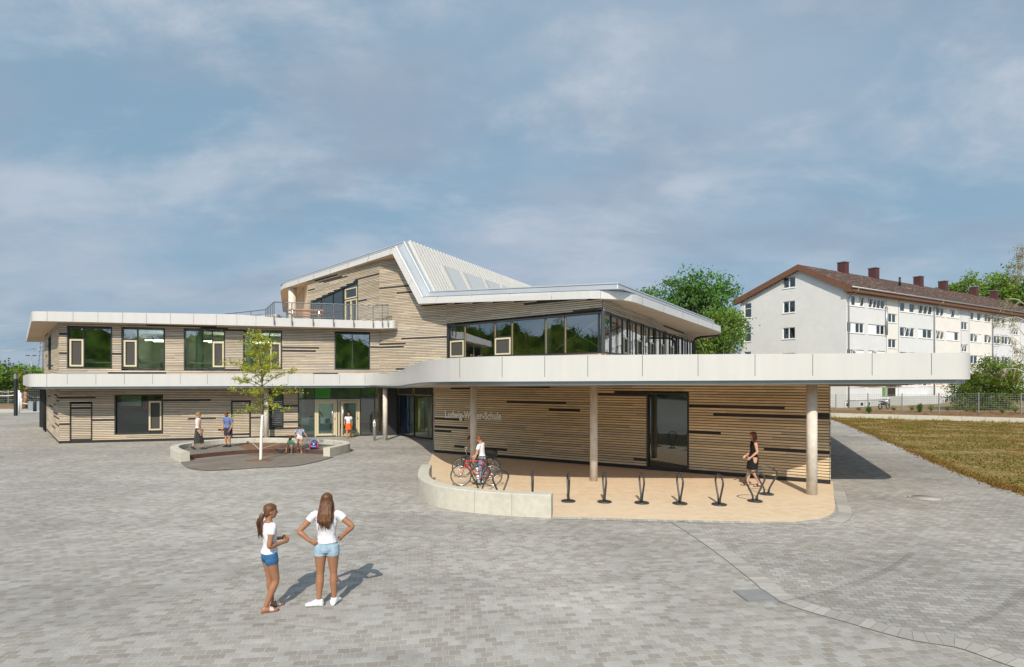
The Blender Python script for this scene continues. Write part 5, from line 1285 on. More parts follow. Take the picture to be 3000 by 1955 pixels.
def deckmat(name, rot, tone):
    m = bpy.data.materials.new(name); m.use_nodes = True; nt = m.node_tree; N = nt.nodes; L = nt.links; p = N['Principled BSDF']; p.inputs['Roughness'].default_value = .8; p.inputs['Specular IOR Level'].default_value = .2
    tc = N.new('ShaderNodeTexCoord'); mp = N.new('ShaderNodeMapping'); mp.inputs['Rotation'].default_value = (0, 0, -rot); L.new(tc.outputs['Object'], mp.inputs[0])
    b = N.new('ShaderNodeTexBrick'); b.inputs['Scale'].default_value = 1; b.inputs['Brick Width'].default_value = 4.0; b.inputs['Row Height'].default_value = .165; b.inputs['Mortar Size'].default_value = .013; b.inputs['Mortar Smooth'].default_value = .1
    b.inputs['Color1'].default_value = (.23 * tone, .20 * tone, .165 * tone, 1); b.inputs['Color2'].default_value = (.165 * tone, .142 * tone, .118 * tone, 1); b.inputs['Mortar'].default_value = (.025, .022, .02, 1); L.new(mp.outputs[0], b.inputs['Vector'])
    n = N.new('ShaderNodeTexNoise'); n.inputs['Scale'].default_value = 1.0; n.inputs['Detail'].default_value = 6; mq = N.new('ShaderNodeMapping'); mq.inputs['Scale'].default_value = (1.2, 14, 1); L.new(mp.outputs[0], mq.inputs[0]); L.new(mq.outputs[0], n.inputs['Vector'])
    rg = N.new('ShaderNodeMapRange'); rg.inputs[1].default_value = .3; rg.inputs[2].default_value = .7; rg.inputs[3].default_value = .75; rg.inputs[4].default_value = 1.2; L.new(n.outputs['Fac'], rg.inputs[0])
    mx = N.new('ShaderNodeMix'); mx.data_type = 'RGBA'; mx.blend_type = 'MULTIPLY'; mx.inputs[0].default_value = 1; L.new(b.outputs['Color'], mx.inputs[6]); L.new(rg.outputs[0], mx.inputs[7]); L.new(mx.outputs[2], p.inputs['Base Color'])
    bp = N.new('ShaderNodeBump'); bp.inputs['Strength'].default_value = .6; bp.inputs['Distance'].default_value = .01; bp.invert = True; L.new(b.outputs['Fac'], bp.inputs['Height']); L.new(bp.outputs[0], p.inputs['Normal']); return m
DK = [deckmat('deck_boards_slanted', R(52), 1.0), deckmat('deck_boards_even', R(8), 1.0)]
riser = crom([(-13.75, 24.6, 0), (-12.9, 25.75, 0), (-12.0, 26.5, 0), (-11.1, 26.8, 0), (-9.9, 26.75, 0), (-8.1, 26.15, 0)], 6)
inner_pts = [p.lerp(n_, .5) for p, n_ in zip(ring, ins)]
up_all = riser + inner_pts[::-1][8:-8]
mid = [Vector((-12.0, 26.5, 0)), Vector((-11.1, 26.8, 0)), Vector((-10.55, 27.9, 0)), Vector((-10.9, 29.6, 0)), Vector((-13.4, 29.7, 0)), Vector((-13.35, 28.3, 0))]
q = MB(); q.prism([(p.x, p.y) for p in up_all], .01, .190); q.build('substructure', M['black'], deck)
arc_ = [p for p in inner_pts[::-1]]
left_p = riser[:13] + [Vector((-12.0, 26.5, 0)), Vector((-13.35, 28.3, 0)), Vector((-13.5, 29.72, 0))] + [p for p in arc_ if p.x < -13.55 and p.y > 25.0]
right_p = [p for p in riser if p.x > -11.05] + [p for p in arc_ if p.x > -10.8 and p.y > 26.3] + [Vector((-10.9, 29.6, 0)), Vector((-10.55, 27.9, 0))]
def top(poly, z, m, name, th=.008):
    q = MB(); P = [Vector((p.x, p.y, z)) for p in poly]; q.fill(P)
    for i in range(len(P)): a, b_ = P[i], P[(i + 1) % len(P)]; q.poly([a, a - Vector((0, 0, th)), b_ - Vector((0, 0, th)), b_])
    return q.build(name, m, deck)
top(left_p, .198, DK[0], 'upper_boards'); top(right_p, .198, DK[1], 'upper_boards')
q = MB(); q.prism([(p.x, p.y) for p in mid], .185, .194); q.build('brown_panel', M['brownpanel'], deck)
q = MB()
for e in ((-13.0, 29.3), (-11.7, 29.5)): q.bar((-11.6, 26.8, .1965), (e[0], e[1], .1965), .035, .008)
q.build('pale_joint', M['concrete'], deck)
q = MB(); r2 = offs(riser, .03)
for i in range(len(riser) - 1): q.add([r2[i], r2[i + 1], r2[i + 1] + Vector((0, 0, .205)), r2[i] + Vector((0, 0, .205))], [[0, 1, 2, 3]]); q.add([r2[i] + Vector((0, 0, .205)), r2[i + 1] + Vector((0, 0, .205)), riser[i + 1] + Vector((0, 0, .205)), riser[i] + Vector((0, 0, .205))], [[0, 1, 2, 3]])
q.build('step_riser', M['rust'], deck)
frontl = crom([G(530, 1356), G(541, 1366), G(558, 1374.5), G(606, 1380), G(680, 1377.5), G(757, 1372), G(858, 1367.5), G(930, 1354), G(975, 1341)], 4)
low = frontl + [Vector((-8.05, 25.7, 0)), Vector((-8.1, 26.15, 0))] + riser[::-1]
q = MB(); q.prism([(p.x, p.y) for p in low], .004, .020); q.build('substructure', M['black'], deck)
split = Vector((-11.3, 26.9, 0)); fmid = frontl[13]
lowL = frontl[:14] + [p for p in riser[::-1] if p.x < -11.2]; lowR = frontl[13:] + [Vector((-8.05, 25.7, 0)), Vector((-8.1, 26.15, 0))] + [p for p in riser[::-1] if p.x > -11.3]
top(lowL, .032, DK[0], 'lower_boards', .01); top(lowR, .032, DK[1], 'lower_boards', .01)
q = MB(); q.box((-10.5, 24.35, .039), (.95, .75, .006), R(6)); q.build('planting_hole', M['mulch'], deck)
q = MB(); q.prism([(-12.0, 26.35), (-11.2, 25.75), (-10.5, 26.65), (-11.1, 26.72)], .0365, .040); q.build('brown_panel', M['brownpanel'], deck)
# young tree
yt = thing('young_tree', 'young tree with whitewashed trunk and sparse yellow-green leaves on the deck', 'tree', (-10.47, 24.34, .04), world=True)
rn = random.Random(31); tb = Vector((-10.47, 24.34, .03))
tk = crom([tb, tb + Vector((.02, 0, .9)), tb + Vector((.06, 0, 1.9)), tb + Vector((.03, .02, 2.6)), tb + Vector((.05, 0, 3.6)), tb + Vector((-.10, .03, 4.5)), tb + Vector((-.12, 0, 5.25))], 6)
wi = [i for i, p in enumerate(tk) if p.z < 2.05]
q = MB(); q.tube(tk[:wi[-1] + 1], [.062 - .012 * i / len(wi) for i in range(len(wi))], 10); q.build('trunk', M['whitebark'], yt)
q = MB(); rest = tk[wi[-1]:]; q.tube(rest, [.046 * (1 - .85 * i / (len(rest) - 1)) for i in range(len(rest))], 8)
lf = MB()
def twig(s_, e, r_, dens):
    m_ = s_.lerp(e, .5) + Vector((0, 0, .10 * (e - s_).length)); pts = crom([s_, m_, e], 5); q.tube(pts, [r_ * (1 - .75 * i / (len(pts) - 1)) for i in range(len(pts))], 5)
    sub = []
    for i in range(int(dens * (e - s_).length * 8)):
        t = rn.uniform(.22, 1.02); k = min(int(t * 10), 9); p = pts[k].lerp(pts[min(k + 1, 10)], t * 10 - k)
        d = Vector((rn.gauss(0, .13), rn.gauss(0, .13), rn.gauss(.02, .10)))
        q.tube([p, p + d], [.006, .003], 3)
        for _ in range(13):
            v = rn.uniform(.6, 1.3); leafquad(lf, p + d * rn.uniform(.1, 1.25) + Vector((rn.gauss(0, .045), rn.gauss(0, .045), rn.gauss(0, .04))), .085 * rn.uniform(.6, 1.2), rn, (v * rn.uniform(.85, 1.2), v, v * .9))
lev = [(2.15, -.75, -.2), (2.3, 1.0, -.15), (2.45, -.6, -.6), (2.5, 1.15, .45), (2.6, -1.1, .4), (2.65, .55, -.5), (2.85, .85, .25), (3.0, -.95, .45), (3.1, 1.45, .75), (3.2, -.7, .35), (3.3, -1.05, .75), (3.4, 1.0, .55), (3.45, .5, .6), (3.6, -1.2, .55), (3.7, .8, .9), (3.8, -.7, .85), (3.95, .55, .6), (4.1, -.55, .6), (4.2, .55, .85), (4.35, -.4, .55), (4.5, .3, .6), (4.65, -.35, .45), (4.8, .2, .45), (4.9, -.18, .35)]
for z, dx, dz in lev:
    j = min(range(len(tk)), key=lambda k: abs(tk[k].z - z)); twig(tk[j], tk[j] + Vector((dx * 1.05, rn.uniform(-.8, .8), dz * .85)), .017, 1.5)
twig(tk[-6], tk[-1] + Vector((0, 0, .12)), .012, 2.4)
for z, dx, dz in lev[::2]:
    j = min(range(len(tk)), key=lambda k: abs(tk[k].z - z)); twig(tk[j], tk[j] + Vector((dx * .25, rn.choice((-1, 1)) * rn.uniform(.5, 1.1), dz * .7)), .014, 1.3)
q.build('branches', M['bark'], yt); lf.build('crown', M['leaf_y'], yt)
# ------------------------------------------------------------------ bicycle parking
lw_line = crom([Vector((-3.02, 19.5, 0)), Vector((-2.93, 18.3, 0)), Vector((-2.72, 17.0, 0)), Vector((-2.3, 16.0, 0)), Vector((-1.75, 15.35, 0)), Vector((-.95, 14.86, 0)), Vector((.0, 14.52, 0)), Vector((.96, 14.32, 0))], 6)
lw_in = [p - normal_in(lw_line, i) * .34 for i, p in enumerate(lw_line)]
lwall = thing('low_concrete_wall', 'low curved concrete wall bounding the bicycle parking', 'low wall', (-1.5, 16, 0), world=True)
segs = [0, 12, 25, 32, 37, len(lw_line) - 1]
def cutseg(a, b): return a, b
for a, b in zip([0, 14, 24, 30, 36], [14, 24, 30, 36, len(lw_line) - 1]):
    q = MB(); rings = []
    for i in range(a, b + 1):
        o_, n_ = lw_line[i], lw_in[i]
        if i == b and b != len(lw_line) - 1: o_ = o_.lerp(lw_line[i - 1], .05); n_ = n_.lerp(lw_in[i - 1], .05)
        e = .016; d = (n_ - o_).normalized() * e
        rings.append([o_ + Vector((0, 0, -.02)), n_ + Vector((0, 0, -.02)), n_ + Vector((0, 0, .565 - e)), n_ - d + Vector((0, 0, .565)), o_ + d + Vector((0, 0, .565)), o_ + Vector((0, 0, .565 - e))])
    q.loft(rings, True, False, smooth=False); q.build('block', M['concrete'], lwall)
rk = thing('bike_rack', '', 'bike rack', (0, 0, .016), group='steel hoop bike racks on the beige surface')
q = MB(); hoop = [(-.065, 0, 0), (-.065, 0, .16), (-.30, 0, .60), (-.27, 0, .70), (-.14, 0, .795), (0, 0, .82), (.14, 0, .795), (.27, 0, .70), (.30, 0, .60), (.065, 0, .16), (.065, 0, 0)]
q.tube(rounded(hoop, [0, .06, .10, .06, .1, .1, .1, .06, .10, .06, 0], 4), .026, 10); q.build('hoop', M['rack'], rk, False)
q = MB(); q.lathe([(.2, .0), (.2, .022), (.185, .03), (.01, .032)], (0, 0, 0), 24); q.build('base_plate', M['rack'], rk, False)
racks = [(1665, 1471, 90, 'hoop rack just past the end of the low curved wall'), (1771, 1473, 90, 'hoop rack in front of the middle concrete column'), (1880, 1476, 90, 'hoop rack before the left side of the glazed door'), (1992, 1478, 90, 'hoop rack before the right side of the glazed door'), (2107, 1481, 90, 'hoop rack between the glazed door and the woman in black'), (2212, 1471, 8, 'wide-on hoop rack in front of the woman in black'), (2246, 1450.5, -8, 'wide-on hoop rack beside the legs of the woman in black')]
first = True
def place(c, rz, lab):
    global first
    c = Vector((c.x, c.y, .016))
    if first: rk.location = c; rk.rotation_euler = (0, 0, R(rz)); rk['label'] = lab; first = False; return rk
    return dup(rk, c, R(rz), lab)
for px, py, rz, lab in racks: place(G(px, py), rz, lab)
place(G(1560, 1468), 91, 'hoop rack seen edge-on, half hidden by the low curved wall')
place(Vector((-.32, 16.45, 0)), 42, 'tilted-looking hoop rack beside the rear wheel of the red bicycle')
place(Vector((-.95, 17.5, 0)), 8, 'hoop rack directly in front of the red bicycle')
place(Vector((-1.08, 18.95, 0)), -4, 'hoop rack between the red and the black bicycle')
def bicycle(name, label, loc, rz, paint, black=False):
    root = thing(name, label, 'bicycle', loc, rz); RW = .335; fx, rx = -.49, .49; y0 = 0
    def circ(cx_, r_, n=28): return [Vector((cx_ + r_ * math.cos(2 * math.pi * i / n), 0, RW + r_ * math.sin(2 * math.pi * i / n))) for i in range(n)]
    for x in (fx, rx):
        q = MB(); q.tube(circ(x, .013 + .025), .022, 6); q.tube([(x, -.05, RW), (x, .05, RW)], .018, 8)
        for i in range(18):
            a = 2 * math.pi * i / 18; q.tube([(x, .02 * (-1) ** i, RW), (x + .30 * math.cos(a), 0, RW + .30 * math.sin(a))], .0028, 3)
        wh = q.build('wheel', M['chrome'], root, False)
        q = MB(); q.tube(circ(x, .305), .011, 6, True); q.build('rim', M['chrome'], wh, False)
        q = MB(); q.tube(circ(x, .322), .017, 8, True); q.build('tyre', M['tyre'], wh, False)
    bb = Vector((.05, 0, .28)); st = Vector((.21, 0, .79)); ht = Vector((-.31, 0, .80)); hb = Vector((-.345, 0, .66)); rr_ = Vector((rx, 0, RW)); ff = Vector((fx, 0, RW))
    q = MB()
    if black: q.tube([ht + Vector((0, 0, -.05)), bb + Vector((.03, 0, .18)), st + Vector((-.06, 0, -.3))], .018, 8)
    else: q.tube([ht, st], .017, 8)
    q.tube([hb + Vector((0, 0, .06)), bb], .024 if not black else .02, 8); q.tube([bb, st], .017, 8); q.tube([hb, ht + Vector((0, 0, .03))], .022, 8)
    for s_ in (-1, 1):
        o = Vector((0, s_ * .05, 0)); q.tube([bb + o * .6, rr_ + o], .010, 6); q.tube([st, rr_ + o], .009, 6); q.tube([hb + o * .8, hb.lerp(ff, .5) + o * 1.0 + Vector((.012, 0, 0)), ff + o], [.016, .014, .010], 6)
    q.build('frame', M[paint], root, False)
    q = MB(); sp_ = st + Vector((.025, 0, .11)); q.tube([st, sp_], .013, 8)
    q.loft([[sp_ + Vector((dx, w_ * math.cos(a), .025 + .02 * math.sin(a))) for a in [2 * math.pi * i / 8 for i in range(8)]] for dx, w_ in ((-.15, .015), (-.06, .03), (.03, .06), (.11, .075), (.14, .04))]); q.build('saddle', M['tyre'], root, False)
    q = MB(); s0 = ht + Vector((-.01, 0, .03)); s1 = s0 + Vector((-.05, 0, .09 if not black else .18)); q.tube([s0, s1], .014, 8)
    if black: q.tube(rounded([s1 + Vector((.12, -.28, .03)), s1 + Vector((0, -.2, .06)), s1, s1 + Vector((0, .2, .06)), s1 + Vector((.12, .28, .03))], .08, 4), .012, 8)
    else:
        for s_ in (-1, 1): q.tube(rounded([s1, s1 + Vector((0, s_ * .2, 0)), s1 + Vector((-.10, s_ * .2, .0)), s1 + Vector((-.11, s_ * .21, -.12)), s1 + Vector((.0, s_ * .21, -.14))], .05, 4), .013, 8)
    q.build('handlebar', M['chrome'] if black else M['tyre'], root, False)
    q = MB(); q.lathe([(.09, -.004), (.09, .004)], (0, 0, 0), 20); q.v = [tuple(Matrix.Rotation(R(90), 3, 'X') @ Vector(v) + bb + Vector((0, -.055, 0))) for v in q.v]
    for s_, a in ((-1, R(-70)), (1, R(110))):
        e = bb + Vector((.165 * math.cos(a), s_ * .085, .165 * math.sin(a))); q.tube([bb + Vector((0, s_ * .075, 0)), e], .01, 6); q.box(e + Vector((0, s_ * .05, 0)), (.08, .09, .02))
    q.build('crankset', M['chrome'], root, False)
    if black:
        q = MB(); q.bar((.28, 0, .70), (.74, 0, .70), .10, .02)
        for s_ in (-1, 1): q.tube([(.60, s_ * .06, .70), (rx, s_ * .06, RW)], .006, 5); q.tube([(.36, s_ * .05, .70), (rx, s_ * .06, RW)], .006, 5)
        q.build('luggage_rack', M['tyre'], root, False)
        q = MB(); z0, z1 = .72, .98
        for z, g_ in ((z0, 0), (z0 + .09, .01), (z0 + .18, .02), (z1, .03)):
            pts = [Vector((.30 - g_, -.15 - g_, z)), Vector((.72 + g_, -.15 - g_, z)), Vector((.72 + g_, .15 + g_, z)), Vector((.30 - g_, .15 + g_, z))]
            q.tube(pts + pts[:1], .007, 4)
        for i in range(9): x = .30 + .42 * i / 8; q.tube([(x, -.15, z0), (x, -.18, z1)], .004, 3); q.tube([(x, .15, z0), (x, .18, z1)], .004, 3); q.tube([(x, -.15, z0), (x, .15, z0)], .004, 3)
        for i in range(7): y = -.15 + .3 * i / 6; q.tube([(.30, y, z0), (.27, y, z1)], .004, 3); q.tube([(.72, y, z0), (.75, y, z1)], .004, 3)
        for a_, b_ in (((.29, -.165), (.73, -.165)), ((.29, .165), (.73, .165)), ((.29, -.165), (.29, .165)), ((.73, -.165), (.73, .165))): q.poly([(a_[0], a_[1], z0), (b_[0], b_[1], z0), (b_[0], b_[1], z1), (a_[0], a_[1], z1)], mi=1)
        q.build('basket', [M['tyre'], M['netdark']], root, False)
        q = MB(); q.tube([Vector((rx + .36 * math.cos(a), 0, RW + .36 * math.sin(a))) for a in [R(t) for t in range(-20, 170, 10)]], .014, 6); q.build('mudguard', M['tyre'], root, False)
    else:
        q = MB(); d = (bb - hb - Vector((0, 0, .06))).normalized(); q.bar(hb + Vector((0, -.027, .06)) + d * .14, hb + Vector((0, -.027, .06)) + d * .34, .004, .022, up=(0, 1, 0)); q.build('decal', mat('orange_decal', (.9, .38, .05), .4), root, False)
    return root
M['netdark'] = netmat('basket_net', (.03, .03, .03), .55)
bicycle('bicycle', 'red racing bicycle parked at the hoop rack behind the low wall', (-1.13, 18.55, .016), R(2), 'redpaint')
bicycle('bicycle', 'black city bicycle with a rear wire basket behind the red bicycle', (-1.25, 20.15, .016), R(-3), 'blackpaint', True)
# ------------------------------------------------------------------ small furniture
ip = thing('intercom_post', 'slim silver intercom post standing beside the entrance column', 'intercom post', (-7.66, 32.55, 0))
q = MB(); q.lathe([(.075, 0), (.075, 1.13), (.07, 1.15), (.01, 1.155)], seg=18); q.build('post', M['aluminium'], ip, False)
q = MB(); q.box((0, -.07, .93), (.12, .03, .26)); q.build('panel', M['white'], ip, False)
q = MB(); q.box((0, -.086, .9), (.06, .006, .14)); q.lathe([(.079, 1.02), (.079, 1.05)], seg=18); q.build('display', M['black'], ip, False)
pt = thing('picnic_table', 'orange-brown wooden picnic table with benches on the roof terrace', 'picnic table', tuple(at(898, 1112, 34.75))[:2] + (6.74,), R(12))
q = MB()
for i in range(4): q.box((0, -.3 + .2 * i, .76), (2.0, .18, .05))
q.build('table_top', M['tablewood'], pt, False)
for s_ in (-1, 1):
    q = MB(); q.box((0, s_ * .70, .46), (2.0, .13, .045)); q.box((0, s_ * .84, .46), (2.0, .13, .045)); q.build('seat', M['tablewood'], pt, False)
for x in (-.75, .75):
    q = MB(); q.bar((x, -.32, .74), (x, -.62, 0), .05); q.bar((x, .32, .74), (x, .62, 0), .05); q.bar((x, -.86, .42), (x, .86, .42), .05); q.build('leg', M['aluminium'], pt, False)
sb = thing('school_bag', 'dark blue and pink school satchel standing on the deck', 'school bag', (-9.06, 26.75, .20), R(8))
q = MB(); q.loft([[Vector((w_ * math.copysign(abs(math.cos(a)) ** .45, math.cos(a)), d * math.copysign(abs(math.sin(a)) ** .45, math.sin(a)), z)) for a in [2 * math.pi * i / 20 for i in range(20)]] for z, w_, d in ((.0, .15, .09), (.02, .165, .105), (.2, .165, .105), (.33, .155, .09), (.39, .12, .06))]); q.build('body', mat('navy_fabric', (.012, .022, .09), .7), sb, False)
q = MB(); q.loft([[Vector((w_ * math.cos(a), -.012 - d + .008 * math.sin(a), z + .012 * math.sin(a))) for a in [2 * math.pi * i / 10 for i in range(10)]] for z, w_, d in ((.22, .13, .105), (.30, .145, .10), (.37, .12, .07))]); q.build('flap', mat('violet_fabric', (.05, .05, .20), .7), sb, False)
for s_ in (-1, 1):
    q = MB(); q.tube([(s_ * .15, -.085, .03), (s_ * .16, -.09, .17), (s_ * .15, -.08, .30)], .028, 8); q.build('side_pocket', mat('pink_fabric', (.60, .02, .10), .6), sb, False)
q = MB(); q.box((0, -.122, .15), (.22, .03, .13)); q.build('front_pocket', mat('blue_fabric', (.02, .06, .25), .7), sb, False)
q = MB(); q.box((0, -.139, .155), (.22, .006, .012)); q.box((0, -.118, .25), (.05, .03, .06)); q.build('reflective_trim', M['white'], sb, False)
q = MB(); q.tube([(-.05, 0, .385), (-.03, 0, .42), (.03, 0, .42), (.05, 0, .385)], .01, 6); q.build('handle', M['black'], sb, False)
# play area beyond the plaza
lp = G(46, 1218.5); ls = thing('lamp_post', 'dark square lamp post with a paler glass top at the plaza edge', 'lamp post', lp)
q = MB(); q.box((0, 0, 1.72), (.21, .21, 3.44)); q.build('post', M['anthracite'], ls, False); q = MB(); q.box((0, 0, 3.7), (.20, .20, .5)); q.build('lamp_glass', M['zinc'], ls, False); q = MB(); q.box((0, 0, 3.98), (.22, .22, .07)); q.build('cap', M['anthracite'], ls, False)
for k, (px, py, h_, lab) in enumerate(((74, 1197, 2.6, 'thick round timber climbing post with a disc on top'), (60, 1200, 4.1, 'tall round timber post behind the dark lamp post'), (131, 1190, 2.5, 'timber post half hidden by the school end wall'), (51, 1203, 2.2, 'short leaning timber post next to the white stakes'))):
    c = G(px, py); o = thing('play_post', lab, 'play post', c, group='timber posts of the play area'); q = MB(); q.tube([(0, 0, -.1), (.05, 0, h_ * .5), (0, .03, h_)], [.22, .2, .18], 10); q.build('post', M['wood'], o, False)
    if k == 0: q = MB(); q.lathe([(.5, h_ - .35), (.5, h_ - .27)], seg=16); q.build('disc', M['wood'], o, False)
for k, (a, b, sag, lab) in enumerate((((-20, 1142, 66), (60, 1141, 66), .3, 'highest rope sagging towards the tall timber post'), ((-20, 1158, 66), (51, 1157, 66), .1, 'thick pale horizontal pole rope beside the lamp post'), ((74, 1150, 67), (131, 1155, 70), .5, 'rope sagging between two timber posts under the canopy'), ((74, 1162, 67), (131, 1166, 70), .6, 'lower sagging rope between two timber posts'), ((62, 1181, 66), (107, 1184, 66), .05, 'low pale balance rope near the ground'))):
    p_, e_ = at(*a), at(*b); q = MB(); q.tube([p_.lerp(e_, t / 10) + Vector((0, 0, -sag * 4 * (t / 10) * (1 - t / 10))) for t in range(11)], .06 if k in (1, 4) else .03, 6); o = q.build('climbing_rope', M['rope']); tag(o, lab, 'rope', 'ropes of the play area')
for k, (px, py, h_) in enumerate(((50, 1213, 2.4), (55.5, 1211, 2.3), (59.5, 1206, 2.0), (63, 1204, 1.9))):
    c = G(px, py); q = MB(); q.tube([(0, 0, 0), (.02, 0, h_)], .07, 8); o = q.build('white_stake', M['white']); o.location = c; tag(o, ('tallest white stake, nearest the lamp post', 'second white stake beside the lamp post', 'third white stake, before the sand', 'thin white stake closest to the timber post')[k], 'stake', 'white stakes at the plaza edge')
c = G(58, 1205); c.z = 0; tree('young_tree', 'slim young tree with brownish leaves tied to the white stakes', 'tree', c, [(0, 0, 0), (.05, 0, 1.6), (0, 0, 3.2)], [(0, 0, 3.3, .55, .5, 1.3)], 26, 40, .22, 'leaf', 91, .05, crad=.4, tone=1.3, tint=(.4, (1.7, .9, .8)))
c = G(119, 1203); pb = thing('metal_planter', 'grey-blue metal trough beyond the end of the canopy', 'planter', (c.x, c.y, 0), 0)
q = MB(); q.box((0, 0, .5), (2.0, 1.0, 1.0)); q.box((0, 0, 1.01), (2.06, 1.06, .05)); q.build('trough', mat('blue_grey_metal', (.25, .30, .34), .4, .3), pb, False); q = MB(); q.box((0, 0, 1.04), (1.9, .9, .03)); q.build('soil', M['mulch'], pb, False)
c = G(102, 1206); q = MB(); q.lathe([(.16, 0), (.16, 1.05), (.14, 1.1), (.01, 1.1)], seg=14); o = q.build('bollard', M['anthracite']); o.location = c; tag(o, 'dark bollard beside the grey-blue metal trough', 'bollard')
pf = thing('wire_fence', 'low wire mesh fence behind the sandy play area', 'fence', (-60, 80, 0), world=True)
for i in range(9):
    x = -84 + i * 5; q = MB(); q.bar((x, 80, 0), (x, 80, 2.0), .08); q.build('post', M['zinc'], pf)
    if i < 8:
        q = MB()
        for z in range(8): q.bar((x, 80, .15 + z * .25), (x + 5, 80, .15 + z * .25), .02)
        for j in range(1, 20): q.bar((x + j * .25, 80, .05), (x + j * .25, 80, 2.0), .012)
        q.build('mesh_panel', M['zinc'], pf)
# motorbike in front of the apartment block
mc = at(2590, 1192, 54.5); mb_ = thing('parked_motorbike', 'dark motorbike parked behind the fence by the apartment entrance', 'motorbike', (mc.x, mc.y, .62), R(25)); mb_.scale = (.9, .9, .9)
for x in (-.62, .62):
    q = MB(); q.tube([Vector((x + .26 * math.cos(t), 0, .3 + .26 * math.sin(t))) for t in [2 * math.pi * i / 18 for i in range(18)]], .06, 8, True); q.build('wheel', M['tyre'], mb_, False)
q = MB(); q.loft([[Vector((x, w_ * math.cos(a), z + h_ * math.sin(a))) for a in [2 * math.pi * i / 10 for i in range(10)]] for x, z, w_, h_ in ((-.45, .62, .06, .08), (-.2, .62, .13, .2), (.1, .58, .14, .22), (.35, .62, .08, .1))]); q.build('body', M['blackpaint'], mb_, False)
q = MB(); q.loft([[Vector((x, w_ * math.cos(a), z + h_ * math.sin(a))) for a in [2 * math.pi * i / 10 for i in range(10)]] for x, z, w_, h_ in ((-.85, .84, .05, .04), (-.5, .82, .11, .05), (0, .78, .12, .05))]); q.build('seat', M['tyre'], mb_, False)
q = MB(); q.tube([(.62, .08, .3), (.42, .08, .95)], .03, 6); q.tube([(.62, -.08, .3), (.42, -.08, .95)], .03, 6); q.tube([(.36, -.36, 1.05), (.42, 0, 1.0), (.36, .36, 1.05)], .025, 6); q.build('handlebar', M['chrome'], mb_, False)
q = MB(); q.ell((.55, 0, .86), (.12, .12, .14)); q.build('headlight', M['zinc'], mb_, False)
# ------------------------------------------------------------------ people
SK = {}
def skin(n, c): SK[n] = mat('skin_' + n, c, .5, noise_s=12, noise_a=.05, spec=.35); return SK[n]
skin('tan', (.30, .145, .080)); skin('light', (.48, .28, .19)); skin('warm', (.42, .21, .12))
def cloth(n, c, r=.85, **k): return mat(n, c, r, spec=.2, bump=.55, bump_s=13, **k)
HAIR = {}
def hairm(n, c):
    m = mat('hair_' + n, c, .42, noise_s=60, noise_a=.62, stretch=(1, 1, .06), spec=.35, bump=.3, bump_s=60); HAIR[n] = m; return m
hairm('brown', (.12, .052, .022)); hairm('dark', (.055, .026, .013)); hairm('blond', (.27, .15, .055)); hairm('auburn', (.16, .05, .02))
def remesh(mb, voxel, smooth=6):
    me = bpy.data.meshes.new('t'); me.from_pydata(mb.v, [], mb.f); o = bpy.data.objects.new('t', me); COL.objects.link(o)
    m = o.modifiers.new('r', 'REMESH'); m.mode = 'VOXEL'; m.voxel_size = voxel; m.use_smooth_shade = True
    if smooth: s_ = o.modifiers.new('s', 'SMOOTH'); s_.factor = .5; s_.iterations = smooth
    bpy.context.view_layer.update(); dg = bpy.context.evaluated_depsgraph_get()
    r = bpy.data.meshes.new_from_object(o.evaluated_get(dg)); bpy.data.objects.remove(o); bpy.data.meshes.remove(me)
    r.polygons.foreach_set('use_smooth', [True] * len(r.polygons)); return r
def addmesh(name, me, m, parent):
    me.name = name; me.materials.clear(); me.materials.append(m); return link(bpy.data.objects.new(name, me), parent, False)
def ering(c, rx, ry, rt, fw, n=18): return [c + rt * rx * math.cos(a) + fw * ry * math.sin(a) for a in [2 * math.pi * i / n for i in range(n)]]
BASE = dict(sh=(.103, 0, .808), el=(.135, -.015, .625), wr=(.15, .03, .485), hip=(.052, 0, .515), kn=(.054, .012, .285), an=(.054, -.01, .045))
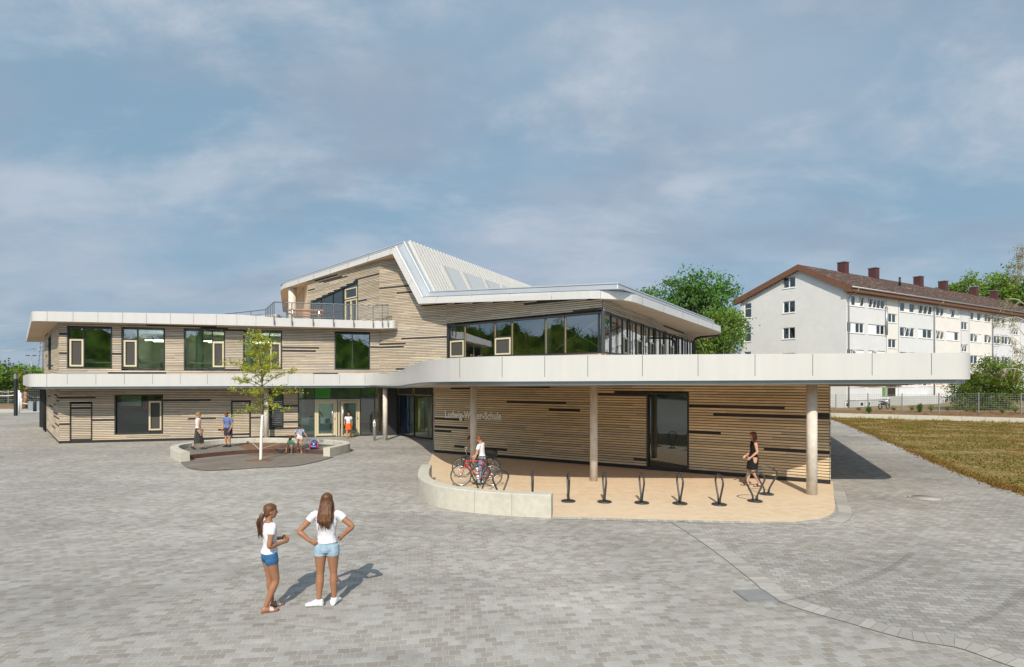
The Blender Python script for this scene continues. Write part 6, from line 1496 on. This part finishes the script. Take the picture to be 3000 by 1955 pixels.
def person(label, loc, rz, H, joints, skinm, hair, wear, headrot=(0, 0), fine=False, foot=None, shoe=None, lean=(0, 0), spine=None, handdir=None, curl=.5, female=1.0, group=None):
    root = thing('person', label, 'person', loc, R(rz), group=group)
    V = Vector; J = {}
    for s_, k in ((-1, 'l'), (1, 'r')):
        for n, p in BASE.items(): J[k + n] = V((p[0] * s_, p[1], p[2]))
    sp_ = dict(pel=(0, 0, .53), wai=(0, .004, .625), che=(0, 0, .735), nck=(0, -.006, .835), head=(0, .012, .925))
    if spine: sp_.update(spine)
    for k, p in sp_.items(): J[k] = V(p)
    for k, p in joints.items(): J[k] = V(p)
    for k in J: J[k] = J[k] * H
    rt0 = (J['rhip'] - J['lhip']).normalized(); rt1 = (J['rsh'] - J['lsh']).normalized()
    def spine_ring(p, t, rx, ry, up): 
        rt = rt0.lerp(rt1, t).normalized(); fw = up.cross(rt).normalized(); return ering(p, rx * H, ry * H, rt, fw)
    upv = (J['nck'] - J['pel']).normalized()
    S = [(J['pel'].lerp(J['wai'], -.55), 0, .060, .050), (J['pel'].lerp(J['wai'], -.25), 0, .077, .060), (J['pel'], 0, .081, .061), (J['pel'].lerp(J['wai'], .5), .2, .078, .056), (J['wai'], .4, .067, .048), (J['wai'].lerp(J['che'], .55), .6, .076, .054), (J['che'], .8, .084, .058), (J['che'].lerp(J['nck'], .55), 1, .083, .048), (J['che'].lerp(J['nck'], .82), 1, .060, .038), (J['nck'], 1, .034, .034)]
    def torso(mb, g=0.0, a=0, b=10, hem=0.0, gy=None):
        rg = [spine_ring(p + (V((0, 0, -hem * H)) if i == 0 and a == 0 else V((0, 0, 0))), t, rx + g, ry + (g if gy is None else gy), upv) for i, (p, t, rx, ry) in enumerate(S)][a:b]; mb.loft(rg)
    def limb(mb, pts, rad, g=0.0):
        n = 6; P = crom([p for p in pts], n); rr = []
        for i in range(len(P)):
            x = i / n; k = min(int(x), len(rad) - 2); t = x - k; rr.append((rad[k] * (1 - t) + rad[k + 1] * t + g) * H)
        mb.tube(P, rr, 20)
    def between(a, b, ts): return [J[a].lerp(J[b], t) for t in ts]
    def arm_pts(k): return [J[k + 'sh'] + rt1 * (-.012 * H if k == 'r' else .012 * H)] + between(k + 'sh', k + 'el', (.3, .65)) + [J[k + 'el']] + between(k + 'el', k + 'wr', (.3, .65)) + [J[k + 'wr']]
    AR = [.034, .030, .026, .0215, .0235, .019, .0150]
    def leg_pts(k): return [J[k + 'hip'] + V((0, 0, .02 * H))] + between(k + 'hip', k + 'kn', (.3, .65)) + [J[k + 'kn']] + between(k + 'kn', k + 'an', (.3, .65)) + [J[k + 'an']]
    LR = [.055, .053, .042, .0315, .0355, .026, .0185]
    # --- head frame
    yaw, pitch = headrot; fw1 = upv.cross(rt1).normalized()
    HM = Matrix.Rotation(R(yaw), 3, 'Z') @ Matrix((rt1, fw1, rt1.cross(fw1).normalized())).transposed() @ Matrix.Rotation(R(pitch), 3, 'X')
    hc = J['head']; h = .133 * H / .134
    def hp(x, y, z): return hc + HM @ V((x, y, z)) * H
    def hring(z, rx, ry, oy=0, n=18): return [hp(rx * math.cos(a), oy + ry * math.sin(a), z) for a in [2 * math.pi * i / n for i in range(n)]]
    mb = MB(); torso(mb)
    for k in 'lr':
        limb(mb, arm_pts(k), AR); limb(mb, leg_pts(k), LR)
        s_ = 1 if k == 'r' else -1
        fd = V((foot or {}).get(k, (.12 * s_, 1, 0))).normalized(); fs = fd.cross(V((0, 0, 1))).normalized(); an = J[k + 'an']; gz = an.z - .045 * H
        lift = (foot or {}).get(k + 'p', 0.0)
        fu = V((0, 0, 1)); fdir = (fd + V((0, 0, -lift))).normalized()
        def fring(t, w_, hh, an=an, gz=gz, fdir=fdir, fs=fs): c = V((an.x, an.y, gz)) + fdir * t * H; return [c + fs * w_ * H * math.cos(a) + fu * (hh * H * (.5 + .5 * math.sin(a)) if math.sin(a) > 0 else hh * H * (.5 + .5 * math.sin(a))) for a in [2 * math.pi * i / 14 for i in range(14)]]
        FT = ((-.036, .012, .03), (-.028, .021, .05), (0, .024, .058), (.035, .026, .048), (.07, .030, .03), (.098, .027, .022), (.112, .012, .016))
        mb.loft([fring(t, w_, hh) for t, w_, hh in FT]); J[k + 'fr'] = (fring, FT)
        # hand
        d = (handdir or {}).get(k); d = V(d).normalized() if d else (J[k + 'wr'] - J[k + 'el']).normalized()
        pn = (handdir or {}).get(k + 'n'); pn = V(pn).normalized() if pn else V((-s_, .15, 0)); pn = (pn - d * pn.dot(d)).normalized(); sd = d.cross(pn).normalized()
        th = sd if sd.dot(V((0, 1, .3))) > 0 else -sd
        w0 = J[k + 'wr']; pr = []
        for t, a_, b_ in ((-.008, .014, .012), (.012, .017, .011), (.035, .022, .011), (.052, .0215, .010)):
            c = w0 + d * t * H; pr.append([c + th * a_ * H * math.cos(q) + pn * b_ * H * math.sin(q) for q in [2 * math.pi * i / 12 for i in range(12)]])
        mb.loft(pr)
        for i, (o_, ln) in enumerate(((.0165, .040), (.0055, .045), (-.0055, .042), (-.0165, .033))):
            p0 = w0 + d * .048 * H + th * o_ * H; cu_ = curl * (1 + .12 * i); d1_ = (d + pn * cu_ * .6 + th * o_ * 6).normalized(); p1 = p0 + d1_ * ln * .45 * H; d2_ = (d + pn * cu_ * 1.7).normalized(); p2 = p1 + d2_ * ln * .32 * H; d3_ = (d * .8 + pn * cu_ * 2.6).normalized(); p3 = p2 + d3_ * ln * .26 * H
            r_ = .0056 * H if i < 3 else .0048 * H; mb.tube([p0, p1, p2, p3], [r_, r_ * .95, r_ * .88, r_ * .7], 8)
        p0 = w0 + d * .012 * H + th * .014 * H; p1 = p0 + (d * .6 + th * .7 + pn * .25).normalized() * .026 * H; p2 = p1 + (d * .9 + th * .2 + pn * .4).normalized() * .022 * H; mb.tube([p0, p1, p2], [.0075 * H, .0065 * H, .0048 * H], 8)
    mb.tube([J['nck'] + V((0, 0, -.02 * H)), J['nck'].lerp(hp(0, -.012, -.03), .5), hp(0, -.012, -.03)], [.033 * H, .030 * H, .030 * H], 14)
    mb.loft([hring(z, rx, ry, oy) for z, rx, ry, oy in ((-.066, .012, .014, .024), (-.060, .022, .024, .020), (-.045, .033, .038, .010), (-.022, .0405, .049, .004), (.004, .044, .054, 0), (.026, .0455, .056, -.002), (.046, .039, .049, -.004), (.059, .026, .034, -.006), (.0665, .008, .010, -.006))])
    nb_ = MB(); mb.ell(hp(0, .056, -.014), (.0075 * H, .010 * H, .013 * H), 8, 6, HM)
    for s_ in (-1, 1): mb.ell(hp(s_ * .0455, -.004, -.008), (.006 * H, .012 * H, .017 * H), 8, 6, HM)
    mb.ell(hp(0, .047, -.037), (.014 * H, .008 * H, .006 * H), 8, 6, HM)
    body = addmesh('body', remesh(mb, .0062 if fine else .009, 4), skinm, root)
    q = MB()
    for s_ in (-1, 1):
        e = MB(); e.ell(hp(s_ * .0185, .0495, .002), (.0065 * H, .004 * H, .0045 * H), 8, 6, HM); e.build('eye', mat_eye, root, False)
        e = MB(); e.tube([hp(s_ * .009, .0525, .013), hp(s_ * .019, .0515, .0155), hp(s_ * .028, .046, .012)], .0022 * H, 5); e.build('eyebrow', HAIR[hair[0]], root, False)
    e = MB(); e.ell(hp(0, .053, -.037), (.012 * H, .004 * H, .0028 * H), 8, 6, HM); e.build('mouth', mat_lip, root, False)
    # --- hair
    hm = HAIR[hair[0]]; st = hair[1]; q = MB()
    cap = ((-.048, .030, .020, -.040), (-.02, .0455, .034, -.026), (.0, .0495, .046, -.016), (.024, .0515, .0585, -.007), (.046, .0455, .0565, -.006), (.062, .032, .043, -.008), (.073, .012, .016, -.009))
    if st == 'short': cap = cap[1:]
    q.loft([hring(z, rx, ry, oy) for z, rx, ry, oy in cap])
    if st in ('short', 'bob', 'fringe'): q.ell(hp(.006, .036, .045), (.038 * H, .022 * H, .019 * H), 10, 8, HM)
    def strand(pts, rad): 
        q.loft([[p + HM @ V((a_ * H * math.cos(t), b_ * H * math.sin(t), 0)) for t in [2 * math.pi * i / 14 for i in range(14)]] for p, (a_, b_) in zip(pts, rad)])
    if st == 'long':
        L_ = hair[2]; back = upv.cross(rt1).normalized() * -1
        e0 = hp(0, -.030, .03); e1 = hp(0, -.050, -.03); e2 = J['nck'] + back * .052 * H + V((0, 0, -.01 * H)); e3 = J['che'] + back * .072 * H + V((0, 0, .03 * H)); e4 = V((J['wai'].x, J['wai'].y, L_ * H)) + back * .058 * H
        strand([e0, e1, e2, e3, e4, e4 + V((.01 * H, 0, -.02 * H))], [(.040, .030), (.050, .030), (.054, .026), (.050, .020), (.034, .012), (.010, .006)])
        hr = random.Random(5)
        for i in range(26):
            a = -1 + 2 * i / 25; x = a * .05 * H; bz = hr.uniform(-.055, .02) * H; wv = hr.uniform(-.006, .006) * H; o_ = back * (.010 + .014 * (1 - a * a)) * H
            strand([hp(a * .038, -.048 + .02 * a * a, .035), e1 + rt1 * x + o_, e2 + rt1 * (x * 1.08 + wv) + o_, e3 + rt1 * (x * 1.05 - wv) + o_ * .9, e4 + rt1 * (x * .85 + wv) + V((0, 0, bz)) + o_ * .6], [(.004, .004), (.0058, .005), (.006, .005), (.0052, .0045), (.0012, .0012)])
        for s_ in (-1, 1): strand([hp(s_ * .036, -.012, .02), hp(s_ * .050, -.006, -.035), J['nck'] + rt1 * s_ * .062 * H + back * .02 * H + V((0, 0, -.03 * H)), J['che'] + rt1 * s_ * .062 * H + back * .058 * H + V((0, 0, .01 * H))], [(.014, .022), (.014, .024), (.015, .018), (.006, .006)])
    if st == 'ponytail':
        L_ = hair[2]; back = upv.cross(rt1).normalized() * -1; e0 = hp(0, -.052, -.004); e1 = hp(0, -.078, -.03)
        e2 = J['nck'] + back * .07 * H; e3 = J['che'] + back * .078 * H; e4 = V((J['che'].x, J['che'].y, L_ * H)) + back * .066 * H
        strand([e0, e1, e1.lerp(e2, .5), e2, e3, e4], [(.016, .016), (.022, .022), (.026, .022), (.026, .02), (.021, .016), (.006, .005)])
    if st == 'bun': q.ell(hp(0, -.062, .012), (.026 * H, .022 * H, .026 * H), 12, 8, HM)
    if st == 'bob':
        strand([hp(0, -.022, .03), hp(0, -.030, -.02), hp(0, -.030, -.07), hp(0, -.026, -.098)], [(.047, .036), (.056, .038), (.055, .034), (.030, .018)])
        for s_ in (-1, 1): strand([hp(s_ * .040, .008, .03), hp(s_ * .050, .010, -.02), hp(s_ * .046, .012, -.075), hp(s_ * .040, .008, -.095)], [(.012, .026), (.014, .028), (.013, .022), (.005, .008)])
    if st == 'veil':      # hair fallen forward over a bowed head
        strand([hp(0, .030, .05), hp(0, .056, .01), hp(0, .060, -.05), hp(0, .05, -.10)], [(.040, .022), (.046, .014), (.044, .012), (.028, .008)])
        strand([hp(0, -.030, .03), hp(0, -.045, -.03), hp(0, -.04, -.10)], [(.04, .03), (.046, .024), (.03, .012)])
    if st == 'short' and 'beard' in hair: q.loft([hring(z, rx, ry, oy) for z, rx, ry, oy in ((-.070, .018, .016, .024), (-.058, .029, .026, .022), (-.042, .036, .030, .022), (-.030, .038, .012, .036))])
    addmesh('hair', remesh(q, .0042 if fine else .009, 2 if fine else 5), hm, root)
    if fine:
        e = MB(); hr = random.Random(9); back = upv.cross(rt1).normalized() * -1
        for i in range(90):
            a = hr.uniform(-1, 1); t = hr.random()
            if st == 'long': p0 = hp(a * .05, -.03 - .02 * (1 - a * a), hr.uniform(-.03, .05)); p1 = J['nck'] + rt1 * a * .062 * H + back * (.05 + .025 * (1 - abs(a))) * H; p2 = V((p1.x, p1.y, (hair[2] + hr.uniform(-.05, .08)) * H)) + rt1 * hr.gauss(0, .016) * H + back * hr.uniform(0, .02) * H
            else: p0 = hp(a * .02, -.06, -.01); p1 = J['nck'] + back * (.075 + .03 * t) * H + rt1 * a * .03 * H; p2 = V((J['che'].x, J['che'].y, (hair[2] + hr.uniform(-.02, .08)) * H)) + back * hr.uniform(.055, .10) * H + rt1 * hr.gauss(0, .022) * H
            e.tube(crom([p0, p1, p2], 4), .0011 * H, 3)
        e.build('loose_strands', hm, root, False)
    if st == 'ponytail': e = MB(); e.tube([hp(.017 * math.cos(t), -.066, -.012 + .017 * math.sin(t)) for t in [2 * math.pi * i / 12 for i in range(12)]], .007 * H, 6, True); e.build('hair_tie', M['zinc'], root, False)
    # --- clothes
    for w_ in wear:
        kind, m = w_[0], w_[1]; q = MB(); g = .009
        if kind == 'tshirt':
            torso(q, g, 3, 9, gy=g); q.loft([spine_ring(J['pel'].lerp(J['wai'], t), .1, rx, ry, upv) for t, rx, ry in ((w_[2], .093, .077), (.35, .090, .073), (.75, .079, .061), (1.0, .076, .058))])
            q.loft([spine_ring(J['che'].lerp(J['nck'], t), 1, rx, ry, upv) for t, rx, ry in ((.5, .092, .056), (.78, .070, .046), (.9, .048, .043))])
            for k in 'lr':
                a_ = arm_pts(k); e = J[k + 'sh'].lerp(J[k + 'el'], w_[3]); q.tube([J[k + 'sh'].lerp(J['che'].lerp(J['nck'], .6), .45), J[k + 'sh'].lerp(J['che'].lerp(J['nck'], .6), .12), J[k + 'sh'].lerp(J[k + 'el'], w_[3] * .25), J[k + 'sh'].lerp(J[k + 'el'], w_[3] * .6), e], [.026 * H, .038 * H, .0385 * H, .037 * H, .036 * H], 14)
        if kind == 'top':
            torso(q, g, 3, 9); q.loft([spine_ring(J['pel'].lerp(J['wai'], t), .1, rx, ry, upv) for t, rx, ry in ((w_[2], .094, .072), (.5, .092, .068), (1.0, .080, .060))])
            for k in 'lr': q.ell(J[k + 'sh'].lerp(J['che'], .15) + V((0, 0, .004 * H)), (.034 * H, .046 * H, .038 * H), 12, 8)
        if kind == 'dress':
            torso(q, g * .8, 2, 9)
            for k in 'lr': q.ell(J[k + 'sh'].lerp(J['che'], .22), (.030 * H, .044 * H, .036 * H), 12, 8)
            z0 = w_[2] * H; c = (J['rkn'] + J['lkn']) / 2; q.loft([spine_ring(J['wai'].lerp(J['pel'], .5), 0, .080, .062, upv), spine_ring(J['pel'], 0, .100, .084, upv), spine_ring(V((c.x * .4, c.y * .4, (J['pel'].z + z0) / 2)), 0, .104, .098, upv), spine_ring(V((c.x * .6, c.y * .6, z0)), 0, .100, .100, upv)])
        if kind == 'shorts':
            torso(q, g, 0, 4)
            for k in 'lr':
                e = J[k + 'hip'].lerp(J[k + 'kn'], w_[2]); q.tube([J[k + 'hip'] + V((0, 0, .03 * H)), J[k + 'hip'].lerp(J[k + 'kn'], w_[2] * .5), e], [.056 * H, .060 * H, (w_[3] if len(w_) > 3 else .058) * H], 16)
        if kind == 'trousers':
            torso(q, g, 1, 4)
            for k in 'lr': limb(q, leg_pts(k)[:6] + [J[k + 'kn'].lerp(J[k + 'an'], .93)], [.062, .06, .05, .042, .041, .038, .034])
        if kind == 'skirt':
            z0, rx, ry = w_[2] * H, w_[3], w_[4]; c = (J['rkn'] + J['lkn']) / 2; n = 40
            def pl(p, a_, b_, amp): return [p + rt0 * a_ * H * math.cos(t) * (1 + amp * math.cos(9 * t)) + upv.cross(rt0).normalized() * b_ * H * math.sin(t) * (1 + amp * math.cos(9 * t)) for t in [2 * math.pi * i / n for i in range(n)]]
            top_ = J['pel'].lerp(J['wai'], .85); bt = V((c.x * .8, c.y * .8, z0))
            q.loft([pl(top_, .076, .060, 0), pl(J['pel'], .098, .074, .01), pl(J['pel'].lerp(bt, .5), .098 * .5 + rx * .5, .074 * .5 + ry * .5, .03), pl(bt, rx, ry, .07)])
        me_ = remesh(q, .007 if fine else .010, 5 if kind != 'skirt' else 2)
        if kind in ('tshirt', 'shorts', 'top', 'trousers'):
            am = .006 if kind != 'shorts' else .003
            nn = [vv.normal.copy() for vv in me_.vertices]; buf = []
            for vv, n_ in zip(me_.vertices, nn):
                c_ = vv.co.copy(); f_ = noise.noise(V((c_.x * 17 + c_.z * 9, c_.y * 17 - c_.z * 6, c_.z * 6))) + .6 * noise.noise(V((c_.x * 34, c_.y * 34, c_.z * 21 + c_.x * 20)))
                buf += (c_ + n_ * (am * f_))[:]
            me_.vertices.foreach_set('co', buf); me_.update()
        o = addmesh({'tshirt': 'shirt', 'top': 'blouse'}.get(kind, kind), me_, m, root)
    if shoe:
        for k in 'lr':
            fring, FT = J[k + 'fr']; q = MB()
            if shoe[0] == 'sneaker':
                q.loft([fring(t * 1.08 - .002, w_ * 1.16 + .002, hh * 1.12 + .006) for t, w_, hh in FT]); c = J[k + 'an']; q.tube([c + V((0, 0, -.02 * H)), c + V((0, 0, .020 * H))], [.030 * H, .0275 * H], 14)
                so = addmesh('shoe', remesh(q, .006, 3), shoe[1], root)
            else:
                q.loft([fring(t * 1.06, w_ * 1.15, .012) for t, w_, hh in FT]); so = q.build('sandal', shoe[1], root, False)
                q = MB(); q.loft([[p + V((0, 0, .001)) for p in fring(t, w_ * 1.06 + .001, hh * 1.05 + .003)] for t, w_, hh in FT[3:5]], caps=False); q.build('strap', shoe[2], so, False)
    return root, J
mat_eye = mat('eye', (.03, .025, .02), .2); mat_lip = mat('lip', (.40, .14, .11), .5)
white_c = cloth('white_cotton', (.62, .61, .65)); C_ = lambda n, c: cloth(n, c)
denim = cloth('blue_denim', (.035, .12, .26), noise_s=20, noise_a=.25); pale = cloth('pale_denim', (.28, .39, .48), noise_s=18, noise_a=.18)
sneaker = cloth('white_shoe', (.68, .68, .68)); sole = mat('brown_leather', (.17, .07, .035), .6)
# two girls in the foreground
p = G(785, 1788); person('girl with ponytail, white shirt and dark blue denim shorts on the open paving', (p.x + .02, p.y, 0), -52, 1.575,
    dict(rel=(.128, -.035, .63), lel=(-.128, -.01, .635), rwr=(.055, .115, .628), lwr=(-.045, .125, .645), rkn=(.05, .045, .285), rhip=(.05, 0, .515), lkn=(-.05, .02, .285), ran=(.035, -.045, .045), lan=(-.06, .04, .045)), SK['tan'], ('brown', 'ponytail', .70),
    [('tshirt', white_c, .12, .42), ('shorts', denim, .30, .056)], headrot=(-8, -2), fine=True, foot=dict(r=(.15, 1, 0), l=(-.1, 1, 0)), shoe=('sandal', sole, cloth('silver_strap', (.55, .48, .44))), handdir=dict(r=(-.45, .8, .15), l=(.45, .8, .05), rn=(-.6, -.3, -.2), ln=(.6, -.3, -.2)), curl=.7)
p = G(957, 1774); person('tall girl with long brown hair, hands on hips, in pale denim shorts and white sneakers', (p.x, p.y, 0), 4, 1.70,
    dict(lel=(-.222, -.05, .672), lwr=(-.125, -.06, .585), rel=(.225, -.015, .70), rwr=(.125, .012, .598), lkn=(-.056, .0, .285), rkn=(.056, .015, .285), lan=(-.062, -.02, .045), ran=(.060, .02, .045)), SK['tan'], ('brown', 'long', .725),
    [('tshirt', white_c, .35, .40), ('shorts', pale, .30, .057)], headrot=(3, 2), fine=True, foot=dict(l=(-1, .1, 0), r=(.15, 1, 0)), shoe=('sneaker', sneaker), handdir=dict(l=(.72, .2, -.35), ln=(.2, .9, 0), r=(-.25, .8, -.35), rn=(-1, 0, 0)), curl=.45)
# woman in the long patterned skirt
patt = cloth('patterned_skirt', (.055, .055, .05), noise_s=26, noise_a=.9)
person('woman with hair bun, white sleeveless blouse and long dark patterned skirt on the deck', (-14.35, 26.7, .20), -48, 1.71,
    dict(rel=(.13, -.02, .63), rwr=(.11, .05, .50), lel=(-.125, .02, .63), lwr=(-.09, .10, .52), rkn=(.05, .06, .285), ran=(.05, .09, .045), lkn=(-.05, -.02, .29), lan=(-.05, -.13, .07)), SK['light'], ('blond', 'bun'), [('top', white_c, .45), ('skirt', patt, .17, .105, .125)], headrot=(-10, -8), foot=dict(lp=.35), shoe=('sneaker', cloth('teal_shoe', (.03, .07, .085))))
# man looking down
navy = cloth('dark_shorts', (.045, .042, .055)); blue = cloth('blue_shirt', (.12, .17, .36))
person('bearded man in blue shirt and dark shorts looking down beside the bench wall', (-13.5, 27.75, .20), 168, 1.72,
    dict(rel=(.145, -.01, .615), rwr=(.125, .07, .475), lel=(-.145, .0, .615), lwr=(-.12, .075, .475)), SK['warm'], ('brown', 'short', 'beard'), [('tshirt', blue, -.05, .62), ('shorts', navy, .86, .052)], headrot=(0, -30), spine=dict(che=(0, .012, .735), nck=(0, .022, .83), head=(0, .062, .905)), shoe=('sneaker', cloth('dark_shoe', (.04, .04, .045))))
# child stepping down
pinkw = cloth('pale_pink_shorts', (.66, .52, .46)); lil = cloth('white_tee', (.68, .68, .76))
person('child in white shirt and pale pink shorts stepping down from the deck edge', (-9.72, 26.72, .036), 205, 1.33,
    dict(lhip=(-.05, 0, .535), rhip=(.05, 0, .535), rel=(.14, -.02, .64), rwr=(.15, .05, .51), lel=(-.17, .0, .66), lwr=(-.235, .05, .56), lkn=(-.05, .05, .31), lan=(-.045, .10, .045), rkn=(.05, .07, .36), ran=(.05, -.06, .175)), SK['warm'], ('brown', 'fringe'), [('tshirt', lil, .1, .5), ('shorts', pinkw, .34, .060)], headrot=(12, -28), spine=dict(nck=(0, .02, .835), head=(0, .055, .91)))
# child sitting on the step
mint = cloth('mint_top', (.22, .55, .36)); ps = cloth('pale_shorts', (.60, .64, .72))
person('small child in mint green top sitting hunched on the deck step', (-10.15, 26.95, .036), 172, 1.16,
    dict(lhip=(-.055, 0, .20), rhip=(.055, 0, .20), lkn=(-.10, .20, .30), rkn=(.10, .20, .30), lan=(-.12, .23, .045), ran=(.12, .23, .045), lsh=(-.10, .08, .47), rsh=(.10, .08, .47), lel=(-.15, .10, .33), rel=(.15, .10, .33), lwr=(-.08, .20, .28), rwr=(.08, .20, .28)), SK['warm'], ('auburn', 'veil'), [('tshirt', mint, .3, .5), ('shorts', ps, .5, .058)], headrot=(0, -30), spine=dict(pel=(0, 0, .215), wai=(0, .02, .30), che=(0, .055, .40), nck=(0, .095, .495), head=(0, .14, .58)))
# woman in the orange skirt at the entrance
orng = cloth('orange_skirt', (.72, .11, .01))
person('woman in white shirt and short orange skirt walking out of the entrance', (-9.45, 33.75, 0), 196, 1.51,
    dict(rel=(.14, -.03, .635), rwr=(.13, .06, .52), lel=(-.13, -.02, .63), lwr=(-.13, -.03, .49), rkn=(.055, .06, .285), ran=(.06, .12, .045), lkn=(-.05, -.01, .29), lan=(-.06, -.10, .055)), SK['warm'], ('auburn', 'bob'), [('tshirt', white_c, .5, .45), ('skirt', orng, .33, .125, .10)], headrot=(28, 0), shoe=('sandal', sole, sole))
# woman in black by the wall
blk = cloth('black_dress', (.012, .012, .014))
person('woman in short black sleeveless dress walking along the timber wall', (7.68, 18.55, .016), 84, 1.73,
    dict(lel=(-.125, -.02, .635), lwr=(-.11, .085, .535), rel=(.12, -.01, .64), rwr=(.09, .11, .545), lkn=(-.05, .03, .285), lan=(-.05, -.09, .055), rkn=(.05, .07, .285), ran=(.05, .10, .045)), SK['light'], ('auburn', 'bob'), [('dress', blk, .31)], headrot=(6, -8), shoe=('sandal', M['black'], M['black']), foot=dict(lp=.1))
# boy by the bicycles
jeans = cloth('light_jeans', (.16, .29, .46), noise_s=20, noise_a=.2)
person('boy in white shirt holding the saddle of the red bicycle', (-.98, 19.12, .016), 82, 1.56,
    dict(lsh=(-.112, .05, .79), lel=(-.185, .075, .655), lwr=(-.25, .105, .545), rel=(.12, .04, .64), rwr=(.07, .16, .56), lkn=(-.05, .03, .29), lan=(-.05, -.02, .045)), SK['warm'], ('auburn', 'short'), [('tshirt', cloth('white_tee_boy', (.66, .66, .70)), -.35, .62), ('trousers', jeans)], headrot=(10, -26), spine=dict(che=(0, .02, .735), nck=(0, .03, .83), head=(0, .065, .91)), shoe=('sneaker', sneaker), handdir=dict(l=(-.35, .45, -.45), ln=(.3, -.3, -1)))
redb = cloth('blue_red_jacket', (.02, .04, .22))
person('child in dark blue jacket bending over the black bicycle, half hidden by the column', (-1.37, 22.75, .016), 95, 1.35,
    dict(lsh=(-.10, .13, .66), rsh=(.10, .13, .66), lel=(-.12, .19, .55), rel=(.12, .19, .55), lwr=(-.08, .28, .58), rwr=(.08, .28, .58)), SK['warm'], ('auburn', 'short'), [('tshirt', redb, .1, .9), ('trousers', cloth('dark_trousers', (.05, .05, .07)))], headrot=(0, -22), spine=dict(wai=(0, .03, .60), che=(0, .09, .68), nck=(0, .15, .735), head=(0, .20, .80)), shoe=('sneaker', M['black']))
